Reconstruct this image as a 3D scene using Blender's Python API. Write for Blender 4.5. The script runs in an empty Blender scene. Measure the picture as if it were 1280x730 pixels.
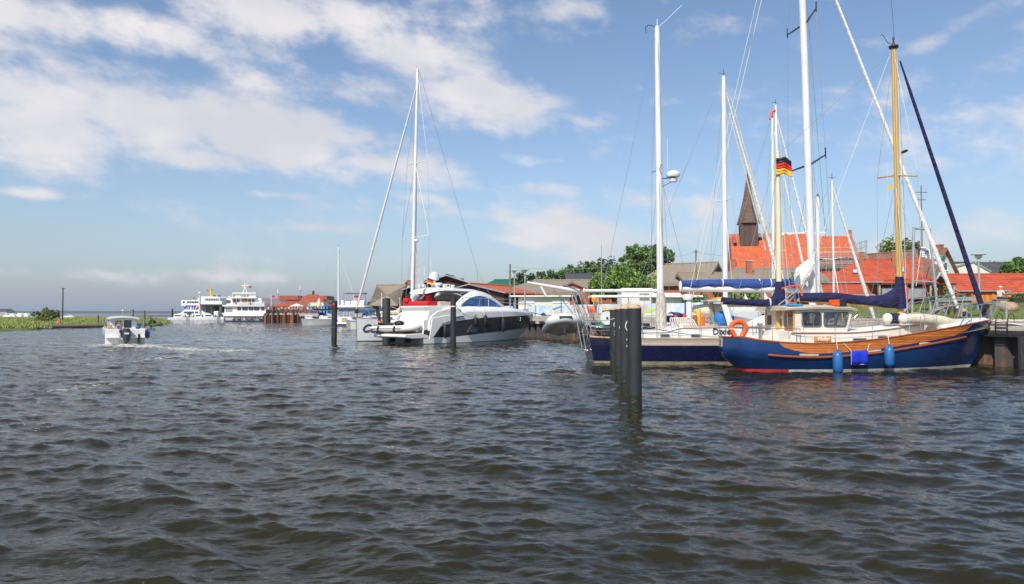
import bpy, math, random
import numpy as np
from mathutils import Vector, Matrix
R = math.radians
random.seed(7); np.random.seed(7)
scene = bpy.context.scene
COL = scene.collection

# ------------------------------------------------------------------ camera
CAM_H, F, PITCH = 2.2, 900.0, math.atan(26/900.0)
cam = bpy.data.objects.new("camera", bpy.data.cameras.new("camera")); COL.objects.link(cam)
cam.location = (0, 0, CAM_H); cam.rotation_euler = (math.pi/2 + PITCH, 0, 0)
cam.data.sensor_width = 36; cam.data.lens = 36*F/1280
cam.data.clip_start = 0.1; cam.data.clip_end = 30000
scene.camera = cam

# ------------------------------------------------------------------ light, sky, exposure
SUN_DIR = Vector((-0.38, -0.80, 0.88)).normalized()          # towards the sun
SUN_STRENGTH, SKY_STRENGTH, EXPOSURE = 4.3, 0.122, 0.25
sun = bpy.data.objects.new("sun", bpy.data.lights.new("sun", 'SUN')); COL.objects.link(sun)
sun.data.energy = SUN_STRENGTH; sun.data.angle = R(0.6); sun.data.color = (1.0, 0.945, 0.86)
sun.rotation_euler = SUN_DIR.to_track_quat('Z', 'Y').to_euler()
scene.view_settings.view_transform = 'Standard'
scene.view_settings.look = 'None'
scene.view_settings.exposure = EXPOSURE; scene.view_settings.gamma = 1
scene.view_settings.use_curve_mapping = False

world = bpy.data.worlds.new("World"); scene.world = world; world.use_nodes = True
nt = world.node_tree; nt.nodes.clear()
def N(t, **k):
    n = nt.nodes.new(t)
    for a, b in k.items(): setattr(n, a, b)
    return n
def MA(op, a, b=None, clamp=False):
    n = N('ShaderNodeMath', operation=op, use_clamp=clamp)
    for i, v in enumerate((a, b)):
        if v is None: continue
        if isinstance(v, (int, float)): n.inputs[i].default_value = v
        else: nt.links.new(v, n.inputs[i])
    return n.outputs[0]
sky = N('ShaderNodeTexSky', sky_type='NISHITA', sun_disc=False)
sky.sun_elevation = math.asin(SUN_DIR.z); sky.sun_rotation = math.atan2(SUN_DIR.x, SUN_DIR.y)
sky.altitude = 0; sky.air_density = 1.0; sky.dust_density = 0.6; sky.ozone_density = 2.6
tc = N('ShaderNodeTexCoord'); sx = N('ShaderNodeSeparateXYZ'); nt.links.new(tc.outputs['Generated'], sx.inputs[0])
az = MA('ARCTAN2', sx.outputs[0], sx.outputs[1]); el = MA('ARCSINE', sx.outputs[2])
# cloud banks: azimuth, elevation, width, height (degrees), tilt, weight - a coverage map of the real sky
def azel(px, py):
    return math.atan((px-640)/F), math.atan((391-py)/math.hypot(F, px-640))
BANKS = [(20,120,130,62,.1,1.0),(150,140,130,48,.15,1.1),(300,160,120,40,.2,1.15),(385,165,60,30,.1,.8),(240,196,110,18,.05,.9),
         (70,20,190,26,0,1.0),(330,18,110,26,0,1.0),(450,15,90,26,.1,.9),(500,62,110,34,.3,1.0),(600,122,110,34,.25,1.0),(450,105,90,22,.1,.75),
         (480,205,90,13,.05,.8),(560,222,90,20,.1,.7),(660,200,50,12,.05,.7),(720,285,120,28,.15,.95),(610,268,130,20,.1,.7),
         (790,250,60,20,0,.8),(880,262,90,40,0,.75),(180,345,330,9,0,.38),(40,242,60,8,0,.75),(345,243,40,6,0,.6),(410,285,60,8,0,.6),
         (700,6,60,16,0,.7),(690,235,50,12,.1,.7),(540,250,60,10,.1,.7),(650,300,70,10,.1,.6),(830,300,60,12,.1,.6),(1080,120,140,30,-.1,.5),(1200,290,90,26,0,.6),(940,112,90,14,0,.35),(1180,45,70,12,-.4,.45),(1050,170,120,22,.1,.35),
         (740,150,40,12,0,.5),(300,90,60,24,.4,.5),(130,-120,420,70,.1,.8),(900,-220,500,90,-.1,.6),(-300,120,200,90,0,.7),(1500,120,200,60,0,.6)]
cov = None
for (px, py, w, h, tilt, amp) in BANKS:
    a0, e0 = azel(px, py); w_, h_ = w/F, h/F
    da = MA('SUBTRACT', az, a0); de = MA('ADD', MA('SUBTRACT', el, e0), MA('MULTIPLY', da, tilt))
    d2 = MA('ADD', MA('POWER', MA('ABSOLUTE', MA('DIVIDE', da, w_)), 2.0), MA('POWER', MA('ABSOLUTE', MA('DIVIDE', de, h_)), 2.0))
    g = MA('MULTIPLY', MA('EXPONENT', MA('MULTIPLY', d2, -0.9)), amp)
    cov = g if cov is None else MA('MAXIMUM', cov, g)
cx = N('ShaderNodeCombineXYZ')
nt.links.new(MA('MULTIPLY', az, 1.0), cx.inputs[0]); nt.links.new(MA('ADD', MA('MULTIPLY', el, 1.75), MA('MULTIPLY', az, .22)), cx.inputs[1])
def noise(scale, detail, rough, dist=0.0, off=0.0):
    n = N('ShaderNodeTexNoise'); n.inputs['Scale'].default_value = scale; n.inputs['Detail'].default_value = detail
    n.inputs['Roughness'].default_value = rough; n.inputs['Distortion'].default_value = dist
    mp = N('ShaderNodeMapping'); mp.inputs['Location'].default_value = (off, off*.7, off*.3)
    nt.links.new(cx.outputs[0], mp.inputs[0]); nt.links.new(mp.outputs[0], n.inputs[0]); return n.outputs['Fac']
n1 = noise(8.0, 10, .58, .15, 3.1); n2 = noise(24, 6, .62, .1, 9.4)
dens = MA('ADD', MA('MULTIPLY', cov, 1.0), MA('ADD', MA('MULTIPLY', MA('SUBTRACT', n1, .5), 2.1), MA('MULTIPLY', MA('SUBTRACT', n2, .5), .8)))
mr = N('ShaderNodeMapRange', interpolation_type='SMOOTHSTEP'); nt.links.new(dens, mr.inputs[0])
mr.inputs[1].default_value = .17; mr.inputs[2].default_value = .98; mr.inputs[3].default_value = 0; mr.inputs[4].default_value = .93
# cloud brightness varies with thickness
cr = N('ShaderNodeMapRange'); nt.links.new(noise(5, 5, .5, .0, 21.0), cr.inputs[0]); cr.inputs[1].default_value = .35; cr.inputs[2].default_value = .65
cmix = N('ShaderNodeMix', data_type='RGBA'); nt.links.new(cr.outputs[0], cmix.inputs[0])
cmix.inputs[6].default_value = (4.8, 4.85, 5.25, 1); cmix.inputs[7].default_value = (6.4, 6.1, 6.05, 1)
hs = N('ShaderNodeHueSaturation'); hs.inputs['Saturation'].default_value = 1.0; hs.inputs['Value'].default_value = 1.0
nt.links.new(sky.outputs[0], hs.inputs['Color'])
mx = N('ShaderNodeMix', data_type='RGBA'); nt.links.new(mr.outputs[0], mx.inputs[0])
hz = N('ShaderNodeMix', data_type='RGBA'); nt.links.new(MA('MULTIPLY', MA('EXPONENT', MA('MULTIPLY', MA('ABSOLUTE', el), -9.5)), .95), hz.inputs[0])
nt.links.new(hs.outputs[0], hz.inputs[6]); hz.inputs[7].default_value = (2.35, 2.68, 3.3, 1)
nt.links.new(hz.outputs[2], mx.inputs[6]); nt.links.new(cmix.outputs[2], mx.inputs[7])
bg = N('ShaderNodeBackground'); bg.inputs[1].default_value = SKY_STRENGTH; nt.links.new(mx.outputs[2], bg.inputs[0])
out = N('ShaderNodeOutputWorld'); nt.links.new(bg.outputs[0], out.inputs[0])

# ------------------------------------------------------------------ geometry of the view, used only to find real places
def ray(px, py):
    u, v = (px-640)/F, (365-py)/F
    c, s = math.cos(PITCH), math.sin(PITCH)
    return Vector((u, c - v*s, v*c + s))
CAMP = Vector((0, 0, CAM_H))
def P(px, py, Y):
    d = ray(px, py); return CAMP + d*(Y/d.y)
def G(px, py, z=0.0):
    d = ray(px, py); return CAMP + d*((z-CAM_H)/d.z)
def X(px, Y): return P(px, 391, Y).x
def Z(py, Y): return P(640, py, Y).z
class Frame:
    def __init__(s, x, y, yaw, z=0):
        s.o = Vector((x, y, z)); s.yaw = R(yaw); s.n = Vector((-math.sin(s.yaw), math.cos(s.yaw), 0)); s.u = Vector((math.cos(s.yaw), math.sin(s.yaw), 0))
    def pt(s, px, py, yo=0.0):
        d = ray(px, py); t = (yo - (CAMP - s.o).dot(s.n))/d.dot(s.n)
        p = CAMP + d*t - s.o
        return Vector((p.dot(s.u), yo, p.z))
    def xz(s, px, py, yo=0.0):
        p = s.pt(px, py, yo); return (p.x, p.z)

# ------------------------------------------------------------------ materials
def pm(name, col, rough=.55, metal=0.0, var=.12, scale=2.5, bump=0.0, bscale=18.0, stretch=(1, 1, 1), col2=None, lo=.3, hi=.7, detail=5, coat=0.0, spec=.5, island=0.0, alpha=1.0):
    m = bpy.data.materials.new(name); m.use_nodes = True; t = m.node_tree; n, l = t.nodes, t.links
    b = n['Principled BSDF']; b.inputs['Roughness'].default_value = rough; b.inputs['Metallic'].default_value = metal
    b.inputs['Specular IOR Level'].default_value = spec
    b.inputs['Coat Weight'].default_value = coat; b.inputs['Coat Roughness'].default_value = .08
    b.inputs['Alpha'].default_value = alpha
    c = n.new('ShaderNodeTexCoord'); mp = n.new('ShaderNodeMapping'); mp.inputs['Scale'].default_value = stretch; l.new(c.outputs['Object'], mp.inputs[0])
    no = n.new('ShaderNodeTexNoise'); no.inputs['Scale'].default_value = scale; no.inputs['Detail'].default_value = detail; no.inputs['Roughness'].default_value = .62
    l.new(mp.outputs[0], no.inputs[0])
    rg = n.new('ShaderNodeMapRange'); rg.inputs[1].default_value = lo; rg.inputs[2].default_value = hi; l.new(no.outputs['Fac'], rg.inputs[0])
    mix = n.new('ShaderNodeMix'); mix.data_type = 'RGBA'; l.new(rg.outputs[0], mix.inputs[0])
    if col2 is None:
        A = tuple(x*(1-var) for x in col); B = tuple(min(1, x*(1+var)) for x in col)
    else: A, B = col, col2
    mix.inputs[6].default_value = (*A, 1); mix.inputs[7].default_value = (*B, 1)
    outc = mix.outputs[2]
    if island:
        g = n.new('ShaderNodeNewGeometry'); h = n.new('ShaderNodeHueSaturation')
        r2 = n.new('ShaderNodeMapRange'); r2.inputs[3].default_value = 1-island; r2.inputs[4].default_value = 1+island; l.new(g.outputs['Random Per Island'], r2.inputs[0])
        l.new(r2.outputs[0], h.inputs['Value']); l.new(outc, h.inputs['Color']); outc = h.outputs[0]
    l.new(outc, b.inputs['Base Color'])
    if bump:
        n2 = n.new('ShaderNodeTexNoise'); n2.inputs['Scale'].default_value = bscale; n2.inputs['Detail'].default_value = 4; l.new(mp.outputs[0], n2.inputs[0])
        bp = n.new('ShaderNodeBump'); bp.inputs['Strength'].default_value = min(1, bump*1.0); bp.inputs['Distance'].default_value = .05*max(1, bump); l.new(n2.outputs['Fac'], bp.inputs['Height']); l.new(bp.outputs[0], b.inputs['Normal'])
    return m
def tile(name, col, row=.33, colw=.24, dark=.55, var=.25, rough=.75, hgt=1.0):
    m = pm(name, col, rough, var=var, scale=.9); t = m.node_tree; n, l = t.nodes, t.links; b = n['Principled BSDF']
    c = n.new('ShaderNodeTexCoord'); s = n.new('ShaderNodeSeparateXYZ'); l.new(c.outputs['Object'], s.inputs[0])
    def M(op, a, bb):
        q = n.new('ShaderNodeMath'); q.operation = op
        for i, v in enumerate((a, bb)):
            if isinstance(v, (int, float)): q.inputs[i].default_value = v
            elif v is not None: l.new(v, q.inputs[i])
        return q.outputs[0]
    hrow = M('FRACT', M('DIVIDE', s.outputs[2], row*.62), None)
    hc = M('ABSOLUTE', M('SINE', M('MULTIPLY', M('ADD', s.outputs[0], s.outputs[1]), math.pi/colw), None), None)
    hh = M('ADD', M('MULTIPLY', hrow, -.6), M('MULTIPLY', hc, .4))
    bp = n.new('ShaderNodeBump'); bp.inputs['Strength'].default_value = .9*hgt; bp.inputs['Distance'].default_value = .06; l.new(hh, bp.inputs['Height']); l.new(bp.outputs[0], b.inputs['Normal'])
    # joint colour (mortar / lap line) and weathered single tiles
    cell = n.new('ShaderNodeTexWhiteNoise'); cv = n.new('ShaderNodeCombineXYZ')
    l.new(M('FLOOR', M('DIVIDE', M('ADD', s.outputs[0], s.outputs[1]), colw), None), cv.inputs[0]); l.new(M('FLOOR', M('DIVIDE', s.outputs[2], row*.62), None), cv.inputs[1]); l.new(cv.outputs[0], cell.inputs[0])
    old = b.inputs['Base Color'].links[0].from_socket
    h = n.new('ShaderNodeHueSaturation'); r2 = n.new('ShaderNodeMapRange'); r2.inputs[3].default_value = .82; r2.inputs[4].default_value = 1.14; l.new(cell.outputs[0], r2.inputs[0]); l.new(r2.outputs[0], h.inputs['Value']); l.new(old, h.inputs['Color'])
    mx = n.new('ShaderNodeMix'); mx.data_type = 'RGBA'; l.new(h.outputs[0], mx.inputs[6]); mx.inputs[7].default_value = (*[x*dark for x in col], 1)
    l.new(M('GREATER_THAN', hrow, .86), mx.inputs[0]); l.new(mx.outputs[2], b.inputs['Base Color'])
    return m
def plank(name, col, axis=2, width=.08, rough=.4, var=.3, dark=.35, coat=0.0, stretch=(.6, 6, 14)):
    m = pm(name, col, rough, var=var, scale=2.2, stretch=stretch, coat=coat); t = m.node_tree; n, l = t.nodes, t.links; b = n['Principled BSDF']
    c = n.new('ShaderNodeTexCoord'); s = n.new('ShaderNodeSeparateXYZ'); l.new(c.outputs['Object'], s.inputs[0])
    d = n.new('ShaderNodeMath'); d.operation = 'DIVIDE'; l.new(s.outputs[axis], d.inputs[0]); d.inputs[1].default_value = width
    fr = n.new('ShaderNodeMath'); fr.operation = 'FRACT'; l.new(d.outputs[0], fr.inputs[0])
    fl = n.new('ShaderNodeMath'); fl.operation = 'FLOOR'; l.new(d.outputs[0], fl.inputs[0])
    wn = n.new('ShaderNodeTexWhiteNoise'); wn.noise_dimensions = '1D'; l.new(fl.outputs[0], wn.inputs['W'])
    old = b.inputs['Base Color'].links[0].from_socket
    h = n.new('ShaderNodeHueSaturation'); r2 = n.new('ShaderNodeMapRange'); r2.inputs[3].default_value = .7; r2.inputs[4].default_value = 1.25; l.new(wn.outputs[0], r2.inputs[0]); l.new(r2.outputs[0], h.inputs['Value']); l.new(old, h.inputs['Color'])
    g = n.new('ShaderNodeMath'); g.operation = 'LESS_THAN'; l.new(fr.outputs[0], g.inputs[0]); g.inputs[1].default_value = .13
    mx = n.new('ShaderNodeMix'); mx.data_type = 'RGBA'; l.new(g.outputs[0], mx.inputs[0]); l.new(h.outputs[0], mx.inputs[6]); mx.inputs[7].default_value = (*[x*dark for x in col], 1)
    l.new(mx.outputs[2], b.inputs['Base Color']); return m
def scuffed(name, col, scuff, rough=.25, thr=.66, scale=6, stretch=(1, 1, 2.2), coat=.3, zmax=1e9):
    m = pm(name, col, rough, var=.18, scale=1.2, coat=coat); t = m.node_tree; n, l = t.nodes, t.links; b = n['Principled BSDF']
    c = n.new('ShaderNodeTexCoord'); mp = n.new('ShaderNodeMapping'); mp.inputs['Scale'].default_value = stretch; l.new(c.outputs['Object'], mp.inputs[0])
    no = n.new('ShaderNodeTexNoise'); no.inputs['Scale'].default_value = scale; no.inputs['Detail'].default_value = 8; no.inputs['Roughness'].default_value = .75; no.inputs['Distortion'].default_value = .8; l.new(mp.outputs[0], no.inputs[0])
    rg = n.new('ShaderNodeMapRange'); rg.inputs[1].default_value = thr; rg.inputs[2].default_value = thr+.04; l.new(no.outputs['Fac'], rg.inputs[0])
    old = b.inputs['Base Color'].links[0].from_socket
    mx = n.new('ShaderNodeMix'); mx.data_type = 'RGBA'; l.new(rg.outputs[0], mx.inputs[0]); l.new(old, mx.inputs[6]); mx.inputs[7].default_value = (*scuff, 1); l.new(mx.outputs[2], b.inputs['Base Color'])
    r2 = n.new('ShaderNodeMapRange'); r2.inputs[1].default_value = .3; r2.inputs[2].default_value = .7; r2.inputs[3].default_value = rough*.7; r2.inputs[4].default_value = rough*1.7; l.new(no.outputs['Fac'], r2.inputs[0]); l.new(r2.outputs[0], b.inputs['Roughness'])
    return m
def glassm(name, col=(.05, .07, .09), rough=.05):
    m = pm(name, col, rough, var=.3, scale=1.0, coat=.5, spec=.8); return m
def clearglass(name, tint=(.75, .85, .9), a=.35):
    m = pm(name, tint, .05, var=.1, spec=.8, alpha=a); return m

M = dict(
 gelcoat=pm('white_gelcoat', (.80, .79, .755), .22, var=.05, scale=1.5, coat=.3),
 gelcoat_old=pm('cream_gelcoat', (.76, .71, .615), .4, var=.09, scale=2.0, bump=.05),
 paint=pm('white_paint', (.78, .77, .74), .4, var=.08, scale=2),
 mastw=pm('white_mast_paint', (.70, .70, .69), .35, var=.13, scale=1.2, stretch=(3, 3, .6)),
 alu=pm('anodised_aluminium', (.52, .53, .55), .35, .6, var=.12, stretch=(3, 3, .5)),
 steel=pm('stainless_steel', (.55, .56, .57), .28, .9, var=.1),
 wire=pm('rigging_wire', (.36, .37, .38), .4, .5, var=.1),
 rope=pm('white_rope', (.66, .64, .58), .85, var=.2, scale=30),
 ropeg=pm('green_rope', (.05, .25, .15), .8),
 navy_hull=scuffed('navy_hull_paint', (.006, .009, .042), (.35, .36, .38), .24, .745, 7),
 blue_hull=scuffed('blue_hull_paint', (.008, .038, .135), (.4, .42, .42), .18, .755, 8, coat=.6),
 boot=pm('boot_top_white', (.62, .60, .53), .5, col2=(.40, .36, .27), scale=4, lo=.35, hi=.75),
 boot_cream=pm('boot_top_cream', (.50, .45, .30), .5, col2=(.25, .22, .13), scale=5),
 red_af=pm('red_antifouling', (.55, .03, .02), .6, var=.25),
 varnish=plank('varnished_strakes', (.52, .16, .036), 2, .098, .25, .45, .25, coat=.5, stretch=(1.2, 3, 16)),
 varn=pm('varnished_mahogany', (.33, .085, .025), .25, var=.35, scale=3, stretch=(1, 6, 8), coat=.5),
 greywood=plank('weathered_teak', (.40, .34, .28), 2, .085, .8, .25, .55, stretch=(.8, 4, 16)),
 teak=pm('teak_deck', (.42, .29, .17), .7, var=.2, scale=3, stretch=(.6, 8, 1)),
 spruce=pm('varnished_spruce', (.62, .37, .10), .3, var=.18, scale=2, stretch=(6, 6, .5), coat=.5),
 cream_spar=pm('cream_painted_spar', (.72, .62, .40), .4, var=.1, stretch=(5, 5, .5)),
 canvas_navy=pm('navy_canvas', (.012, .012, .062), .85, var=.35, scale=3, bump=2.2, bscale=5, stretch=(.6, 1, 1.4)),
 canvas_blue=pm('blue_canvas', (.020, .062, .24), .8, var=.3, scale=3, bump=2.0, bscale=4, stretch=(.5, 1, 1.4)),
 canvas_cream=pm('cream_canvas', (.66, .58, .45), .85, var=.12, scale=3, bump=.5, bscale=8),
 sailcloth=pm('white_sailcloth', (.74, .72, .68), .8, var=.1, scale=3, bump=.9, bscale=6),
 bluefender=pm('blue_fender', (.02, .13, .36), .35, var=.2, scale=6),
 bluecloth=pm('bright_blue_cloth', (.006, .03, .55), .8, var=.2, scale=8, bump=.4),
 orange=pm('orange_buoy', (.85, .10, .015), .5, var=.12),
 red=pm('red_cushion', (.62, .012, .014), .6, var=.12, scale=6),
 redpaint=pm('red_paint', (.6, .03, .02), .4),
 yellow=pm('yellow_paint', (.75, .42, .03), .45),
 green=pm('green_paint', (.02, .32, .12), .5),
 blue=pm('blue_paint', (.02, .10, .42), .45),
 cyan=pm('light_blue_paint', (.04, .36, .62), .5),
 charcoal=pm('charcoal_gelcoat', (.052, .054, .058), .2, var=.2, coat=.4),
 black=pm('black_rubber', (.015, .015, .017), .55, var=.3, scale=6),
 blackp=pm('black_painted', (.02, .02, .022), .35, var=.3),
 pile=scuffed('black_coated_pile', (.024, .025, .027), (.13, .13, .12), .5, .665, 5, stretch=(1.6, 1.6, .22), coat=0),
 pilecap=pm('tan_pile_cap', (.50, .36, .22), .85, var=.25, scale=12, bump=.4),
 oldpile=pm('weathered_timber', (.20, .165, .12), .9, var=.4, scale=5, stretch=(4, 4, .5), bump=.8, bscale=12),
 darkpile=pm('tarred_timber', (.030, .030, .032), .8, var=.4, scale=5, stretch=(4, 4, .5), bump=.6, bscale=12),
 hypalon=pm('grey_inflatable', (.62, .62, .60), .6, var=.1), hypalonw=pm('white_inflatable', (.66, .64, .59), .55, var=.08),
 glass=glassm('dark_glass'), glassb=pm('blue_tinted_glass', (.045, .13, .33), .12, var=.25, spec=.4), clear=clearglass('clear_glass'),
 curtain=pm('curtain_interior', (.16, .15, .13), .8, col2=(.42, .40, .36), scale=7, stretch=(3, 3, .8)),
 concrete=pm('concrete', (.43, .385, .32), .9, var=.22, scale=1.8, bump=.4, bscale=25),
 rust=pm('rusty_sheet_piling', (.075, .068, .062), .85, col2=(.30, .11, .035), scale=1.3, stretch=(1.5, 1.5, .35), lo=.54, hi=.68, bump=.4),
 rustor=pm('orange_rusty_piling', (.10, .035, .02), .85, col2=(.33, .10, .035), scale=.6, stretch=(1.5, 1.5, .45), lo=.3, hi=.55, bump=.4),
 asphalt=pm('asphalt', (.12, .115, .11), .9, var=.2, scale=3),
 galv=pm('galvanised_steel', (.40, .42, .43), .45, .5, var=.2, scale=4),
 brownwood=plank('dark_brown_boards', (.060, .024, .018), 0, .18, .8, .25, .5, stretch=(8, 8, .6)),
 orangewood=plank('orange_boards', (.56, .20, .04), 0, .16, .7, .2, .6, stretch=(8, 8, .6)),
 shingle=plank('tarred_shingles', (.095, .062, .048), 0, .3, .85, .35, .5, stretch=(5, 5, .5)),
 spire=tile('spire_shingles', (.125, .078, .055), .35, .22, .6),
 plaster=pm('white_plaster', (.74, .73, .70), .9, var=.06, scale=1.2, bump=.1),
 cream=pm('cream_plaster', (.70, .66, .56), .9, var=.06, scale=1.2),
 brick=pm('red_brick', (.30, .085, .045), .9, col2=(.42, .16, .09), scale=3, bump=.4),
 tile_or=tile('new_orange_tiles', (.56, .112, .034), .36, .26, .72, .16),
 tile_red=tile('red_tiles', (.46, .078, .030), .36, .3, .6, .18),
 tile_o2=tile('orange_pantiles', (.52, .13, .045), .36, .28, .6, .2),
 tile_br=tile('brown_tiles', (.225, .125, .085), .36, .28, .6, .25),
 tile_gr=tile('dark_grey_tiles', (.075, .075, .082), .36, .28, .6, .2),
 tile_term=tile('terracotta_tiles', (.36, .085, .04), .4, .4, .7, .25),
 thatch=pm('thatch', (.20, .16, .12), .95, col2=(.33, .275, .21), scale=2.2, stretch=(2.5, 2.5, .7), bump=1.0, bscale=10),
 greenroof=pm('green_metal_roof', (.015, .13, .085), .5, var=.1),
 trunk=pm('bark', (.10, .075, .055), .95, var=.3, scale=6, stretch=(3, 3, .6), bump=.8),
 leaf=pm('green_leaves', (.085, .15, .028), .7, var=.4, scale=.5, island=.5), 
 leafd=pm('dark_green_leaves', (.052, .105, .026), .7, var=.3, scale=.35, island=.4),
 leafl=pm('fresh_green_leaves', (.14, .24, .034), .7, var=.35, scale=.5, island=.5),
 leafy=pm('olive_leaves', (.155, .185, .038), .7, var=.3, scale=.35, island=.35),
 grass=pm('lawn_grass', (.115, .155, .030), .95, col2=(.175, .185, .055), scale=.5, bump=.6, bscale=30),
 reed=pm('reed_blades', (.20, .28, .045), .8, col2=(.31, .33, .09), scale=.12, island=.3),
 reedg=pm('marsh_ground', (.16, .20, .045), .95, col2=(.24, .18, .065), scale=.1, bump=.6, bscale=20),
 blade=pm('grass_blades', (.105, .165, .028), .8, col2=(.18, .20, .05), scale=.5, island=.3),
 rockp=pm('pink_granite', (.40, .255, .20), .85, var=.25, scale=5, bump=.8, bscale=9),
 driftw=pm('drift_wood', (.30, .24, .18), .95, var=.35, scale=5, bump=.8),
 skin=pm('skin', (.50, .26, .17), .6, var=.08), hairg=pm('grey_hair', (.55, .53, .5), .8), hairb=pm('brown_hair', (.06, .035, .02), .8),
 shirtw=pm('pale_shirt', (.55, .54, .48), .85), shirtr=pm('grey_red_shirt', (.34, .30, .29), .85), pink=pm('pink_dress', (.65, .12, .13), .85), jeans=pm('dark_trousers', (.03, .035, .06), .9),
 lampw=pm('lamp_housing', (.62, .62, .58), .5), plastic=pm('white_plastic', (.7, .7, .68), .5),
 umbrella=pm('cream_parasol', (.72, .69, .62), .8), far=pm('far_wooded_shore', (.030, .045, .040), .95, var=.3, scale=.01), farsand=pm('pale_shore', (.2, .2, .15), .95),
 stone=pm('shore_stone', (.14, .12, .10), .9, var=.3, scale=4, bump=.8),
)
def flat(name, col, rough=.7): 
    if name not in M: M[name] = pm(name, col, rough, var=.08)
    return M[name]

# ------------------------------------------------------------------ mesh builder
class MB:
    def __init__(s): s.v = []; s.f = []; s.m = []; s.mi = 0
    def add(s, vs, fs):
        o = len(s.v); s.v += [tuple(p) for p in vs]; s.f += [tuple(i+o for i in f) for f in fs]; s.m += [s.mi]*len(fs); return s
    def box(s, x0, x1, y0, y1, z0, z1, rz=0, c=None):
        vs = [(x, y, z) for x in (x0, x1) for y in (y0, y1) for z in (z0, z1)]
        if rz:
            cx_, cy_ = c if c else ((x0+x1)/2, (y0+y1)/2); ca, sa = math.cos(rz), math.sin(rz)
            vs = [(cx_+(x-cx_)*ca-(y-cy_)*sa, cy_+(x-cx_)*sa+(y-cy_)*ca, z) for x, y, z in vs]
        return s.add(vs, [(0, 1, 3, 2), (4, 6, 7, 5), (0, 4, 5, 1), (2, 3, 7, 6), (0, 2, 6, 4), (1, 5, 7, 3)])
    def prism(s, poly, y0, y1, taper=1.0):              # poly in (x,z), extruded along y
        n = len(poly); a = [(x, y0, z) for x, z in poly]; b = [(x, y1, z) for x, z in poly]
        return s.add(a+b, [tuple(range(n)), tuple(range(2*n-1, n-1, -1))]+[(i, i+n, (i+1) % n+n, (i+1) % n) for i in range(n)])
    def prismz(s, poly, z0, z1):                        # poly in (x,y)
        n = len(poly); a = [(x, y, z0) for x, y in poly]; b = [(x, y, z1) for x, y in poly]
        return s.add(a+b, [tuple(range(n-1, -1, -1)), tuple(range(n, 2*n))]+[(i, (i+1) % n, (i+1) % n+n, i+n) for i in range(n)])
    def tube(s, pts, r, n=8, cap=True):
        pts = [Vector(p) for p in pts]; rs = list(r) if isinstance(r, (list, tuple)) else [r]*len(pts)
        if len(rs) != len(pts): rs = [float(v) for v in np.interp(np.linspace(0, 1, len(pts)), np.linspace(0, 1, len(rs)), rs)]
        rings = []; up = None
        for i, p in enumerate(pts):
            d = (pts[min(i+1, len(pts)-1)]-pts[max(i-1, 0)]).normalized()
            if up is None: up = d.orthogonal().normalized()
            a = (up - d*up.dot(d)); a = a.normalized() if a.length > 1e-6 else d.orthogonal().normalized(); up = a; b = d.cross(a)
            rings.append([p+(a*math.cos(2*math.pi*k/n)+b*math.sin(2*math.pi*k/n))*rs[i] for k in range(n)])
        return s.loft(rings, cap)
    def loft(s, rings, cap=True, closed=True):
        n = len(rings[0]); vs = [p for r in rings for p in r]; fs = []
        for i in range(len(rings)-1):
            for k in range(n if closed else n-1):
                fs.append((i*n+k, i*n+(k+1) % n, (i+1)*n+(k+1) % n, (i+1)*n+k))
        if cap: fs += [tuple(range(n-1, -1, -1)), tuple(range((len(rings)-1)*n, len(rings)*n))]
        return s.add(vs, fs)
    def sph(s, c, r, n=12, m=8):
        rx, ry, rz = r if isinstance(r, (tuple, list)) else (r, r, r)
        rings = []
        for j in range(m+1):
            th = math.pi*(j+.0)/m; th = min(max(th, .02), math.pi-.02)
            rings.append([(c[0]+rx*math.sin(th)*math.cos(2*math.pi*k/n), c[1]+ry*math.sin(th)*math.sin(2*math.pi*k/n), c[2]-rz*math.cos(th)) for k in range(n)])
        return s.loft(rings)
    def lathe(s, prof, c=(0, 0, 0), n=14):
        return s.loft([[(c[0]+r*math.cos(2*math.pi*k/n), c[1]+r*math.sin(2*math.pi*k/n), c[2]+z) for k in range(n)] for r, z in prof])
    def grid(s, rows):                                   # list of equally long rows of points
        n = len(rows[0]); return s.add([p for r in rows for p in r], [(i*n+k, i*n+k+1, (i+1)*n+k+1, (i+1)*n+k) for i in range(len(rows)-1) for k in range(n-1)])
    def build(s, name, mats, parent=None, smooth=False, bevel=0.0, **kw):
        me = bpy.data.meshes.new(name); me.from_pydata(s.v, [], s.f)
        for m_ in (mats if isinstance(mats, (list, tuple)) else [mats]): me.materials.append(M[m_] if isinstance(m_, str) else m_)
        if len(me.materials) > 1: me.polygons.foreach_set('material_index', s.m)
        me.validate(); me.update()
        if smooth:
            me.polygons.foreach_set('use_smooth', [True]*len(me.polygons)); me.set_sharp_from_angle(angle=R(42))
        o = bpy.data.objects.new(name, me); COL.objects.link(o)
        if parent: o.parent = parent
        if bevel:
            bv = o.modifiers.new('bevel', 'BEVEL'); bv.width = bevel; bv.segments = 2; bv.limit_method = 'ANGLE'; bv.angle_limit = R(40)
        if kw: tag(o, **kw)
        return o
def tag(o, label=None, cat=None, group=None, kind=None):
    if label: o['label'] = label
    if cat: o['category'] = cat
    if group: o['group'] = group
    if kind: o['kind'] = kind
    return o
def thing(name, label, cat, loc=(0, 0, 0), rz=0, group=None):
    o = bpy.data.objects.new(name, None); COL.objects.link(o); o.location = loc; o.rotation_euler = (0, 0, rz); o.empty_display_size = .3
    return tag(o, label, cat, group)
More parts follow.
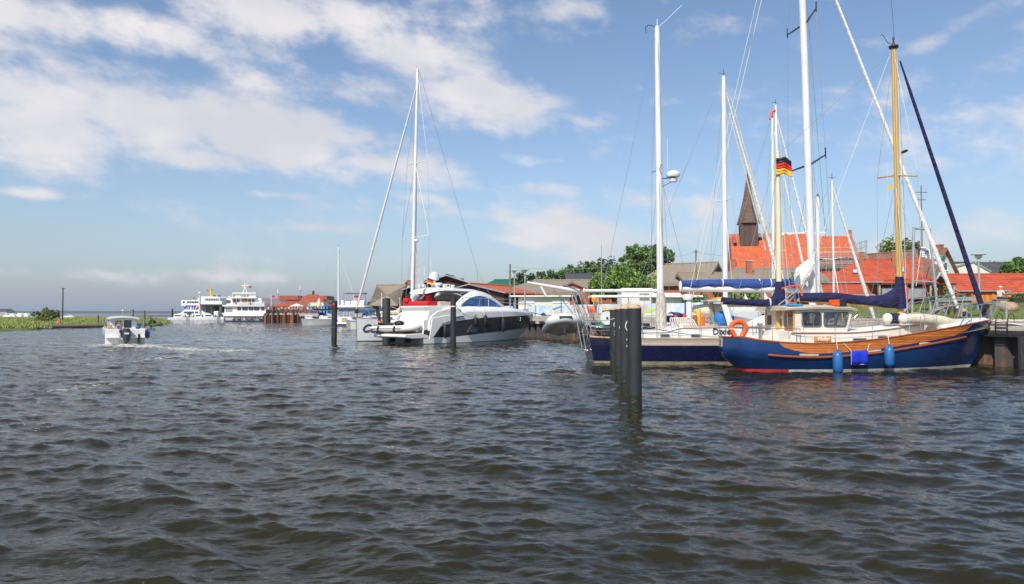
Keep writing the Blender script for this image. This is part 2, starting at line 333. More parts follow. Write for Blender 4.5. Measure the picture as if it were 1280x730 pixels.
def dup(root, loc, rz=0, label=None, scale=None, group=None):
    r = root.copy(); COL.objects.link(r); r.location = loc; r.rotation_euler = (0, 0, rz)
    if label: r['label'] = label
    if group: r['group'] = group
    if scale: r.scale = scale if isinstance(scale, tuple) else (scale,)*3
    for ch in list(root.children):
        c = ch.copy(); COL.objects.link(c); c.parent = r
        for g in list(ch.children):
            d = g.copy(); COL.objects.link(d); d.parent = c
    return r
def text(name, body, size, loc, rot, mat, parent=None, ext=.006, shear=0, bold=0):
    cu = bpy.data.curves.new(name, 'FONT'); cu.body = body; cu.size = size; cu.extrude = ext; cu.align_x = 'CENTER'; cu.align_y = 'CENTER'; cu.shear = shear; cu.offset = bold
    t = bpy.data.objects.new(name, cu); COL.objects.link(t)
    dg = bpy.context.evaluated_depsgraph_get(); me = bpy.data.meshes.new_from_object(t.evaluated_get(dg))
    bpy.data.objects.remove(t); o = bpy.data.objects.new(name, me); COL.objects.link(o); me.materials.clear(); me.materials.append(M[mat] if isinstance(mat, str) else mat)
    o.location = loc; o.rotation_euler = rot
    if parent: o.parent = parent
    return o
def crv(pts):                                            # smooth curve through (x, value) pairs
    pts = sorted(pts); xs = [p[0] for p in pts]; ys = [p[1] for p in pts]; n = len(xs)
    d = [(ys[i+1]-ys[i])/(xs[i+1]-xs[i]) for i in range(n-1)]
    m = [d[0]]+[0 if d[i-1]*d[i] <= 0 else 2*d[i-1]*d[i]/(d[i-1]+d[i]) for i in range(1, n-1)]+[d[-1]]
    def f(x):
        if x <= xs[0]: return ys[0]
        if x >= xs[-1]: return ys[-1]
        i = max(j for j in range(n-1) if xs[j] <= x); h = xs[i+1]-xs[i]; t = (x-xs[i])/h
        return (2*t**3-3*t*t+1)*ys[i]+(t**3-2*t*t+t)*h*m[i]+(-2*t**3+3*t*t)*ys[i+1]+(t**3-t*t)*h*m[i+1]
    return f
def hull_rows(rows, n=30, ends=1.6):
    """rows bottom to top: dict(xs, xb, z=f(x), b=f(t))"""
    A = []
    for r in rows:
        L = []
        for i in range(n+1):
            t = .5-.5*math.cos(math.pi*i/n); x = r['xs']+(r['xb']-r['xs'])*t; L.append((x, r['b'](t), r['z'](x) if callable(r['z']) else r['z']))
        A.append(L)
    return A
def hull_band(mb, A, r0, r1, out=0.0, i0=0, i1=None):
    for sgn in (1, -1):
        rows = [[(x, sgn*(y+out), z) for x, y, z in A[r][i0:i1]] for r in range(r0, r1+1)]
        if sgn > 0: rows = rows[::-1]
        mb.grid(rows)
    return mb
def transom(mb, A, r0, r1):
    ring = [(A[r][0][0], A[r][0][1], A[r][0][2]) for r in range(r0, r1+1)]+[(A[r][0][0], -A[r][0][1], A[r][0][2]) for r in range(r1, r0-1, -1)]
    mb.add(ring, [tuple(range(len(ring)))]); return mb
def deck(mb, A, r, dz=0, inset=0):
    L = A[r]; mb.grid([[(x, max(0, y-inset), z+dz) for x, y, z in L], [(x, -max(0, y-inset), z+dz) for x, y, z in L]]); return mb
def rail_line(A, r, sgn, dz=0, inset=0, i0=0, i1=None): return [(x, sgn*max(0, y-inset), z+dz) for x, y, z in A[r][i0:i1]]
def stay(parent, a, b, r=.008, mat='wire', name='stay', sag=0):
    a, b = Vector(a), Vector(b)
    pts = [a.lerp(b, i/8)-Vector((0, 0, sag*4*(i/8)*(1-i/8))) for i in range(9)] if sag else [a, b]
    return MB().tube(pts, r, 5).build(name, mat, parent)
def mast_part(parent, a, b, r0, r1, mat, name='mast', oval=1.0, n=14):
    a, b = Vector(a), Vector(b)
    return MB().tube([a, a.lerp(b, .5), a.lerp(b, .97), b], [r0, (r0*.6+r1*.4), r1, r1*.8], n).build(name, mat, parent, smooth=True)
def leaves(name, blobs, n, size, mat, parent=None, seed=0, flat_=0, **kw):
    """blobs: (cx,cy,cz,rx,ry,rz); n leaf faces spread through the clumps"""
    rs = np.random.RandomState(seed); B = np.array(blobs, float); w = B[:, 3]*B[:, 4]*B[:, 5]; w = w**.8; w /= w.sum()
    # secondary clumps
    k = rs.choice(len(B), size=max(6, n//45), p=w); d = rs.normal(size=(len(k), 3)); d /= np.linalg.norm(d, axis=1)[:, None]
    cc = B[k, :3]+d*B[k, 3:]*(rs.uniform(.45, 1.0, (len(k), 1)))
    rr = B[k, 3:].mean(1)*rs.uniform(.16, .36, len(k))
    j = rs.randint(0, len(cc), n); q = rs.normal(size=(n, 3)); q /= np.linalg.norm(q, axis=1)[:, None]
    pos = cc[j]+q*rr[j][:, None]*rs.uniform(.3, 1.15, (n, 1))**.7
    nrm = q*.6+rs.normal(size=(n, 3))*.7; nrm[:, 2] += .35; nrm /= np.linalg.norm(nrm, axis=1)[:, None]
    a = np.cross(nrm, rs.normal(size=(n, 3))); a /= np.linalg.norm(a, axis=1)[:, None]+1e-9; b = np.cross(nrm, a)
    sz = size*rs.uniform(.5, 1.3, (n, 1)); V = np.empty((n, 4, 3))
    V[:, 0] = pos-a*sz; V[:, 1] = pos-b*sz*.55+nrm*sz*.15; V[:, 2] = pos+a*sz; V[:, 3] = pos+b*sz*.55+nrm*sz*.15
    return npmesh(name, V.reshape(-1, 3), np.arange(4*n).reshape(-1, 4), mat, parent, **kw)
def npmesh(name, V, Fq, mat, parent=None, smooth=False, **kw):
    me = bpy.data.meshes.new(name); V = np.asarray(V, np.float32); Fq = np.asarray(Fq, np.int32)
    me.vertices.add(len(V)); me.vertices.foreach_set('co', V.ravel()); me.loops.add(Fq.size); me.loops.foreach_set('vertex_index', Fq.ravel())
    me.polygons.add(len(Fq)); me.polygons.foreach_set('loop_start', np.arange(0, Fq.size, Fq.shape[1], dtype=np.int32)); me.polygons.foreach_set('loop_total', np.full(len(Fq), Fq.shape[1], np.int32))
    if smooth: me.polygons.foreach_set('use_smooth', np.ones(len(Fq), bool))
    me.update(calc_edges=True); me.materials.append(M[mat] if isinstance(mat, str) else mat)
    o = bpy.data.objects.new(name, me); COL.objects.link(o)
    if parent: o.parent = parent
    if kw: tag(o, **kw)
    return o
def tree(label, x, y, z, h, r, mat, n=3500, size=.28, seed=0, base=.25, lobes=9, group='trees beyond the harbour', cat='tree', name='tree', trunk_r=None):
    t = thing(name, label, cat, (x, y, z), 0, group); rnd = random.Random(seed); tr = trunk_r or .03*h+.05
    mb = MB(); mb.tube([(0, 0, -.3), (.05*r, 0, h*.3), (-.04*r, .05*r, h*.6), (0, 0, h*.85)], [tr, tr*.75, tr*.45, tr*.12], 8)
    bl = [(0, 0, h*(base+(1-base)*.52), r*.72, r*.72, h*(1-base)*.42)]
    for i in range(lobes):
        a = i*2.4+rnd.random(); q = rnd.uniform(.35, .68)*r; zz = h*(base+(1-base)*rnd.uniform(.12, .82)); rr = r*rnd.uniform(.3, .5)
        if zz > h*.8: q *= .5
        c = (q*math.cos(a), q*math.sin(a), zz); bl.append((*c, rr, rr, rr*.8)); mb.tube([(0, 0, h*rnd.uniform(.25, .5)), (c[0]*.5, c[1]*.5, zz*.85), c], [tr*.4, tr*.25, tr*.08], 5)
    mb.build('trunk', 'trunk', t, smooth=True); leaves('crown', bl, n, size, mat, t, seed); return t
# ================================================================== the harbour: water, land, quay
Q0 = Vector((20.3, 30.0)); QU = Vector((-.461, .887)).normalized(); QN = Vector((.887, .461)).normalized()
def Q(t, d=0): p = Q0+QU*t+QN*d; return (p.x, p.y)
def ss(a, b, x):
    u = np.clip((x-a)/(b-a), 0, 1); return u*u*(3-2*u)
def land_h(t, d):
    return 1.8+1.05*ss(4.5, 24, d)+1.1*ss(26, 75, d)+1.3*ss(80, 200, d)+.9*np.exp(-((t-42)/26)**2-((d-12)/5.5)**2)*ss(3.5, 7, d)
def land_z(x, y):
    p = Vector((x, y))-Q0; return float(land_h(p.dot(QU), p.dot(QN)))

# --- water with real waves
def wave_field(n=512, L=48.0, seed=3, lp=2.5, pw=3.15, kc=55, sp=6):
    rs = np.random.RandomState(seed); k1 = np.fft.fftfreq(n, L/n)*2*np.pi; kx, ky = np.meshgrid(k1, k1); k = np.hypot(kx, ky); k[0, 0] = 1e-6
    wd = np.array([.22, 1.0]); wd /= np.linalg.norm(wd); cosf = (kx*wd[0]+ky*wd[1])/k
    kp = 2*np.pi/lp
    S = np.exp(-1.25*(kp/k)**2)*k**-pw*(.04+np.abs(cosf)**sp)*np.exp(-(k/kc)**2); S[0, 0] = 0; S[k < 2*np.pi/(L/4.4)] = 0
    h = np.fft.ifft2((rs.normal(size=(n, n))+1j*rs.normal(size=(n, n)))*np.sqrt(S)); Hh = h.real
    spec = np.fft.fft2(Hh); dx = np.fft.ifft2(-1j*kx/k*spec).real; dy = np.fft.ifft2(-1j*ky/k*spec).real; s = Hh.std()
    return Hh/s, dx/s, dy/s, L, n
WF = wave_field(); WF2 = wave_field(512, 13.0, 8, .75, 2.9, 70, 3)
def samp(A, x, y, L, n):
    u = (x/L*n) % n; v = (y/L*n) % n; i = np.floor(u).astype(int); j = np.floor(v).astype(int); fu, fv = u-i, v-j; i1, j1 = (i+1) % n, (j+1) % n; i %= n; j %= n
    return A[j, i]*(1-fu)*(1-fv)+A[j, i1]*fu*(1-fv)+A[j1, i]*(1-fu)*fv+A[j1, i1]*fu*fv
def make_water():
    r = [.6]
    while r[-1] < 9000: r.append(r[-1]*(1.02 if r[-1] < 4 else 1.0045 if r[-1] < 60 else 1.0065 if r[-1] < 160 else 1.03))
    r = np.array(r); a = np.radians(np.concatenate([np.linspace(-74, -44, 60, endpoint=False), np.linspace(-44, 44, 960), np.linspace(44.5, 74, 60)])); rr, aa = np.meshgrid(r, a, indexing='ij')
    x = rr*np.sin(aa); y = rr*np.cos(aa)
    Hh, dx, dy, L, n = WF; amp = .029*(1-ss(60, 240, rr)); 
    # calmer in the lee of the quay and boats
    d = (x-Q0.x)*QN.x+(y-Q0.y)*QN.y; calm = 1-.42*ss(-38, -14, d); amp = amp*calm
    c2, s2 = math.cos(.5), math.sin(.5); xr, yr = (x*c2-y*s2)*.61+7, (x*s2+y*c2)*.61+3
    z = samp(Hh, x, y, L, n)*amp*.85+samp(Hh, xr, yr, L, n)*amp*.75
    a2 = .0062*(1-ss(22, 70, rr)); q1, q2, q3, L2_, n2_ = WF2; z = z+samp(q1, x, y, L2_, n2_)*a2
    ddx = samp(dx, x, y, L, n)*amp*.9; ddy = samp(dy, x, y, L, n)*amp*.9
    V = np.stack([x-ddx, y-ddy, z], -1).reshape(-1, 3); nr, na = rr.shape
    idx = np.arange(nr*na).reshape(nr, na); Fq = np.stack([idx[:-1, :-1], idx[1:, :-1], idx[1:, 1:], idx[:-1, 1:]], -1).reshape(-1, 4)[:, ::-1]
    m = bpy.data.materials.new('harbour_water'); m.use_nodes = True; t = m.node_tree; nn, l = t.nodes, t.links; b = nn['Principled BSDF']
    b.inputs['IOR'].default_value = 1.333; b.inputs['Roughness'].default_value = .03; b.inputs['Specular IOR Level'].default_value = .42
    tcn = nn.new('ShaderNodeTexCoord'); heights = []
    def nz(scale, stretch, det, rot=0):
        mp = nn.new('ShaderNodeMapping'); mp.inputs['Scale'].default_value = stretch; mp.inputs['Rotation'].default_value = (0, 0, rot); l.new(tcn.outputs['Object'], mp.inputs[0])
        q = nn.new('ShaderNodeTexNoise'); q.inputs['Scale'].default_value = scale; q.inputs['Detail'].default_value = det; q.inputs['Roughness'].default_value = .6; q.inputs['Distortion'].default_value = .4; l.new(mp.outputs[0], q.inputs[0]); return q.outputs['Fac']
    cat_ = nn.new('ShaderNodeAttribute'); cat_.attribute_name = 'chop'
    def bump(h, dist, strength, prev=None, mod=0):
        if mod:
            qm = nn.new('ShaderNodeMath'); qm.operation = 'MULTIPLY'; l.new(h, qm.inputs[0]); l.new(cat_.outputs['Fac'], qm.inputs[1]); h = qm.outputs[0]
        q = nn.new('ShaderNodeBump'); q.inputs['Strength'].default_value = strength; q.inputs['Distance'].default_value = dist; l.new(h, q.inputs['Height'])
        if prev: l.new(prev, q.inputs['Normal'])
        return q.outputs[0]
    # gust patches modulate the ripples
    b1 = bump(nz(1.1, (.42, 1.2, 1), 3, .15), .13, .6, None, 1); b2 = bump(nz(5.2, (.36, 1.25, 1), 5, -.12), .085, .8, b1, 1); b3 = bump(nz(21, (.42, 1.2, 1), 3, .08), .020, .8, b2, 1); l.new(b3, b.inputs['Normal'])
    mix = nn.new('ShaderNodeMix'); mix.data_type = 'RGBA'; l.new(nz(.08, (1, 1, 1), 3), mix.inputs[0]); mix.inputs[6].default_value = (.0175, .0155, .0070, 1); mix.inputs[7].default_value = (.025, .0225, .0105, 1)
    at = nn.new('ShaderNodeAttribute'); at.attribute_name = 'foam'
    fm = nz(3.6, (1, 1.9, 1), 10); th = nn.new('ShaderNodeMath'); th.operation = 'MULTIPLY'
    r1 = nn.new('ShaderNodeMath'); r1.operation = 'ADD'; l.new(fm, r1.inputs[0]); l.new(at.outputs['Fac'], r1.inputs[1])
    r2 = nn.new('ShaderNodeMapRange'); l.new(r1.outputs[0], r2.inputs[0]); r2.inputs[1].default_value = .96; r2.inputs[2].default_value = 1.10
    mf = nn.new('ShaderNodeMix'); mf.data_type = 'RGBA'; l.new(r2.outputs[0], mf.inputs[0]); l.new(mix.outputs[2], mf.inputs[6]); mf.inputs[7].default_value = (.55, .54, .46, 1); l.new(mf.outputs[2], b.inputs['Base Color'])
    rr_ = nn.new('ShaderNodeMapRange'); l.new(r2.outputs[0], rr_.inputs[0]); rr_.inputs[3].default_value = .03; rr_.inputs[4].default_value = .8; l.new(rr_.outputs[0], b.inputs['Roughness'])
    o = npmesh('water', V, Fq, m, smooth=True, kind='structure')
    # foam: strips left by the motor boat's wake
    f = np.zeros(nr*na); xx, yy = V[:, 0], V[:, 1]
    def strip(pts, w, amp):
        Pn = [G(*p) for p in pts]
        for a_, b_ in zip(Pn[:-1], Pn[1:]):
            ax, ay, bx, by = a_.x, a_.y, b_.x, b_.y; L2 = (bx-ax)**2+(by-ay)**2
            tt = np.clip(((xx-ax)*(bx-ax)+(yy-ay)*(by-ay))/L2, 0, 1); dd = np.hypot(xx-ax-tt*(bx-ax), yy-ay-tt*(by-ay))
            np.maximum(f, amp*np.exp(-(dd/w)**2), out=f)
    strip([(122, 431), (200, 431)], 1.6, .60); strip([(128, 433.5), (190, 433)], 1.2, .66)
    strip([(158, 432), (200, 434.5), (245, 437), (295, 438.5)], 2.2, .57); strip([(295, 438.5), (240, 443), (170, 452), (110, 455), (20, 452)], 1.4, .44); strip([(200, 437), (245, 441), (215, 447), (180, 450)], 1.2, .47)
    strip([(160, 476), (120, 481), (80, 488)], 1.3, .45); strip([(110, 484), (75, 500), (55, 520), (40, 545)], 1.3, .38); strip([(40, 429.5), (75, 430)], 1.0, .48)
    strip([(240, 403.5), (420, 405)], 2.5, .5); strip([(390, 427), (520, 429)], .9, .46)
    ch = 1-(.3+.56*ss(-44, -22, d.ravel()))*(1-ss(55, 90, rr.ravel())); ac_ = o.data.attributes.new('chop', 'FLOAT', 'POINT'); ac_.data.foreach_set('value', ch.astype(np.float32)); at_ = o.data.attributes.new('foam', 'FLOAT', 'POINT'); at_.data.foreach_set('value', f.astype(np.float32))
    return o
make_water()
# sea bed keeps the sheet from being seen through at its ends
# --- land behind the quay
def make_land():
    ts = np.concatenate([np.linspace(-60, 150, 160), np.linspace(155, 420, 40)]); ds = np.concatenate([[0, .25], np.linspace(.8, 30, 50), np.linspace(33, 120, 40), np.geomspace(125, 900, 24)])
    T, D = np.meshgrid(ts, ds, indexing='ij'); x = Q0.x+QU.x*T+QN.x*D; y = Q0.y+QU.y*T+QN.y*D
    rs = np.random.RandomState(5); z = land_h(T, D)+rs.normal(size=T.shape)*.012*(D > 5)
    idx = np.arange(T.size).reshape(T.shape); Fq = np.stack([idx[:-1, :-1], idx[1:, :-1], idx[1:, 1:], idx[:-1, 1:]], -1).reshape(-1, 4)[:, ::-1]
    npmesh('ground', np.stack([x, y, z], -1).reshape(-1, 3), Fq, 'grass', smooth=True, kind='structure')
make_land()
mb = MB(); mb.grid([[(*Q(t, .35), 1.806), (*Q(t, 3.6), 1.812)] for t in np.linspace(-58, 300, 60)]); mb.build('quay_path', pm('path_surface', (.30, .25, .20), .95, var=.2, scale=2, bump=.3), kind='structure')
def corrugated(p0, p1, z0, z1, pitch=1.1, depth=.38, hw=.5):
    """sheet-pile wall between two plan points; outer side to the left of p0->p1"""
    p0, p1 = Vector(p0), Vector(p1); L = (p1-p0).length; u = (p1-p0)/L; nrm = Vector((-u.y, u.x)); mb = MB(); pts = []; s = 0; 
    while s < L:
        for ds_, dd in ((0, 0), (.08, depth), (.45, depth), (.55, 0)):
            if s+ds_*pitch < L: pts.append(p0+u*(s+ds_*pitch)+nrm*dd)
        s += pitch
    mb.grid([[(p.x, p.y, z0) for p in pts], [(p.x, p.y, z1) for p in pts]]); return mb
qw = thing('quay_wall', 'long harbour quay wall of rusty dark sheet piling under a concrete cap, grass behind it', 'quay wall', (0, 0, 0))
corrugated(Q(-50, -.02), Q(150, -.02), -1.0, 1.28).build('sheet_piling', 'rust', qw)
mb = MB()
for i in range(25):
    a, b = -50+i*8, -50+i*8+7.97
    mb.prismz([Q(a, -.62), Q(b, -.62), Q(b, .55), Q(a, .55)][::-1], 1.22, 1.80)
mb.build('concrete_cap', 'concrete', qw, bevel=.03)
mb = MB()
for i in range(25): mb.prismz([Q(-50+i*8+.3, -.72), Q(-50+i*8+7.5, -.72), Q(-50+i*8+7.5, -.62), Q(-50+i*8+.3, -.62)][::-1], 1.30, 1.48)
mb.build('rubbing_beam', 'darkpile', qw)
for t in (-3.2, -1.2, 3.0, 9, 20, 31):
    x, y = Q(t, -.74); MB().tube([(x, y, -1), (x, y, 1.25)], .13, 8).build('fender_post', 'darkpile', qw)
# quay edge kerb
mb = MB()
for i in range(40): a = -50+i*5; mb.prismz([Q(a, .1), Q(a+4.9, .1), Q(a+4.9, .32), Q(a, .32)][::-1], 1.80, 1.93)
mb.build('kerb', 'concrete', qw, bevel=.02)
# bollards and ladder
for k, (t, lb) in enumerate(((-2.0, 'small iron bollard on the quay beside the bow of the blue and wood boat'), (9.5, 'iron bollard on the quay edge hidden among the white yachts'), (27, 'iron bollard at the quay edge in front of the painted wall'))):
    x, y = Q(t, -.1); MB().lathe([(.16, 1.79), (.13, 1.9), (.10, 2.0), (.17, 2.08), (.17, 2.13), (.05, 2.16)], (x, y, 0)).build('bollard', 'blackp', None, True, label=lb, cat='bollard')
lad = thing('quay_ladder', 'dark steel ladder hooked over the quay edge by the blue and wood boat', 'ladder', (*Q(-.5, -.78), 0), math.atan2(QU.y, QU.x))
for s in (-.22, .22): MB().tube([(s, 0, 1.25), (s, 0, 1.95), (s, -.2, 2.2), (s, -.45, 2.1), (s, -.5, 1.8)], .018, 6).build('rail', 'blackp', lad)
for k in range(3): MB().tube([(-.22, 0, 1.32+k*.24), (.22, 0, 1.32+k*.24)], .018, 6).build('rung', 'blackp', lad)

# --- pier head by the ferry terminal
pier = thing('pier', 'rust orange sheet piled pier head in front of the ferry terminal', 'pier', (0, 0, 0))
xa, xb, ya = X(333, 158), X(391, 158), 158.0
MB().prismz([(xa, ya), (xb+3, ya), (xb+3, 240), (xa-3, 240)], 1.75, 2.02).build('pier_deck', 'concrete', pier)
corrugated((xb+3, ya-.3), (xa, ya-.3), -1, 1.8, 1.6, .4).build('sheet_piling', 'rustor', pier); corrugated((xa, ya-.3), (xa-3, 240), -1, 1.8, 1.6, .4).build('sheet_piling', 'rustor', pier)
for i, px in enumerate((335, 341.5, 348, 357, 367.2, 373, 379)):
    mb = MB(); x = X(px, 157); mb.tube([(x, 157, -1.5), (x, 157, (2.75, 2.5, 2.6, 2.4, 2.9, 1.9, 1.9)[i])], .22 if i < 5 else .16, 10)
    mb.build('mooring_post', 'darkpile', None, True, label='%s black timber post standing against the rusty pier head' % ('first (leftmost)', 'second from left', 'third from left', 'fourth from left', 'tallest', 'sixth from left', 'last (rightmost) low')[i], cat='post', group='posts along the pier head')

# --- low grassy spit on the left
def left_land():
    shore = [(-260, 40), (-100, 62), (G(0, 414).x-6, G(0, 414).y-6), (G(30, 412.5).x, G(30, 412.5).y), (G(48, 410).x, G(48, 410).y), (G(126, 409).x-.5, G(126, 409).y+1), (G(140, 408).x, G(140, 408).y), (G(196, 406.5).x, G(196, 406.5).y), (G(199, 402).x, G(199, 402).y), (G(185, 398).x, G(185, 398).y), (G(130, 395.8).x, G(130, 395.8).y), (G(60, 395.2).x, G(60, 395.2).y), (-700, 560), (-900, 300)]
    n = len(shore); P_ = np.array(shore); from_ = []
    gx = np.arange(-640, -42, 2.6); gy = np.arange(42, 560, 2.6); Xg, Yg = np.meshgrid(gx, gy, indexing='ij')
    ins = np.zeros(Xg.shape, bool); dist = np.full(Xg.shape, 1e9)
    for i in range(n):
        (x1, y1), (x2, y2) = P_[i], P_[(i+1) % n]
        c = ((y1 > Yg) != (y2 > Yg)) & (Xg < (x2-x1)*(Yg-y1)/((y2-y1) if y2 != y1 else 1e-9)+x1); ins ^= c
        L2 = (x2-x1)**2+(y2-y1)**2; t = np.clip(((Xg-x1)*(x2-x1)+(Yg-y1)*(y2-y1))/L2, 0, 1); dist = np.minimum(dist, np.hypot(Xg-x1-t*(x2-x1), Yg-y1-t*(y2-y1)))
    sd = np.where(ins, dist, -dist); z = np.clip(sd*.22, -.8, .32)+.14*ss(3, 14, sd)
    idx = np.arange(Xg.size).reshape(Xg.shape); Fq = np.stack([idx[:-1, :-1], idx[1:, :-1], idx[1:, 1:], idx[:-1, 1:]], -1).reshape(-1, 4)
    keep = (z.ravel()[Fq] > -.75).any(1); npmesh('meadow', np.stack([Xg, Yg, z], -1).reshape(-1, 3), Fq[keep], 'reedg', smooth=True, kind='structure')
    # reed blades
    rs = np.random.RandomState(11); N_ = 60000; ang = np.radians(rs.uniform(-38.5, -23.5, N_*3)); dd = rs.uniform(60, 290, N_*3)**1.0; x = dd*np.sin(ang); y = dd*np.cos(ang)
    i = ((x-gx[0])/2.6).astype(int).clip(0, len(gx)-1); j = ((y-gy[0])/2.6).astype(int).clip(0, len(gy)-1); ok = (sd[i, j] > .6) & ((sd[i, j] < 14) | (rs.uniform(size=len(x)) < .35)); x, y, s_ = x[ok][:N_], y[ok][:N_], z[i, j][ok][:N_]
    n_ = len(x); patch = .5+.5*np.sin(x*.31+np.sin(y*.17)*2)*np.sin(y*.23); h = rs.uniform(.12, .42, n_)*(.45+.8*patch); w = rs.uniform(.04, .11, n_)*1.3; a = rs.uniform(0, np.pi, n_); lx, ly = rs.normal(0, .12, n_), rs.normal(0, .12, n_)
    V = np.empty((n_, 3, 3)); V[:, 0] = np.stack([x-w*np.cos(a), y-w*np.sin(a), s_-.05], -1); V[:, 1] = np.stack([x+w*np.cos(a), y+w*np.sin(a), s_-.05], -1); V[:, 2] = np.stack([x+lx, y+ly, s_+h], -1)
    npmesh('reeds', V.reshape(-1, 3), np.arange(3*n_).reshape(-1, 3), 'reed', kind='stuff', label='tall green reeds and grass covering the low spit of land', cat='reeds')
left_land()
# lawn blades near the quay on the right
def lawn():
    rs = np.random.RandomState(12); n_ = 70000; t = rs.uniform(-22, 40, n_); d = 3.7+rs.uniform(0, 1, n_)**1.3*30; x = Q0.x+QU.x*t+QN.x*d; y = Q0.y+QU.y*t+QN.y*d; z = land_h(t, d)
    h = rs.uniform(.03, .11, n_)*(1+1.5*(rs.uniform(size=n_) < .03)); w = rs.uniform(.015, .035, n_); a = rs.uniform(0, np.pi, n_)
    V = np.empty((n_, 3, 3)); V[:, 0] = np.stack([x-w*np.cos(a), y-w*np.sin(a), z-.01], -1); V[:, 1] = np.stack([x+w*np.cos(a), y+w*np.sin(a), z-.01], -1); V[:, 2] = np.stack([x+rs.normal(0, .03, n_), y+rs.normal(0, .03, n_), z+h], -1)
    npmesh('lawn_blades', V.reshape(-1, 3), np.arange(3*n_).reshape(-1, 3), 'blade', kind='stuff', label='short green lawn grass behind the quay', cat='grass')
lawn()
# far wooded coast
def coast(name, x0, x1, Y, hmin, hmax, seed, mat='far'):
    rs = np.random.RandomState(seed); xs = np.linspace(x0, x1, 260); h = np.convolve(rs.uniform(hmin, hmax, 300), np.ones(9)/9, 'same')[:260]+rs.uniform(-1, 1, 260)*(hmax-hmin)*.1
    e = ss(0, 14, np.arange(260.))*ss(0, 14, 259-np.arange(260.)); h = h*e-.5
    rows = [[(x, Y, -3) for x in xs], [(x, Y+30, hh) for x, hh in zip(xs, h)], [(x, Y+400, hh*.9) for x, hh in zip(xs, h)], [(x, Y+450, -3) for x in xs]]
    mb = MB(); mb.grid(rows); return mb.build(name, mat, kind='structure')
coast('far_shore', -3600, -1350, 3000, 6, 13, 1); coast('far_shore', -1500, 1200, 2800, 5.5, 12, 2); coast('near_mole', X(108, 420), X(128, 420)+14, 420, .6, 1.1, 4, 'stone')
# ================================================================== the moored boats
def rounded(x0, x1, z0, z1, r, n=4):
    pts = []
    for cx_, cz_, a0 in ((x1-r, z1-r, 0), (x0+r, z1-r, 90), (x0+r, z0+r, 180), (x1-r, z0+r, 270)):
        for k in range(n+1): a = R(a0+90*k/n); pts.append((cx_+r*math.cos(a), cz_+r*math.sin(a)))
    return pts
def ring_prism(mb, outer, inner, y0, y1):
    n = len(outer); vs = [(x, y, z) for y in (y0, y1) for L in (outer, inner) for x, z in L]; fs = []
    for i in range(n):
        j = (i+1) % n; fs += [(i, j, n+j, n+i), (2*n+i, 3*n+i, 3*n+j, 2*n+j), (i, 2*n+i, 2*n+j, j), (n+i, n+j, 3*n+j, 3*n+i)]
    return mb.add(vs, fs)
def shrink(poly, d):
    cx_ = sum(p[0] for p in poly)/len(poly); cz_ = sum(p[1] for p in poly)/len(poly); w = max(p[0] for p in poly)-cx_; h = max(p[1] for p in poly)-cz_
    return [(cx_+(x-cx_)*(1-d/w), cz_+(z-cz_)*(1-d/h)) for x, z in poly]
def window(parent, poly, yo, frame='alu', glass='glass', fw=.035, mull=None, inner='glass', t=.02, both=False):
    """framed window on the side wall at y = yo (outer side is away from the centreline)"""
    for s in ((1, -1) if both else (1,)):
        y = yo*s; sg = -1 if y < 0 else 1; mb = MB(); ring_prism(mb, poly, shrink(poly, fw), y+sg*t, y+sg*.002)
        if mull:
            zs = [p[1] for p in poly]
            for mx_ in mull: mb.box(mx_-.018, mx_+.018, min(y+sg*.003, y+sg*t*.9), max(y+sg*.003, y+sg*t*.9), min(zs)+fw*.5, max(zs)-fw*.5)
        w = mb.build('window', frame, parent); MB().prism(shrink(poly, fw*.8), y+sg*.004, y+sg*.001).build('pane', glass, w)
def smooth_line(pts, n=6):
    pts = [Vector(p) for p in pts]; out_ = []
    for i in range(len(pts)-1):
        p0, p1, p2, p3 = pts[max(i-1, 0)], pts[i], pts[i+1], pts[min(i+2, len(pts)-1)]
        for k in range(n):
            t = k/n; out_.append(.5*((2*p1)+(p2-p0)*t+(2*p0-5*p1+4*p2-p3)*t*t+(3*p1-p0-3*p2+p3)*t**3))
    return out_+[pts[-1]]
def sailcover(parent, top, bot, w0=.13, mat='canvas_navy', name='sail_cover', yo=0, seed=0, ties=None, folds=.026):
    """draped cover between a top line and a bottom line (local x,z)"""
    rnd = random.Random(seed); ft, fb = crv(top), crv(bot); x0 = max(min(p[0] for p in top), min(p[0] for p in bot)); x1 = min(max(p[0] for p in top), max(p[0] for p in bot)); rings = []; n = 40; m = 14
    for i in range(n+1):
        x = x0+(x1-x0)*i/n; zt, zb = ft(x), fb(x); h = (zt-zb)/2; c = (zt+zb)/2; w = w0*(1+.15*math.sin(i*.9+seed)); ring = []
        for k in range(m):
            a = 2*math.pi*k/m; fo = 1+folds*8*math.sin(3*a+i*.55+seed)*math.sin(i*.31+k)+rnd.uniform(-.03, .03)
            ring.append((x, yo+w*math.cos(a)*fo*(.75+.25*(1-math.sin(a))), c+h*math.sin(a)*(1 if abs(math.sin(a)) > .9 else fo)))
        rings.append(ring)
    o = MB().loft(rings).build(name, mat, parent, smooth=True)
    if ties:
        for xt in ties: MB().loft([[(xt+dx, yo+(w0+.03)*math.cos(2*math.pi*k/12), (ft(xt)+fb(xt))/2+((ft(xt)-fb(xt))/2+.02)*math.sin(2*math.pi*k/12)) for k in range(12)] for dx in (-.02, .02)]).build('sail_tie', 'rope', o)
    return o
def bent(mb, pts, r, n=6): return mb.tube(smooth_line(pts, 5), r, n)
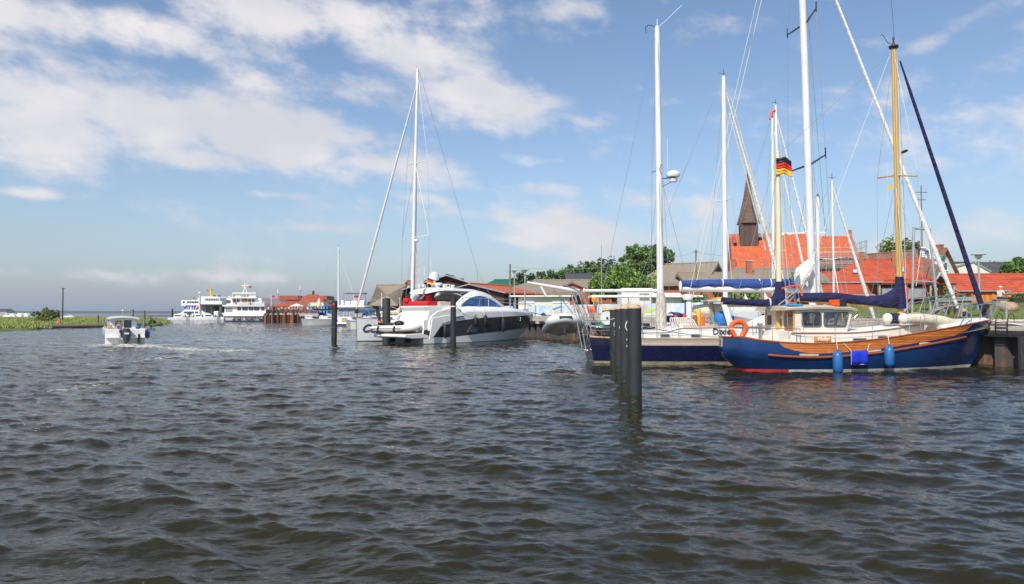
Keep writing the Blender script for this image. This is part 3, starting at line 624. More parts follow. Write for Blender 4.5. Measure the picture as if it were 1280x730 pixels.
def fender(parent_name, label, top, r, L, mat, rope_to=None, capm='blackp', cat='fender', group=None):
    """a hanging boat fender: its own thing"""
    t = thing('fender', label, cat, top, 0, group)
    MB().lathe([(.02, .08), (.045, .03), (r*.75, -.03), (r, -.12), (r*1.02, -L*.5), (r, -L+.14), (r*.7, -L+.04), (.04, -L), (.035, -L-.05)], n=14).build('body', mat, t, smooth=True)
    MB().lathe([(.05, .10), (.05, .02)], n=8).build('eye', capm, t)
    if rope_to is not None: MB().tube([(0, 0, .08), Vector(rope_to)-Vector(top)], .012, 5).build('lanyard', 'rope', t)
    return t
def flag(parent, a, w, h, kind='german', name='flag', yaw=0, seed=1, top=None):
    """rippled cloth hanging from point a; stripes as material bands"""
    mats = {'german': ['blackp', flat('flag_red', (.62, .02, .02)), flat('flag_gold', (.75, .45, .03))], 'white': ['sailcloth'], 'red': [flat('flag_red', (.62, .02, .02))], 'yellow': [flat('flag_gold', (.75, .45, .03))], 'orange': [flat('flag_orange', (.8, .25, .02))], 'danish': [flat('flag_red', (.62, .02, .02))], 'green': [flat('flag_green', (.05, .35, .12)), flat('flag_violet', (.18, .12, .45)), flat('flag_white', (.6, .6, .62))]}[kind]
    mb = MB(); n = 10; m = 6; ca, sa = math.cos(yaw), math.sin(yaw)
    for j in range(m):
        mb.mi = min(len(mats)-1, j*len(mats)//m); rows = []
        for jj in (j, j+1):
            rows.append([(a[0]+(w*i/n)*ca-.10*w*math.sin(i*.9+jj*.3+seed)*sa*(i/n), a[1]+(w*i/n)*sa+.13*w*math.sin(i*.75+jj*.25+seed)*ca*(i/n), a[2]-h*jj/m-.16*h*(i/n)**1.5-.07*h*math.sin(i*.6+seed)) for i in range(n+1)])
        mb.grid(rows[::-1])
    o = mb.build(name, mats, parent, smooth=True); md = o.modifiers.new('thick', 'SOLIDIFY'); md.thickness = .006; return o
def railing(parent, pts, h, heights=(1.0, .52), post_every=1, r=.013, mat='steel', name='guard_rail'):
    mb = MB(); 
    for k in range(0, len(pts), post_every): p = Vector(pts[k]); mb.tube([p, p+Vector((0, 0, h))], r*1.15, 6)
    o = mb.build('stanchions', mat, parent)
    for q in heights: MB().tube([Vector(p)+Vector((0, 0, h*q)) for p in pts], r*.7, 5).build(name, mat, parent)
    return o

# ------------------------------------------------------------------ A. blue and wood motor sailer
gA = G(926, 466); FA = Frame(gA.x, gA.y+1.15, 11.0); OA = tuple(FA.o)
def build_blue():
    t = thing('motor_sailer', 'blue hulled ketch with varnished wood strakes, white wheelhouse and navy sail covers', 'motor sailer', OA, FA.yaw); f = FA
    Bm = 1.55
    xs0 = f.xz(907, 425, -.2)[0]; xb = f.xz(1241, 400, 0)[0]; xw0 = f.xz(921, 465, -.1)[0]; xwb = f.xz(1214, 461, 0)[0]
    plan = crv([(0, 0), (.008, .30), (.03, .58), (.08, .80), (.2, .95), (.42, 1), (.62, .95), (.78, .76), (.90, .44), (.965, .19), (1, .02)])
    sh = [(907, 421.5, .1), (920, 421.3, .6), (945, 425, 1.05), (980, 428.6, 1.35), (1020, 430, 1.5), (1060, 428, 1.5), (1100, 423.5, 1.4), (1150, 414.5, 1.05), (1190, 407, .65), (1222, 401.5, .2), (1241, 399.5, 0)]
    zs = crv([f.xz(px, py, -yo) for px, py, yo in sh])
    def off(px_): return lambda x: zs(x)-px_
    wave = lambda k: crv([(0, 0), (.02, .36*k), (.09, .70*k), (.22, .9*k), (.42, 1*k), (.62, .9*k), (.78, .6*k), (.90, .27*k), (.97, .07*k), (1, 0)])
    rows = [dict(xs=xw0+.9, xb=xwb-1.2, z=-.75, b=lambda t_: .5*Bm*wave(1)(t_)), dict(xs=xw0+.05, xb=xwb-.12, z=-.06, b=lambda t_: Bm*wave(.86)(t_)), dict(xs=xw0, xb=xwb, z=.09, b=lambda t_: Bm*wave(.90)(t_)),
            dict(xs=xw0-.02, xb=xwb+.03, z=.135, b=lambda t_: Bm*wave(.915)(t_)),
            dict(xs=xs0+.10, xb=xwb+.42, z=lambda x: .36*zs(x)+.02, b=lambda t_: Bm*(.45*wave(.98)(t_)+.55*plan(t_)*.98)),
            dict(xs=xs0-.05, xb=xb-.42, z=lambda x: zs(x)-.52, b=lambda t_: Bm*(.15*wave(1)(t_)+.85*plan(t_))),
            dict(xs=xs0-.04, xb=xb-.30, z=lambda x: zs(x)-.36, b=lambda t_: Bm*plan(t_)*.998), dict(xs=xs0-.02, xb=xb, z=lambda x: zs(x), b=lambda t_: Bm*plan(t_))]
    A = hull_rows(rows, 44)
    mb = MB(); mb.mi = 0; hull_band(mb, A, 0, 1); mb.build('keel', 'red_af', t, smooth=True)
    MB_ = MB(); hull_band(MB_, A, 1, 2); MB_.build('boot_top', 'boot', t, smooth=True)
    hull_band(MB(), A, 2, 7).build('hull', 'blue_hull', t, smooth=True)
    MB_ = MB(); hull_band(MB_, A, 1, 2, out=.004, i0=0, i1=12); MB_.build('red_stern_patch', 'red_af', t, smooth=True)
    # varnished upper strakes between sheer and rub rail
    i0 = next(i for i, p in enumerate(A[6]) if p[0] > f.xz(968, 432, -1.3)[0]); i1 = next(i for i, p in enumerate(A[6]) if p[0] > f.xz(1196, 410, -.6)[0])
    for sg in (1, -1):
        mb = MB(); rw = []
        for k, q in enumerate((0, .5, 1)):
            row = []
            for i in range(i0, i1+1):
                a, b = A[6][i], A[7][i]; qq = q; e = min(1, (i-i0)/4.0+.0); e2 = min(1, (i1-i)/3.0)
                qlo = 1-(1-.02)*min(e, e2)**.5; qq = qlo+(1-qlo)*q
                row.append((a[0]+(b[0]-a[0])*qq, sg*(a[1]+(b[1]-a[1])*qq+.012), a[2]+(b[2]-a[2])*qq))
            rw.append(row)
        mb.grid(rw if sg < 0 else rw[::-1]); mb.build('wood_strakes', 'varnish', t, smooth=True)
    for sg in (1, -1):
        MB().tube(rail_line(A, 7, sg, .015), .035, 6).build('cap_rail', 'varn', t, smooth=True)
    j0 = next(i for i, p in enumerate(A[5]) if p[0] > f.xz(952, 441, -1.2)[0]); j1 = next(i for i, p in enumerate(A[5]) if p[0] > f.xz(1205, 422, -.6)[0])
    for sg in (1, -1):
        MB().tube([(p[0], sg*(p[1]+.02), p[2]+.03) for p in A[5][j0:j1]], .042, 6).build('rubbing_strake', 'varn', t, smooth=True)
        for (pa, pb) in ((1000, 1023), (1083, 1100), (1150, 1170)):
            xa_, xb_ = f.xz(pa, 440, -1.5)[0], f.xz(pb, 440, -1.5)[0]; seg = [p for p in A[5] if xa_ <= p[0] <= xb_]
            mb = MB(); L = [(xa_+(xb_-xa_)*k/5) for k in range(6)]; yb = crv([(p[0], p[1]) for p in A[5]]); zb_ = crv([(p[0], p[2]) for p in A[5]])
            mb.grid([[(x, sg*(yb(x)+.016), zb_(x)+.085) for x in L], [(x, sg*(yb(x)+.018), zb_(x)+.15) for x in L]]); mb.build('scupper_plate', 'boot', t)
    deck(MB(), A, 7, -.30, .04).build('deck', 'teak', t)
    hull_band(MB(), A, 6, 7, out=-.05).build('bulwark_inner', 'gelcoat_old', t)
    # trunk cabin
    ya = -1.12
    tx0, tz0 = f.xz(989, 415, ya); tx1 = f.xz(1160, 405, -.7)[0]; ztop = crv([f.xz(989, 415, ya), f.xz(1060, 415, ya), f.xz(1110, 410.5, -1.0), f.xz(1160, 404, -.7)]); mb = MB()
    hw = crv([(tx0, 1.12), (tx0+3.5, 1.1), (tx1-1.2, .85), (tx1, .5)]); L = [tx0+(tx1-tx0)*k/16 for k in range(17)]
    rings = [[(x, -hw(x)-.04, .6), (x, -hw(x), ztop(x)-.05), (x, -hw(x)+.06, ztop(x)), (x, 0, ztop(x)+.05), (x, hw(x)-.06, ztop(x)), (x, hw(x), ztop(x)-.05), (x, hw(x)+.04, .6)] for x in L]
    MB().loft(rings, True, True).build('trunk_cabin', 'gelcoat_old', t, smooth=True)
    for sg in (1, -1): MB().tube([(x, sg*(hw(x)+.015), ztop(x)-.03) for x in L], .022, 5).build('cabin_trim', 'varn', t)
    for (a, b, c_, d) in ((1066, 1084, 422.3, 428), (1098, 1111, 419.5, 425)):
        (xa_, za_), (xb_, zb_) = f.xz(a, d, ya-.03), f.xz(b, c_, ya-.03); yy = -hw((xa_+xb_)/2)-.02
        window(t, rounded(xa_, xb_, za_, zb_, .06), yy, both=True)
    # name board
    (xa_, za_), (xb_, zb_) = f.xz(1017, 426.6, ya), f.xz(1037.6, 420.4, ya); nbd = MB().box(xa_, xb_, ya-.075, ya-.03, za_, zb_).build('name_board', flat('name_board_orange', (.62, .24, .03)), t, bevel=.008)
    text('lettering', '·Malby·', .20, ((xa_+xb_)/2, ya-.078, (za_+zb_)/2+.01), (math.pi/2, 0, 0), 'gelcoat', nbd, .003, shear=.35, bold=.004)
    # wheelhouse
    yw = -1.0; pA = [f.xz(993.5, 415.2, yw), f.xz(1058.6, 415.2, yw), f.xz(1066, 387.5, yw), f.xz(993.5, 387.5, yw)]
    x0, x1b, x1t, zb, zt = pA[0][0], pA[1][0], pA[2][0], pA[0][1], pA[2][1]
    wins = []
    for (a, b, c_, d) in ((1002.5, 1026, 390.3, 408), (1030, 1060, 390.5, 408)):
        (xa_, za_), (xb_, zb_) = f.xz(a, d, yw), f.xz(b, c_, yw); wins.append((xa_, xb_, za_, zb_))
    # side walls with real window openings
    for sg in (1, -1):
        mb = MB(); y0_, y1_ = sg*1.0, sg*.95; z0w, z1w = wins[0][2], wins[0][3]
        mb.prism([(x0, zb-.05), (x1b, zb-.05), (x1b+(x1t-x1b)*(z0w-zb)/(zt-zb), z0w), (x0, z0w)], min(y0_, y1_), max(y0_, y1_))
        mb.prism([(x0, z1w), (x1b+(x1t-x1b)*(z1w-zb)/(zt-zb), z1w), (x1t, zt), (x0, zt)], min(y0_, y1_), max(y0_, y1_))
        mb.prism([(x0, z0w), (wins[0][0], z0w), (wins[0][0], z1w), (x0, z1w)], min(y0_, y1_), max(y0_, y1_))
        mb.prism([(wins[0][1], z0w), (wins[1][0], z0w), (wins[1][0], z1w), (wins[0][1], z1w)], min(y0_, y1_), max(y0_, y1_))
        mb.prism([(wins[1][1]-.10, z0w), (x1b+(x1t-x1b)*(z0w-zb)/(zt-zb), z0w), (x1b+(x1t-x1b)*(z1w-zb)/(zt-zb), z1w), (wins[1][1]-.02, z1w)], min(y0_, y1_), max(y0_, y1_))
        mb.build('wheelhouse_side', 'gelcoat_old', t)
        for k, w in enumerate(wins):
            poly = rounded(w[0]-.02, w[1]+.02, w[2]-.02, w[3]+.02, .11)
            if k: poly = [(x-(.10 if x > (w[0]+w[1])/2 and z < (w[2]+w[3])/2 else 0), z) for x, z in poly]
            mb = MB(); ring_prism(mb, poly, shrink(poly, .045), sg*1.028, sg*.985); mid = (w[0]+w[1])/2+(.08 if k == 0 else -.05); mb.box(mid-.02, mid+.02, min(sg*.975, sg*1.012), max(sg*.975, sg*1.012), w[2], w[3]); wd = mb.build('window', flat('window_rubber', (.10, .11, .12), .4), t)
            MB().prism(shrink(poly, .04), sg*.985, sg*.98).build('pane', pm('wheelhouse_glass', (.05, .06, .07), .05, var=.1, alpha=.42, spec=.8) if 'whg' not in M else M['whg'], wd)
    mb = MB(); mb.box(x1b-.02, x1b+.03, -.94, .94, zb-.05, zb+.25); mb.build('wheelhouse_front', 'gelcoat_old', t)
    for yy in (-.9, -.3, .3, .9): MB().tube([(x1b, yy, zb+.2), (x1t-.05, yy, zt)], .035, 4).build('front_pillar', 'gelcoat_old', t)
    # aft bulkhead in varnished wood with door
    MB().box(x0-.02, x0+.02, -.98, -.35, zb-.35, zt).build('aft_bulkhead', 'varn', t); bk = MB(); bk.box(x0-.02, x0+.02, .35, .98, zb-.35, zt); bk.box(x0-.02, x0+.02, -.35, .35, zt-.2, zt); bk.build('aft_bulkhead', 'gelcoat_old', t)
    dr = MB(); dr.box(x0-.05, x0-.02, -.34, .34, zb-.5, zt-.2); dr = dr.build('door', 'gelcoat_old', t); MB().box(x0-.056, x0-.05, -.2, .2, zb+.2, zt-.35).build('pane', 'glass', dr); MB().box(x0-.06, x0-.055, -.24, .24, zb+.16, zb+.2).build('frame', 'spruce', dr)
    for yy in (-.72, .72): MB().box(x0-.028, x0-.02, yy-.16, yy+.16, zb+.25, zt-.2).build('bulkhead_pane', 'glass', t)
    MB().box(x0-.04, x0+.0, -1.02, -.95, zb-.6, zt).build('corner_post', 'spruce', t); MB().box(x0-.04, x0+.0, .95, 1.02, zb-.6, zt).build('corner_post', 'spruce', t)
    # wheelhouse interior: wheel, bench
    MB().box(x0+.3, x1b-.2, .2, .6, zb-.3, zb+.32).build('helm_console', 'varn', t); MB().tube([(x0+1.2, 0, zb+.1), (x0+1.0, 0, zb+.65)], .035, 6).build('helm_post', 'varn', t)
    # roof
    xr0, xr1 = f.xz(981, 385, yw)[0], f.xz(1069, 385, yw)[0]
    rp = []
    for x, dz in ((xr0, -.02), (xr0+.3, 0), ((xr0+xr1)/2, .04), (xr1-.4, .01), (xr1, -.03)):
        rp.append([(x, -1.13, zt+dz), (x, -1.15, zt+.07+dz), (x, -.7, zt+.15+dz), (x, 0, zt+.18+dz), (x, .7, zt+.15+dz), (x, 1.15, zt+.07+dz), (x, 1.13, zt+dz)])
    MB().loft(rp, True, True).build('roof', pm('wheelhouse_roof', (.52, .46, .36), .7, var=.12, scale=3), t, smooth=True)
    # on the roof: boathook, outboard-grey box
    zr = zt+.19; MB().tube([(xr0+1.5, -.7, zr+.05), (xr1-.5, -.75, zr+.06)], .028, 6).build('boat_hook', 'varn', t)
    MB().box(xr1-.85, xr1-.62, -.95, -.6, zr-.03, zr+.20).build('navigation_light', 'orange', t, bevel=.02); MB().box(xr1-.61, xr1-.30, -.95, -.62, zr-.04, zr+.22).build('light_shield', 'blackp', t, bevel=.03)
    MB().box(xr0+.25, xr0+.85, -.9, -.5, zr-.04, zr+.03).build('roof_hatch', flat('hatch_blue', (.02, .25, .6)), t, bevel=.02)
    mb = MB(); 
    for a, b in (((xr0+.1, -.4), (xr0+.7, -.8)), ((xr0+.9, -.3), (xr0+.5, -.8)), ((xr0+.2, -.8), (xr0+.9, -.5))): mb.tube([(a[0], a[1], zr), (b[0], b[1], zr+.6)], .02, 5)
    mb.build('boom_gallows', 'galv', t); MB().tube(smooth_line([(xr0+.0, -.8, zr+.62), (xr0+.5, -.8, zr+.72), (xr0+.75, -.8, zr+.66), (xr0+.85, -.8, zr+.35)]), .035, 6).build('lifeline_coil', 'orange', t)
    # cockpit coaming
    cx0 = f.xz(936, 424, -.9)[0]; mb = MB()
    for sg in (1, -1): mb.prism([(cx0, zs(cx0)-.3), (x0, zs(x0)-.3), (x0, zs(x0)+.36), (x0-.45, zs(x0)+.12), (cx0, zs(cx0)+.02)], sg*.95-.03, sg*.95+.03)
    mb.build('cockpit_coaming', 'gelcoat_old', t)
    MB().box(cx0, x0, -.92, .92, .55, .62).build('cockpit_floor', 'teak', t)
    # mizzen mast, cream with navy boot, main mast varnished
    mz0 = f.pt(974.5, 424, 0); mzt = f.pt(972, 190, 0); mzm = f.pt(974.5, 352, 0)
    mast_part(t, (mz0.x, 0, .5), (mzt.x, 0, mzt.z), .108, .09, 'cream_spar', 'mizzen_mast'); MB().tube([(mz0.x, 0, .55), (mz0.x, 0, f.pt(974, 380).z)], .135, 12).build('mast_foot', 'spruce', t, smooth=True)
    mm0 = f.pt(1126, 404, 0); mmt = f.pt(1117, 60, 0)
    mast_part(t, (mm0.x, 0, .8), (mmt.x, 0, mmt.z), .12, .10, 'spruce', 'main_mast')
    MB().lathe([(.15, 0), (.19, .04), (.19, .1), (.06, .14), (.03, .3), (.05, .42), (.01, .5)], (mmt.x, 0, mmt.z-.02)).build('masthead', 'blackp', t, smooth=True)
    sp = f.pt(1121, 219, 0); MB().tube([(sp.x-.05, -1.15, sp.z-.25), (sp.x, 0, sp.z), (sp.x-.0, 1.15, sp.z+.1)], .035, 6).build('spreader', 'spruce', t)
    MB().tube([(sp.x+.15, -.1, sp.z+.9), (sp.x+.4, -.1, sp.z+1.0)], .06, 6).build('steaming_light', 'blackp', t)
    # mizzen boom cover + mast boot
    sailcover(t, [f.xz(903, 371), f.xz(935, 374), f.xz(957, 374), f.xz(966, 369), f.xz(971, 355), f.xz(975, 352)], [f.xz(903, 380), f.xz(940, 382.5), f.xz(965, 384), f.xz(979, 383)], .13, ties=[f.xz(961, 370)[0]], seed=1, name='mizzen_sail_cover')
    a = f.xz(979.5, 383)[0]; MB().tube([(mzm.x, 0, f.xz(974, 385)[1]), (mzm.x, 0, f.xz(974, 366)[1]), (mzm.x, 0, f.xz(974, 352)[1])], [.22, .20, .14], 14).build('mast_boot', 'canvas_navy', t, smooth=True)
    MB().tube([(f.xz(902, 379)[0], 0, f.xz(902, 379)[1]), (mz0.x, 0, f.xz(974, 383)[1])], .05, 8).build('mizzen_boom', 'spruce', t)
    # main boom cover
    sailcover(t, [f.xz(998, 366), f.xz(1040, 365.5), f.xz(1085, 370), f.xz(1103, 368), f.xz(1115, 362), f.xz(1122, 353), f.xz(1125.5, 346)], [f.xz(998, 376.5), f.xz(1050, 379), f.xz(1090, 382.5), f.xz(1112, 385.5), f.xz(1131, 386)], .17, seed=2, name='main_sail_cover')
    MB().tube([(mm0.x-.02, 0, f.xz(1125, 386)[1]), (mm0.x-.03, 0, f.xz(1125, 366)[1]), (mm0.x-.03, 0, f.xz(1125, 346)[1])], [.23, .21, .15], 14).build('mast_boot', 'canvas_navy', t, smooth=True)
    MB().tube([(f.xz(997, 375)[0], 0, f.xz(997, 375)[1]), (mm0.x, 0, f.xz(1126, 385)[1])], .06, 8).build('main_boom', 'spruce', t)
    # furled headsail and stays
    ft = f.pt(1125, 76); fb = f.pt(1231, 394); MB().tube([ft, ft.lerp(fb, .06), ft.lerp(fb, .12), ft.lerp(fb, .6), ft.lerp(fb, .97), fb], [.03, .04, .06, .085, .11, .09], 10).build('furled_headsail', 'canvas_navy', t, smooth=True)
    MB().lathe([(.12, 0), (.13, .03), (.06, .06), (.06, .12), (.13, .15), (.12, .18)], (fb.x+.02, 0, fb.z-.22)).build('furling_drum', 'blackp', t)
    for sg in (-1, 1):
        for (dx, dy, zt_) in ((-.5, 0, sp.z-.3), (.4, 0, sp.z-.3), (0, 0, mmt.z-.1)):
            e = (mm0.x+dx*1.4, sg*1.32, zs(mm0.x)); top = (mmt.x, 0, zt_)
            if zt_ > sp.z: stay(t, e, (sp.x-.03, sg*1.13, sp.z)); stay(t, (sp.x-.03, sg*1.13, sp.z), top)
            else: stay(t, e, top)
        for dx in (-.35, .35): stay(t, (mz0.x+dx, sg*1.2, zs(mz0.x)), (mzt.x, 0, mzt.z-.3))
        stay(t, (mz0.x+.3, sg*.15, f.xz(975, 350)[1]), (mzt.x, 0, mzt.z-.5), .009, 'rope', 'halyard')
    stay(t, (mmt.x, 0, mmt.z-.1), (mzt.x, 0, mzt.z-.1)); stay(t, (mzt.x, 0, mzt.z), (xs0+.2, 0, 1.6))
    stay(t, (mmt.x-.1, .05, mmt.z-.2), (f.xz(1000, 372)[0], .1, f.xz(1000, 372)[1]), .008, 'rope', 'topping_lift')
    for k, (dx, m_) in enumerate(((-.16, 'ropeg'), (.14, 'rope'), (.2, 'wire'))): stay(t, (mmt.x+dx*.5, -.1, mmt.z-.15), (mm0.x+dx, -.15, f.xz(1125, 348)[1]), .009, m_, 'halyard')
    a = f.pt(1107, 48+12); MB().tube(smooth_line([(mmt.x, 0, mmt.z+.15), (mmt.x-.25, 0, mmt.z+.2), (mmt.x-.5, 0, mmt.z+.5), (mmt.x-.6, 0, mmt.z+.45)]), .012, 4).build('wind_vane', 'blackp', t); MB().tube([(mmt.x+.05, 0, mmt.z), (mmt.x-.1, 0, mmt.z+2.6)], .006, 4).build('whip_antenna', 'blackp', t)
    # bow: pulpit, white foredeck, windlass, sail bag
    fx0, fx1 = f.xz(1165, 408, -.6)[0], xb-.35; mb = MB(); L = [fx0+(fx1-fx0)*k/8 for k in range(9)]; yb = crv([(p[0], p[1]) for p in A[7]])
    mb.loft([[(x, -max(.05, yb(x)-.12), zs(x)-.1), (x, -max(.03, yb(x)-.3), zs(x)+.12), (x, max(.03, yb(x)-.3), zs(x)+.12), (x, max(.05, yb(x)-.12), zs(x)-.1)] for x in L]); mb.build('foredeck', 'gelcoat', t, smooth=True)
    for sg in (-1, 1):
        q = [f.pt(1170, 407, 0), f.pt(1190, 386, 0), f.pt(1215, 381, 0), f.pt(1247, 377, 0)]
        ln = [(q[0].x, sg*yb(q[0].x), zs(q[0].x)), (q[1].x, sg*yb(q[1].x), q[1].z), (q[2].x, sg*.42, q[2].z), (q[3].x, sg*.12, q[3].z)]
        bent(MB(), ln, .022).build('pulpit_rail', 'steel', t, smooth=True)
        MB().tube([(q[1].x, sg*yb(q[1].x), zs(q[1].x)), (q[1].x, sg*yb(q[1].x), q[1].z)], .02, 6).build('pulpit_post', 'steel', t); MB().tube([(xb-.25, sg*.1, zs(xb)-.05), (q[3].x, sg*.12, q[3].z)], .022, 6).build('pulpit_post', 'steel', t); MB().tube([(q[2].x+.05, sg*.3, zs(q[2].x)), (q[2].x+.1, sg*.4, q[2].z)], .02, 6).build('pulpit_post', 'steel', t)
    MB().tube([(f.pt(1247, 377).x, -.12, f.pt(1247, 377).z), (f.pt(1247, 377).x, .12, f.pt(1247, 377).z)], .022, 6).build('pulpit_rail', 'steel', t)
    # canvas-covered roll along the rail (cream), two round ends with navy bands
    pts = [f.pt(1129, 398.5, -.95), f.pt(1137, 398.5, -.95), f.pt(1152, 399, -.9), f.pt(1175, 401.5, -.75), f.pt(1194, 406, -.55), f.pt(1204, 410.5, -.5)]
    MB().tube(smooth_line(pts, 4), [.17, .19, .20, .21, .22, .22, .20, .15, .06], 14).build('furled_sail_bag', 'canvas_cream', t, smooth=True)
    c = f.pt(1129.5, 398.5, -.95); MB().sph(c, (.19, .20, .215)).build('raft_end', 'gelcoat_old', t, smooth=True)
    c2 = f.pt(1109.5, 398, -.5); MB().sph(c2, (.18, .2, .21)).build('raft_end', 'gelcoat_old', t, smooth=True); MB().tube([c2+Vector((.08, 0, 0)), c2+Vector((.48, 0, -.01))], [.20, .21], 14).build('raft_band', 'canvas_navy', t, smooth=True)
    # stanchions and lifelines both sides
    for sg in (-1, 1):
        xs_ = [f.xz(px, 420, -1.4)[0] for px in (995, 1042, 1088, 1123, 1150, 1172)]; pts = [(x, sg*(yb(x)-.04), zs(x)) for x in xs_]
        for p in pts: MB().tube([p, (p[0], p[1], p[2]+.62)], .012, 5).build('stanchion', 'steel', t)
        for q in (.62, .34): MB().tube([(p[0], p[1], p[2]+q) for p in pts], .006, 4).build('lifeline', 'wire', t)
        MB().tube(smooth_line([(xs0+.15, 0, 1.62), (xs0+.45, sg*.75, 1.62), (xs0+1.4, sg*1.15, 1.62), (xs0+2.4, sg*1.35, 1.6)]), .014, 5).build('stern_rail', 'steel', t)
        for x, y in ((xs0+.45, .72), (xs0+1.4, 1.12), (xs0+2.4, 1.32)): MB().tube([(x, sg*y, zs(x)), (x, sg*y, 1.62)], .012, 5).build('stanchion', 'steel', t)
    # stern deck clutter
    MB().box(xs0+.9, xs0+2.2, -.2, .45, .9, 1.32).build('deck_box', 'gelcoat_old', t, bevel=.03)
    MB().lathe([(.06, 0), (.06, .5), (.10, .52), (.10, .6)], (mz0.x-1.0, -.3, 1.2)).build('winch', 'steel', t)
    # lifebuoy, a horseshoe
    return t, zs, xs0
blue_boat, zsA, xs0A = build_blue()
# its own loose things: lifebuoy, fenders, cloth, flag, ropes
def wpt(f, p): return Vector((f.o.x+p[0]*f.u.x+p[1]*f.n.x, f.o.y+p[0]*f.u.y+p[1]*f.n.y, f.o.z+p[2]))
c = wpt(FA, FA.pt(923, 411.5, -.62)); lb = thing('lifebuoy', 'orange horseshoe lifebuoy hung on the stern rail of the blue and wood boat', 'lifebuoy', c, FA.yaw-R(14))
MB().tube([(.27*math.sin(a)*(1 if abs(a) < 2.2 else .8), 0, .03+.26*math.cos(a)-.07*(abs(a) > 2.2)) for a in np.linspace(-2.62, 2.62, 26)], .095, 10).build('ring', 'orange', lb, smooth=True)
for s in (-1, 1): MB().box(s*.27-.10, s*.27+.10, -.102, .102, -.02, .05).build('reflective_band', flat('buoy_band', (.75, .35, .2)), lb)
for (px, py0, py1, lbq) in ((1047, 440, 467, 'blue fender hanging amidships on the blue hull, left of the bright blue cloth'), (1111.5, 433.5, 459, 'blue fender hanging forward on the blue hull, right of the bright blue cloth')):
    a = wpt(FA, FA.pt(px, py0, -1.70)); b = FA.pt(px-2, 428, -1.5); b.z = zsA(b.x)+.25; L = (py1-py0)*a.y/F
    fender('', lbq, a, .175, L, 'bluefender', wpt(FA, b), 'bluefender', group='blue fenders on the blue and wood boat')
a, b = FA.pt(1064, 438.5, -1.62), FA.pt(1085.5, 455.5, -1.66)
cl = thing('hanging_cloth', 'bright blue rectangular cloth hanging over the side of the blue and wood boat', 'cloth', wpt(FA, a), FA.yaw)
MB().grid([[(x*(b.x-a.x)/8, -.02*math.sin(x*.9), -q*(a.z-b.z)-.01*math.sin(x+q*3)) for x in range(9)] for q in (0, .33, .66, 1)]).build('cloth', 'bluecloth', cl, smooth=True).modifiers.new('s', 'SOLIDIFY').thickness = .02
MB().tube([(0, 0, 0), (-.0, 0, -(a.z-b.z)), (b.x-a.x, 0, -(a.z-b.z)), (b.x-a.x, 0, 0)], .012, 5).build('seam', 'rope', cl)
for s, dx in ((0, -.55), (b.x-a.x, .3)): MB().tube([(s, 0, 0), (s+dx, .16, .58)], .012, 5).build('cord', 'rope', cl)
a = wpt(FA, FA.pt(969.5, 196, -.12)); fl = thing('german_flag', 'black red and gold flag flying at the cream mizzen masthead', 'flag', a, 0); flag(fl, (0, 0, 0), .66, .66, 'german', 'cloth', .1, 1); MB().tube([(0, 0, .1), (0, 0, -.8)], .012, 5).build('staff', 'spruce', fl)
a = wpt(FA, FA.pt(1109.5, 231, -.5)); fl = thing('pennant', 'small yellow pennant under the starboard spreader of the varnished mast', 'pennant', a, 0); MB().add([(0, 0, 0), (0, 0, -.2), (.32, .02, -.08)], [(0, 1, 2)]).build('cloth', flat('flag_gold', (.75, .45, .03)), fl).modifiers.new('s', 'SOLIDIFY').thickness = .006; MB().tube([(0, 0, .9), (0, 0, -.9)], .006, 4).build('halyard', 'rope', fl)

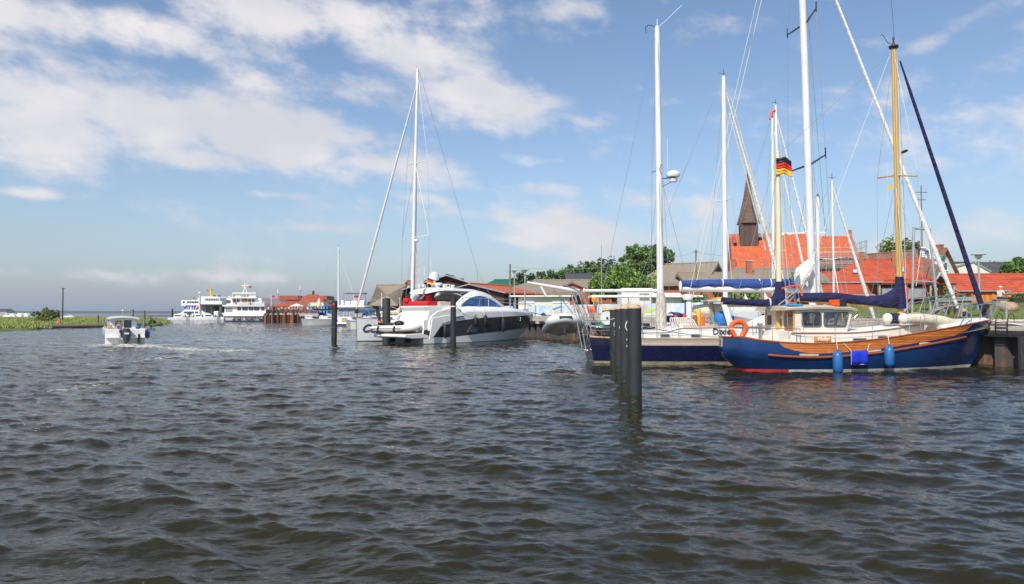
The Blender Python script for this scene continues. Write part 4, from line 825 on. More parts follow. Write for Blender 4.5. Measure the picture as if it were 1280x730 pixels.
# ------------------------------------------------------------------ B. navy ketch behind the piles
gB = G(752, 455.2); FB = Frame(gB.x-.15, gB.y+1.2, 2.0)
def build_navy():
    t = thing('navy_ketch', 'long navy blue ketch with white cabin sides and weathered teak rail, two white masts', 'sailing yacht', tuple(FB.o), FB.yaw); f = FB; Bm = 2.05
    xs = f.xz(737, 421, -1.2)[0]; xb = f.xz(1198, 400, 0)[0]; xw0 = f.xz(742, 455, -.8)[0]; xwb = xb-1.3
    plan = crv([(0, .62), (.05, .72), (.2, .92), (.45, 1), (.65, .93), (.8, .72), (.92, .38), (1, .03)])
    zs = crv([(xs, 1.16), (xs+1.4, 1.10), (f.xz(830, 425, -2)[0], f.xz(830, 424, -2)[1]), (f.xz(905, 425, -2)[0], f.xz(905, 424, -2)[1]), (xb-3, 1.35), (xb, 1.72)])
    rows = [dict(xs=xw0+1.3, xb=xwb-1.5, z=-.8, b=lambda q: .5*Bm*plan(q)), dict(xs=xw0+.02, xb=xwb, z=-.05, b=lambda q: .86*Bm*plan(q)), dict(xs=xw0-.03, xb=xwb+.1, z=.10, b=lambda q: .90*Bm*plan(q)), dict(xs=xw0-.04, xb=xwb+.14, z=.14, b=lambda q: .91*Bm*plan(q)),
            dict(xs=xs+.05, xb=xb-.5, z=lambda x: zs(x)*.62, b=lambda q: .985*Bm*plan(q)), dict(xs=xs+.02, xb=xb-.25, z=lambda x: zs(x)-.27, b=lambda q: Bm*plan(q)), dict(xs=xs, xb=xb, z=lambda x: zs(x), b=lambda q: Bm*plan(q))]
    A = hull_rows(rows, 40)
    mb = hull_band(MB(), A, 0, 1); transom(mb, A, 0, 1); mb.build('keel', 'black', t, smooth=True)
    mb = hull_band(MB(), A, 1, 3); transom(mb, A, 1, 3); mb.build('boot_top', 'boot_cream', t, smooth=True)
    mb = hull_band(MB(), A, 3, 6); transom(mb, A, 3, 6); mb.build('hull', 'navy_hull', t, smooth=True)
    i0 = next(i for i, p in enumerate(A[6]) if p[0] > f.xz(775, 425, -2)[0])
    hull_band(MB(), A, 5, 6, out=.02, i0=i0, i1=len(A[0])).build('bulwark', 'greywood', t)
    for sg in (1, -1): MB().tube(rail_line(A, 6, sg, .02), .04, 6).build('cap_rail', 'teak', t)
    yb = crv([(p[0], p[1]) for p in A[6]])
    deck(MB(), A, 6, -.12, .02).build('deck', 'teak', t)
    # cabin trunk and raised cockpit coaming
    c0, c1 = f.xz(778, 415, -1.6)[0], f.xz(1120, 410, -1)[0]; hw = crv([(c0, 1.45), (c0+3, 1.62), (c1-3, 1.4), (c1, .7)]); zt = crv([f.xz(778, 415.5, -1.6), f.xz(834, 415.2, -1.62), f.xz(850, 409.6, -1.62), f.xz(1000, 408.5, -1.62), (c1, f.xz(1100, 410, -1)[1]-.1)])
    L = [c0+(c1-c0)*k/48 for k in range(49)]
    MB().loft([[(x, -hw(x)-.06, .7), (x, -hw(x), zt(x)-.03), (x, -hw(x)+.07, zt(x)), (x, 0, zt(x)+.08), (x, hw(x)-.07, zt(x)), (x, hw(x), zt(x)-.03), (x, hw(x)+.06, .7)] for x in L], True, True).build('cabin_trunk', 'gelcoat', t, smooth=True)
    for sg in (1, -1): MB().tube([(x, sg*(hw(x)+.01), zt(x)-.02) for x in L], .02, 5).build('cabin_trim', 'teak', t)
    for (a, b) in ((825, 837.5), (863.5, 875.5), (949, 969)):
        (xa_, za_), (xb_, zb_) = f.xz(a, 422.4, -1.66), f.xz(b, 417.2, -1.66); window(t, rounded(xa_, xb_, za_, zb_, .07), -1.655, 'galv', 'glass', .04, both=True)
    k0, k1 = f.xz(836, 410, -1.4)[0], f.xz(985, 410, -1.4)[0]; zk = f.xz(860, 408.8, -1.45)[1]
    for sg in (-1, 1): MB().box(k0+.6, k1, sg*1.52-.06, sg*1.52+.06, zk+.02, zk+.06).build('coaming_cap', 'teak', t)
    cc = f.pt(902, 414.4, -1.64); text('name_lettering', 'Dixie', .36, (cc.x, -hw(cc.x)-.045, cc.z-.01), (math.pi/2, 0, 0), flat('name_navy', (.01, .01, .08)), t, .004, bold=.006)
    # doghouse / windscreen
    for (xp, w_) in ((892, 1.0),):
        a, b, c_ = f.xz(889, 377), f.xz(899, 409), f.xz(918, 381)
        for sg in (-1, 1):
            MB().prism([(a[0], a[1]), (a[0]+.22, a[1]), (b[0]+.28, b[1]), (b[0], b[1])], sg*1.25-.05, sg*1.25+.05).build('arch_leg', 'gelcoat', t, bevel=.02)
            MB().prism([(b[0]+.3, b[1]), (b[0]+2.6, b[1]), (c_[0]+.9, c_[1]+.55), (c_[0]+.9, c_[1]-.45)], sg*1.2-.02, sg*1.2+.02).build('screen_base', 'gelcoat', t, bevel=.02)
            MB().prism([(a[0]+.3, a[1]-.25), (c_[0]+.6, c_[1]-.1), (c_[0]+1.0, c_[1]-.75), (b[0]+.1, b[1]+.55)], sg*1.1-.01, sg*1.1+.01).build('spray_window', 'clear', t)
        MB().box(a[0]-.1, a[0]+.9, -1.3, 1.3, a[1], a[1]+.08).build('arch_top', 'gelcoat', t, bevel=.03); MB().box(a[0]-.05, a[0]+.5, -.9, -.2, a[1]+.09, a[1]+.17).build('roof_cushion', 'yellow', t, bevel=.02)
        q = f.pt(905, 398, -.6); MB().sph(q, (.48, .3, .34)).build('blue_bundle', flat('bundle_blue', (.01, .15, .45)), t, smooth=True)
    # cockpit gear in the gap aft of the windscreen
    for (px, py, w_, h_, m_) in ((845, 403, .10, .30, 'red'), (856, 403, .10, .42, 'redpaint'), (869, 404, .12, .36, flat('gear_brown', (.25, .09, .03))), (873, 396, .11, .34, 'yellow'), (861, 391, .13, .62, 'gelcoat'), (857, 392, .05, .6, 'blue'), (879, 404, .08, .34, 'orange')):
        q = f.pt(px, py, -.9); MB().lathe([(w_*.7, -h_), (w_, -h_*.8), (w_, h_*.7), (w_*.6, h_)], (q.x, -.9, q.z)).build('deck_gear', m_, t, smooth=True)
    q = f.pt(860, 372, -.9); MB().lathe([(.20, -.1), (.24, 0), (.22, .12), (.1, .16)], (q.x, -.9, q.z)).build('vent_cowl', 'gelcoat', t, smooth=True); MB().tube([(q.x, -.9, q.z), (q.x, -.9, 1.5)], .09, 8).build('vent_pipe', 'mastw', t)
    MB().tube([f.pt(889, 378, .3), f.pt(893, 409, .3)], .10, 6).build('timber_strut', flat('strut_wood', (.28, .23, .17)), t)
    rnd = random.Random(3)
    for k in range(9):
        x = f.xz(842, 400, -1.2)[0]+k*.09; MB().tube(smooth_line([(x, -1.2, zk-.1), (x-.15, -1.22, zk+.35), (x+.12, -1.18, zk+.30), (x+.35, -1.2, zk-.1)]), .03, 5).build('rope_coil', 'rope', t)
    # rolled tan canvas
    MB().tube([f.pt(866, 386, .8), f.pt(880, 388, .8), f.pt(930, 387, .8), f.pt(975, 384, .8)], [.15, .3, .3, .2], 10).build('rolled_awning', 'canvas_cream', t, smooth=True)
    # masts
    zm = f.pt(826, 405); mt = f.pt(821.5, 33); mast_part(t, (zm.x, 0, 1.0), (mt.x, 0, mt.z), .155, .125, 'mastw', 'mizzen_mast')
    MB().tube([(zm.x, 0, 1.2), (zm.x+.02, 0, f.pt(826, 375).z), (zm.x, 0, f.pt(826, 366).z)], [.26, .24, .16], 10).build('mast_lashings', pm('lashed_lines', (.50, .46, .40), .9, var=.4, scale=9, stretch=(3, 3, .6), bump=1, bscale=10), t, smooth=True)
    Mn = f.pt(1017, 370); Mt = Vector((f.pt(1003, 0).x-.1, 0, f.pt(1003, 0).z+4.5)); mast_part(t, (Mn.x, 0, 1.0), Mt, .175, .145, 'mastw', 'main_mast')
    # spreaders
    for (px, py, w_) in ((824, 213, 1.0),):
        s = f.pt(px, py); MB().tube([(s.x-.1, -w_, s.z+.12), (s.x, 0, s.z), (s.x-.1, w_, s.z+.12)], .03, 6).build('spreader', 'alu', t)
    for (px, py, w_) in ((1008, 28, 1.5), (1014, 205, 1.9)):
        s = f.pt(px, py); MB().tube([(s.x-.25, -w_, s.z+.0), (s.x, 0, s.z), (s.x-.25, w_, s.z+.0)], [.03, .055, .03], 6).build('spreader', 'blackp', t)
        for sg in (-1, 1): MB().tube([(s.x-.25, sg*w_, s.z-.15), (s.x-.25, sg*w_, s.z+.3)], .03, 5).build('spreader_tip', 'blackp', t)
    # radar on the mizzen
    q = f.pt(841.5, 219, -.1); mb = MB(); mb.lathe([(.05, -.10), (.28, -.08), (.31, 0), (.30, .09), (.22, .17), (.05, .2)], (q.x, q.y, q.z)); rd = mb.build('radar', 'plastic', t, smooth=True)
    MB().lathe([(.16, -.3), (.18, -.25), (.18, -.16), (.1, -.11)], (q.x, q.y, q.z)).build('loudspeaker', 'plastic', t, smooth=True)
    MB().tube([(zm.x, 0, q.z-.15), (q.x, q.y, q.z-.1)], .03, 6).build('radar_bracket', 'steel', t); MB().tube([(zm.x, 0, q.z-.55), (q.x, q.y, q.z-.25)], .02, 6).build('radar_bracket', 'steel', t)
    q = f.pt(834, 173); MB().tube([(q.x, 0, q.z), (q.x, 0, f.pt(834, 212).z)], .012, 5).build('whip_antenna', 'plastic', t)
    # masthead gear of the mizzen
    MB().tube(smooth_line([(mt.x, 0, mt.z-.05), (mt.x-.35, 0, mt.z+.05), (mt.x-.52, 0, mt.z-.05), (mt.x-.5, 0, mt.z-.3)]), .016, 5).build('masthead_arm', 'blackp', t); MB().tube([(mt.x, 0, mt.z), (mt.x, 0, mt.z+.35)], .02, 5).build('masthead_light', 'plastic', t); MB().tube([(mt.x+.1, 0, mt.z), (mt.x+1.15, 0, mt.z+1.0)], .012, 5).build('whip_antenna', 'plastic', t)
    # booms
    a, b = f.pt(730, 363.5), f.pt(823, 363.5); MB().tube([a, b], .075, 10).build('mizzen_boom', 'mastw', t, smooth=True); MB().sph(a, (.06, .12, .12)).build('boom_end', 'plastic', t)
    a, b = f.pt(853, 360.5), f.pt(1014, 362); MB().tube([a, b], .15, 10).build('main_boom', 'mastw', t, smooth=True); MB().sph(f.pt(850.5, 358), (.07, .14, .26)).build('boom_end', 'plastic', t)
    sailcover(t, [f.xz(852, 350.5), f.xz(900, 349), f.xz(960, 348.5), f.xz(998, 348)], [f.xz(852, 358.5), f.xz(870, 360.3), f.xz(900, 359), f.xz(935, 361), f.xz(965, 359.6), f.xz(998, 361.5)], .22, 'canvas_blue', 'main_sail_cover', ties=[f.xz(px, 350)[0] for px in (902, 948, 962, 984)], seed=4)
    # bundled white sail at the main mast
    rings = []; rnd = random.Random(5); prof = [(996, 361, .12), (999, 352, .30), (1002, 344, .36), (1005, 337, .34), (1008, 331, .26), (1010, 326, .12)]
    for i, (px, py, r_) in enumerate(prof*1):
        q = f.pt(px+2, py, -.45); rings.append([(q.x+r_*math.cos(2*math.pi*k/18)*(1+.22*math.sin(k*5.3+i)), q.y+r_*.8*math.sin(2*math.pi*k/18)*(1+.2*math.sin(k*3.1+i*2)), q.z+.05*math.sin(k*2.2+i)) for k in range(18)])
    MB().loft(rings).build('bundled_sail', 'sailcloth', t, smooth=True)
    # furled genoa and stays
    a, b = f.pt(1045, 0), f.pt(1197, 385); top = a+(a-b)*.18; MB().tube([top, a, a.lerp(b, .5), a.lerp(b, .85), b], [.04, .055, .075, .10, .07], 8).build('furled_genoa', 'sailcloth', t, smooth=True)
    for sg in (-1, 1):
        s1 = f.pt(1008, 28); s2 = f.pt(1014, 205)
        stay(t, (Mn.x+.1, sg*1.95, 1.4), (s2.x-.25, sg*1.9, s2.z), .010); stay(t, (s2.x-.25, sg*1.9, s2.z), (s1.x-.25, sg*1.5, s1.z), .010); stay(t, (s1.x-.25, sg*1.5, s1.z), Mt, .01)
        stay(t, (Mn.x-.7, sg*1.95, 1.4), (s2.x, 0, s2.z), .010); stay(t, (Mn.x+.8, sg*1.85, 1.4), (s2.x, 0, s2.z), .010)
        ms = f.pt(824, 213); stay(t, (zm.x, sg*1.85, 1.3), (ms.x-.1, sg*1.0, ms.z+.1)); stay(t, (ms.x-.1, sg*1.0, ms.z+.1), mt); stay(t, (zm.x-.5, sg*1.8, 1.3), ms)
        stay(t, (xs+.2, sg*1.1, 1.3), (mt.x, 0, mt.z)) if sg < 0 else stay(t, (zm.x+2.3, sg*1.7, 1.3), ms)
    stay(t, f.pt(955, 0)+Vector((.6, 0, 3)), f.pt(857, 410, .8), .014, 'rope', 'runner'); stay(t, f.pt(949, 0)+Vector((.6, 0, 3)), f.pt(852, 408, -.9), .010, 'rope', 'runner')
    stay(t, Mt, f.pt(1040, 395, .2), .010, 'ropeg', 'halyard'); stay(t, f.pt(1012, 60), f.pt(1022, 345), .008, 'wire', 'halyard')
    MB().tube([f.pt(1022, 375, .5), f.pt(1022, 246, .5)], .10, 8).build('whisker_pole', 'mastw', t, smooth=True); MB().lathe([(.06, 0), (.05, .12)], f.pt(1022, 246, .5)).build('pole_cap', 'green', t)
    # pushpit, stanchions
    sr = [(xs+.05, -1.25), (xs-.05, 0), (xs+.05, 1.25)]
    for q in (.35, .75, 1.05): MB().tube([(xs+2.2, -1.6, 1.1+q), (xs+.05, -1.25, 1.1+q), (xs-.08, 0, 1.1+q), (xs+.05, 1.25, 1.1+q), (xs+2.2, 1.6, 1.1+q)], .016, 6).build('stern_rail', 'steel', t)
    for x, y in ((xs+.05, -1.25), (xs+.9, -1.38), (xs+2.2, -1.6), (xs, -.5), (xs, .5), (xs+.05, 1.25), (xs+2.2, 1.6)): MB().tube([(x, y, 1.08), (x, y, 2.15)], .016, 6).build('stanchion', 'steel', t)
    for sg in (-1, 1):
        X_ = [f.xz(px, 420, -1.9)[0] for px in (790, 822, 849, 875, 899, 940, 975, 1010, 1060, 1110, 1150)]; pts = [(x, sg*(yb(x)-.06), zs(x)) for x in X_]
        for p in pts: MB().tube([p, (p[0], p[1], p[2]+.72)], .013, 5).build('stanchion', 'steel', t)
        for q in (.70, .38): MB().tube([(p[0], p[1], p[2]+q) for p in pts], .007, 4).build('lifeline', 'wire', t)
    # bow pulpit, big double rail overhanging
    for sg in (-1, 1):
        for dy in (0, -5):
            q = [f.pt(1130, 388+dy*-.3, sg*1.2), f.pt(1142, 374-dy, sg*1.1), f.pt(1165, 371-dy, sg*.9), f.pt(1207, 367.5-dy*1.1, sg*.35)]; bent(MB(), q, .024).build('pulpit_rail', 'steel', t, smooth=True)
        for px, y_ in ((1142, 1.1), (1158, .95), (1176, .75), (1192, .55)):
            top_ = f.pt(px+14, 369.5, sg*y_); MB().tube([(f.pt(px, 398, sg*y_).x, sg*y_, 1.5), top_], .02, 5).build('pulpit_post', 'steel', t)
    MB().tube([f.pt(1207, 367.5, -.35), f.pt(1207, 367.5, .35)], .022, 6).build('pulpit_rail', 'steel', t)
    for k in range(5): MB().tube(smooth_line([f.pt(1158+k*3, 396-k, .1*k), f.pt(1170+k*3, 388-k*2, .1*k), f.pt(1190-k, 382+k*3, .1*k)]), .05, 5).build('driftwood_anchor_stock', 'driftw', t)
    # stern gallows / davits: steel struts, a white pole, folded steps
    dv = [((722, 363), (744, 426), -.9), ((716, 364), (738, 424), -.3), ((712, 363), (735, 423), .6), ((726, 364), (752, 420), .9), ((690, 358), (716, 392), .2), ((719, 366), (733, 440), -.2), ((714, 366), (728, 436), -.55)]
    for (a, b, y_) in dv: MB().tube([f.pt(*a, y_), f.pt(*b, y_)], .024, 6).build('davit_strut', 'galv', t)
    for y_ in (-.9, .9): MB().tube([f.pt(704, 356, y_), f.pt(724, 364, y_), f.pt(729, 385, y_)], .032, 8).build('davit_arm', 'steel', t)
    MB().tube([f.pt(659, 353, -.3), f.pt(724, 364, -.3)], [.05, .085], 8).build('passerelle', 'gelcoat', t, smooth=True); MB().tube([f.pt(676, 358, -.3), f.pt(683, 371, -.3)], .05, 6).build('passerelle_foot', 'gelcoat', t)
    for k in range(5): MB().tube([f.pt(719+k*2.0, 408+k*7, -.25), f.pt(725+k*2.0, 408+k*7, .3)], .02, 5).build('ladder_step', 'steel', t)
    MB().tube([f.pt(727, 437, -.5), f.pt(735, 438, -.5)], .03, 5).build('ladder_foot', 'steel', t)
    MB().box(xs+.3, xs+2.3, -1.1, 1.1, 1.56, 1.62).build('stern_seat', 'gelcoat', t, bevel=.01); MB().box(xs+.5, xs+1.9, -1.0, .2, 1.66, 1.74).build('green_board', 'green', t); MB().box(xs+.3, xs+1.9, -.6, 1, 1.98, 2.2).build('stern_locker', flat('locker_tan', (.45, .36, .25)), t, bevel=.02)
    q = f.pt(759, 397.5, -1.5); MB().add([(q.x+.29*math.cos(a), q.y-.0, q.z+.29*math.sin(a)) for a in np.linspace(0, 2*math.pi, 20)[:-1]]+[(q.x+.29*math.cos(a), q.y+.09, q.z+.29*math.sin(a)) for a in np.linspace(0, 2*math.pi, 20)[:-1]], [tuple(range(19)), tuple(range(37, 18, -1))]+[(i, i+19, (i+1) % 19+19, (i+1) % 19) for i in range(19)]).build('rope_reel', 'plastic', t)
    MB().tube([(q.x, q.y-.02, q.z), (q.x, q.y+.2, q.z)], .05, 8).build('reel_hub', 'blackp', t)
    cc = f.pt(764, 429.5, -1.47); text('stern_lettering', 'Ve', .42, (cc.x+.05, -1.63, cc.z), (math.pi/2, 0, R(-8)), flat('letter_silver', (.5, .5, .5)), t, .004, shear=.5)
    return t
navy_boat = build_navy()
# inflatable hanging from the davits, bow towards us
def rib(name, label, loc, rz, L, B, r, tubem, hullm, cat='inflatable dinghy'):
    t = thing(name, label, cat, loc, rz)
    path = [(-L/2, -B/2+r, 0), (L*.0, -B/2+r, 0), (L*.22, -B/2+r*1.15, .03), (L*.38, -B*.30, .07), (L*.47, -B*.10, .12), (L*.47, B*.10, .12), (L*.38, B*.30, .07), (L*.22, B/2-r*1.15, .03), (0, B/2-r, 0), (-L/2, B/2-r, 0)]
    p = smooth_line(path, 5); MB().tube(p, [r*(.55 if i in (0, len(p)-1) else (.85 if i in (1, len(p)-2) else 1)) for i in range(len(p))], 12).build('tube', tubem, t, smooth=True)
    mb = MB(); rings = []
    for k in range(11):
        q = k/10; x = -L/2+.1+q*(L*.90); w = (B/2-r)*(1-q**3.5)+.02; d = .26*(1-.25*q) if q < .9 else .12; zt_ = -.05+.10*q*q; rings.append([(x, -w, zt_), (x, -w*.8, zt_-d*.45), (x, 0, zt_-d), (x, w*.8, zt_-d*.45), (x, w, zt_)])
    MB().loft(rings, True, True).build('bottom', hullm, t, smooth=True)
    for sg in (-1, 1): MB().tube([(-L*.48, sg*(B/2+.005), .0), (L*.18, sg*(B/2+.0), .03), (L*.34, sg*(B*.36+.06), .06)], .022, 5).build('rubbing_strip', 'black', t)
    MB().box(-L*.46, -L*.42, -B/2+r*1.6, B/2-r*1.6, -.1, .28).build('transom', hullm, t)
    return t
q = wpt(FB, FB.pt(703, 401.5, 0)); d = rib('hanging_dinghy', 'grey inflatable dinghy hoisted on davits behind the navy ketch', (q.x, q.y+.5, q.z-.2), R(-78), 2.35, 1.66, .225, 'hypalon', 'hypalon'); 
d.rotation_euler = (0, R(-11), R(-86)); MB().tube([(0, 0, .2), (0.1, 0, 1.4)], .02, 6).build('lifting_tackle', 'canvas_blue', d); MB().box(1.30, 1.37, -.28, .28, .10, .18).build('towing_patch', 'black', d)
MB().lathe([(.02, -.62), (.06, -.55), (.05, -.3)], (1.0, 0, 0)).build('bow_eye', 'blackp', d)
MB().box(-1.45, -1.2, -.16, .16, -.1, .5).build('outboard', 'blackp', d, bevel=.05)

# ------------------------------------------------------------------ C. white sloops moored behind the ketch
def sloop(label, base_px, mast_top, Ybow, L, Bm, mat='gelcoat', stripe='blue', pxm=None, Y=None, yaw=20, boomm='canvas_navy', mastm='mastw', z_boom=2.3, group='white yachts behind the ketch', fs=True, mr=.10, deckh=1.0, reverse=False, spread=(.55,), cover=True):
    """generic cruising yacht: bow towards local +x, origin at mast foot"""
    o = P(base_px, 391, Y); t = thing('sailing_yacht', label, 'sailing yacht', (o.x, o.y, 0), R(yaw), group)
    mt_ = Frame(o.x, o.y, yaw); top = mt_.pt(*mast_top, 0); H = top.z
    xs, xb = -L*.58, L*.42; plan = crv([(0, .66), (.1, .82), (.35, 1), (.6, .93), (.8, .62), (.93, .25), (1, .02)]); zs = crv([(xs, deckh), (0, deckh*.97), (xb, deckh*1.25)])
    rows = [dict(xs=xs+1, xb=xb-1.6, z=-.4, b=lambda q: .5*Bm*plan(q)), dict(xs=xs+.25, xb=xb-.55, z=-.03, b=lambda q: .84*Bm*plan(q)), dict(xs=xs+.2, xb=xb-.5, z=.08, b=lambda q: .86*Bm*plan(q)), dict(xs=xs+.1, xb=xb-.15, z=lambda x: zs(x)*.82, b=lambda q: .98*Bm*plan(q)), dict(xs=xs+.05, xb=xb-.1, z=lambda x: zs(x)*.88, b=lambda q: .99*Bm*plan(q)), dict(xs=xs, xb=xb, z=zs, b=lambda q: Bm*plan(q))]
    A = hull_rows(rows, 22)
    mb = hull_band(MB(), A, 0, 5); transom(mb, A, 0, 5); mb.build('hull', mat, t, smooth=True); hull_band(MB(), A, 3, 4, out=.006).build('cove_stripe', stripe, t); deck(MB(), A, 5, -.02).build('deck', 'gelcoat_old', t)
    c0, c1 = xs+L*.30, xb-L*.16; hw = crv([(c0, Bm*.62), (c0+1, Bm*.66), (c1-1, Bm*.4), (c1, Bm*.15)]); zt = crv([(c0, deckh+.52), (c0+1.5, deckh+.48), (c1, deckh+.15)])
    Lx = [c0+(c1-c0)*k/10 for k in range(11)]
    MB().loft([[(x, -hw(x)-.05, .7), (x, -hw(x)+.05, zt(x)-.05), (x, -hw(x)*.7, zt(x)+.03), (x, hw(x)*.7, zt(x)+.03), (x, hw(x)-.05, zt(x)-.05), (x, hw(x)+.05, .7)] for x in Lx], True, True).build('coachroof', mat, t, smooth=True)
    for k in range(3): x = c0+.5+k*1.15; window(t, rounded(x, x+.75, deckh+.16, deckh+.34, .06), -hw(x+.3)-.005, 'alu', 'glass', .03, both=True)
    # spray hood
    MB().loft([[(c0-.2+dx, -Bm*.55*s_, deckh+.35), (c0-.2+dx, -Bm*.5*s_, deckh+.3+h_*.8), (c0-.2+dx, 0, deckh+.35+h_), (c0-.2+dx, Bm*.5*s_, deckh+.3+h_*.8), (c0-.2+dx, Bm*.55*s_, deckh+.35)] for dx, h_, s_ in ((0, .75, 1), (.5, .72, 1), (1.15, .15, .9))], False, False).build('spray_hood', boomm, t, smooth=True)
    # mast & boom
    mast_part(t, (0, 0, .9), (top.x, 0, H), mr, mr*.8, mastm); zb = z_boom
    if cover:
        sailcover(t, [(-L*.42, zb+.25), (-L*.2, zb+.32), (-.5, zb+.42), (-.05, zb+.85)], [(-L*.42, zb+.02), (-L*.2, zb), (-.05, zb)], .13, boomm, 'sail_cover', seed=int(L*7))
    MB().tube([(-L*.43, 0, zb), (0, 0, zb)], .06, 8).build('boom', mastm, t)
    sws = [(0, -Bm*.98, deckh), (0, Bm*.98, deckh)]
    for s_ in spread: MB().tube([(top.x*s_-.1, -Bm*.45, H*s_+.05), (top.x*s_, 0, H*s_), (top.x*s_-.1, Bm*.45, H*s_+.05)], .022, 5).build('spreader', mastm, t)
    for sg in (-1, 1):
        pts = [(0, sg*Bm*.95, deckh)]+[(top.x*s_-.1, sg*Bm*.45, H*s_+.05) for s_ in spread]+[(top.x, 0, H-.2)]
        for a, b in zip(pts[:-1], pts[1:]): stay(t, a, b, .009)
        stay(t, (-.6, sg*Bm*.93, deckh), (top.x*spread[0], 0, H*spread[0]), .009)
    stay(t, (top.x, 0, H), (xs+.1, 0, deckh), .009)
    a, b = Vector((xb-.3, 0, deckh*1.25)), Vector((top.x, 0, H*.97))
    if fs: MB().tube([a, a.lerp(b, .15), a.lerp(b, .6), b], [.06, .10, .07, .03], 7).build('furled_genoa', 'sailcloth', t, smooth=True)
    else: stay(t, a, b, .01)
    MB().tube([(top.x, 0, H), (top.x, 0, H+.35)], .012, 4).build('masthead_antenna', 'blackp', t); MB().tube([(top.x-.3, 0, H+.12), (top.x+.2, 0, H+.12)], .012, 4).build('wind_vane', 'blackp', t)
    yb = crv([(p[0], p[1]) for p in A[5]])
    for sg in (-1, 1):
        pts = [(x, sg*(yb(x)-.06), zs(x)) for x in np.linspace(xs+.3, xb-.5, 7)]
        mb = MB()
        for p in pts: mb.tube([p, (p[0], p[1], p[2]+.62)], .012, 4)
        mb.build('stanchions', 'steel', t); MB().tube([(p[0], p[1], p[2]+.6) for p in pts], .008, 4).build('lifeline', 'wire', t)
    MB().tube(smooth_line([(xb-1.3, -.6, deckh*1.25), (xb-1.0, -.55, deckh*1.25+.6), (xb, 0, deckh*1.25+.62), (xb-1.0, .55, deckh*1.25+.6), (xb-1.3, .6, deckh*1.25)]), .016, 5).build('pulpit_rail', 'steel', t)
    MB().tube(smooth_line([(xs+.9, -Bm*.7, deckh), (xs+.3, -Bm*.62, deckh+.65), (xs+.1, 0, deckh+.66), (xs+.3, Bm*.62, deckh+.65), (xs+.9, Bm*.7, deckh)]), .016, 5).build('stern_rail', 'steel', t)
    return t, Frame(o.x, o.y, yaw), top
y1, fy1, _ = sloop('white yacht whose tall light mast stands left of the flagged cream mast', 907, (904.5, 95), 0, 11.5, 1.7, Y=38.0, yaw=22, z_boom=2.1, boomm='canvas_blue', cover=False, mr=.14, deckh=1.15)
y2, fy2, _ = sloop('white yacht with a slim mast topped by an orange wind streamer', 976, (969.5, 131), 0, 9.5, 1.5, Y=41.5, yaw=22, z_boom=2.0, mr=.10, spread=(.4, .7), deckh=1.2)
y3, fy3, _ = sloop('farthest white yacht with the shorter mast just left of the flag', 967, (965.5, 148), 0, 9.0, 1.4, Y=46.0, yaw=22, z_boom=2.1, mr=.11, boomm='canvas_cream', deckh=1.25)
y4, fy4, _ = sloop('white yacht with bright blue cover lying behind the wheelhouse', 1043, (1040, 225), 0, 7.5, 1.3, Y=36.0, yaw=22, z_boom=1.9, boomm='canvas_blue', mr=.06, deckh=1.2)
a = fy2.pt(969, 136); MB().tube([a+Vector((0, 0, -.1)), a+Vector((-.25, 0, -.2)), a+Vector((-.40, 0, -.65))], .07, 7).build('wind_streamer', 'orange', y2)
for (pa, pb, lab) in (((913, 120), (971, 330), 0), ((911, 140), (957, 312), 1)): MB().tube([fy1.pt(*pa), fy1.pt(*pb)], .035, 6).build('furled_staysail', 'canvas_cream', y1, smooth=True)

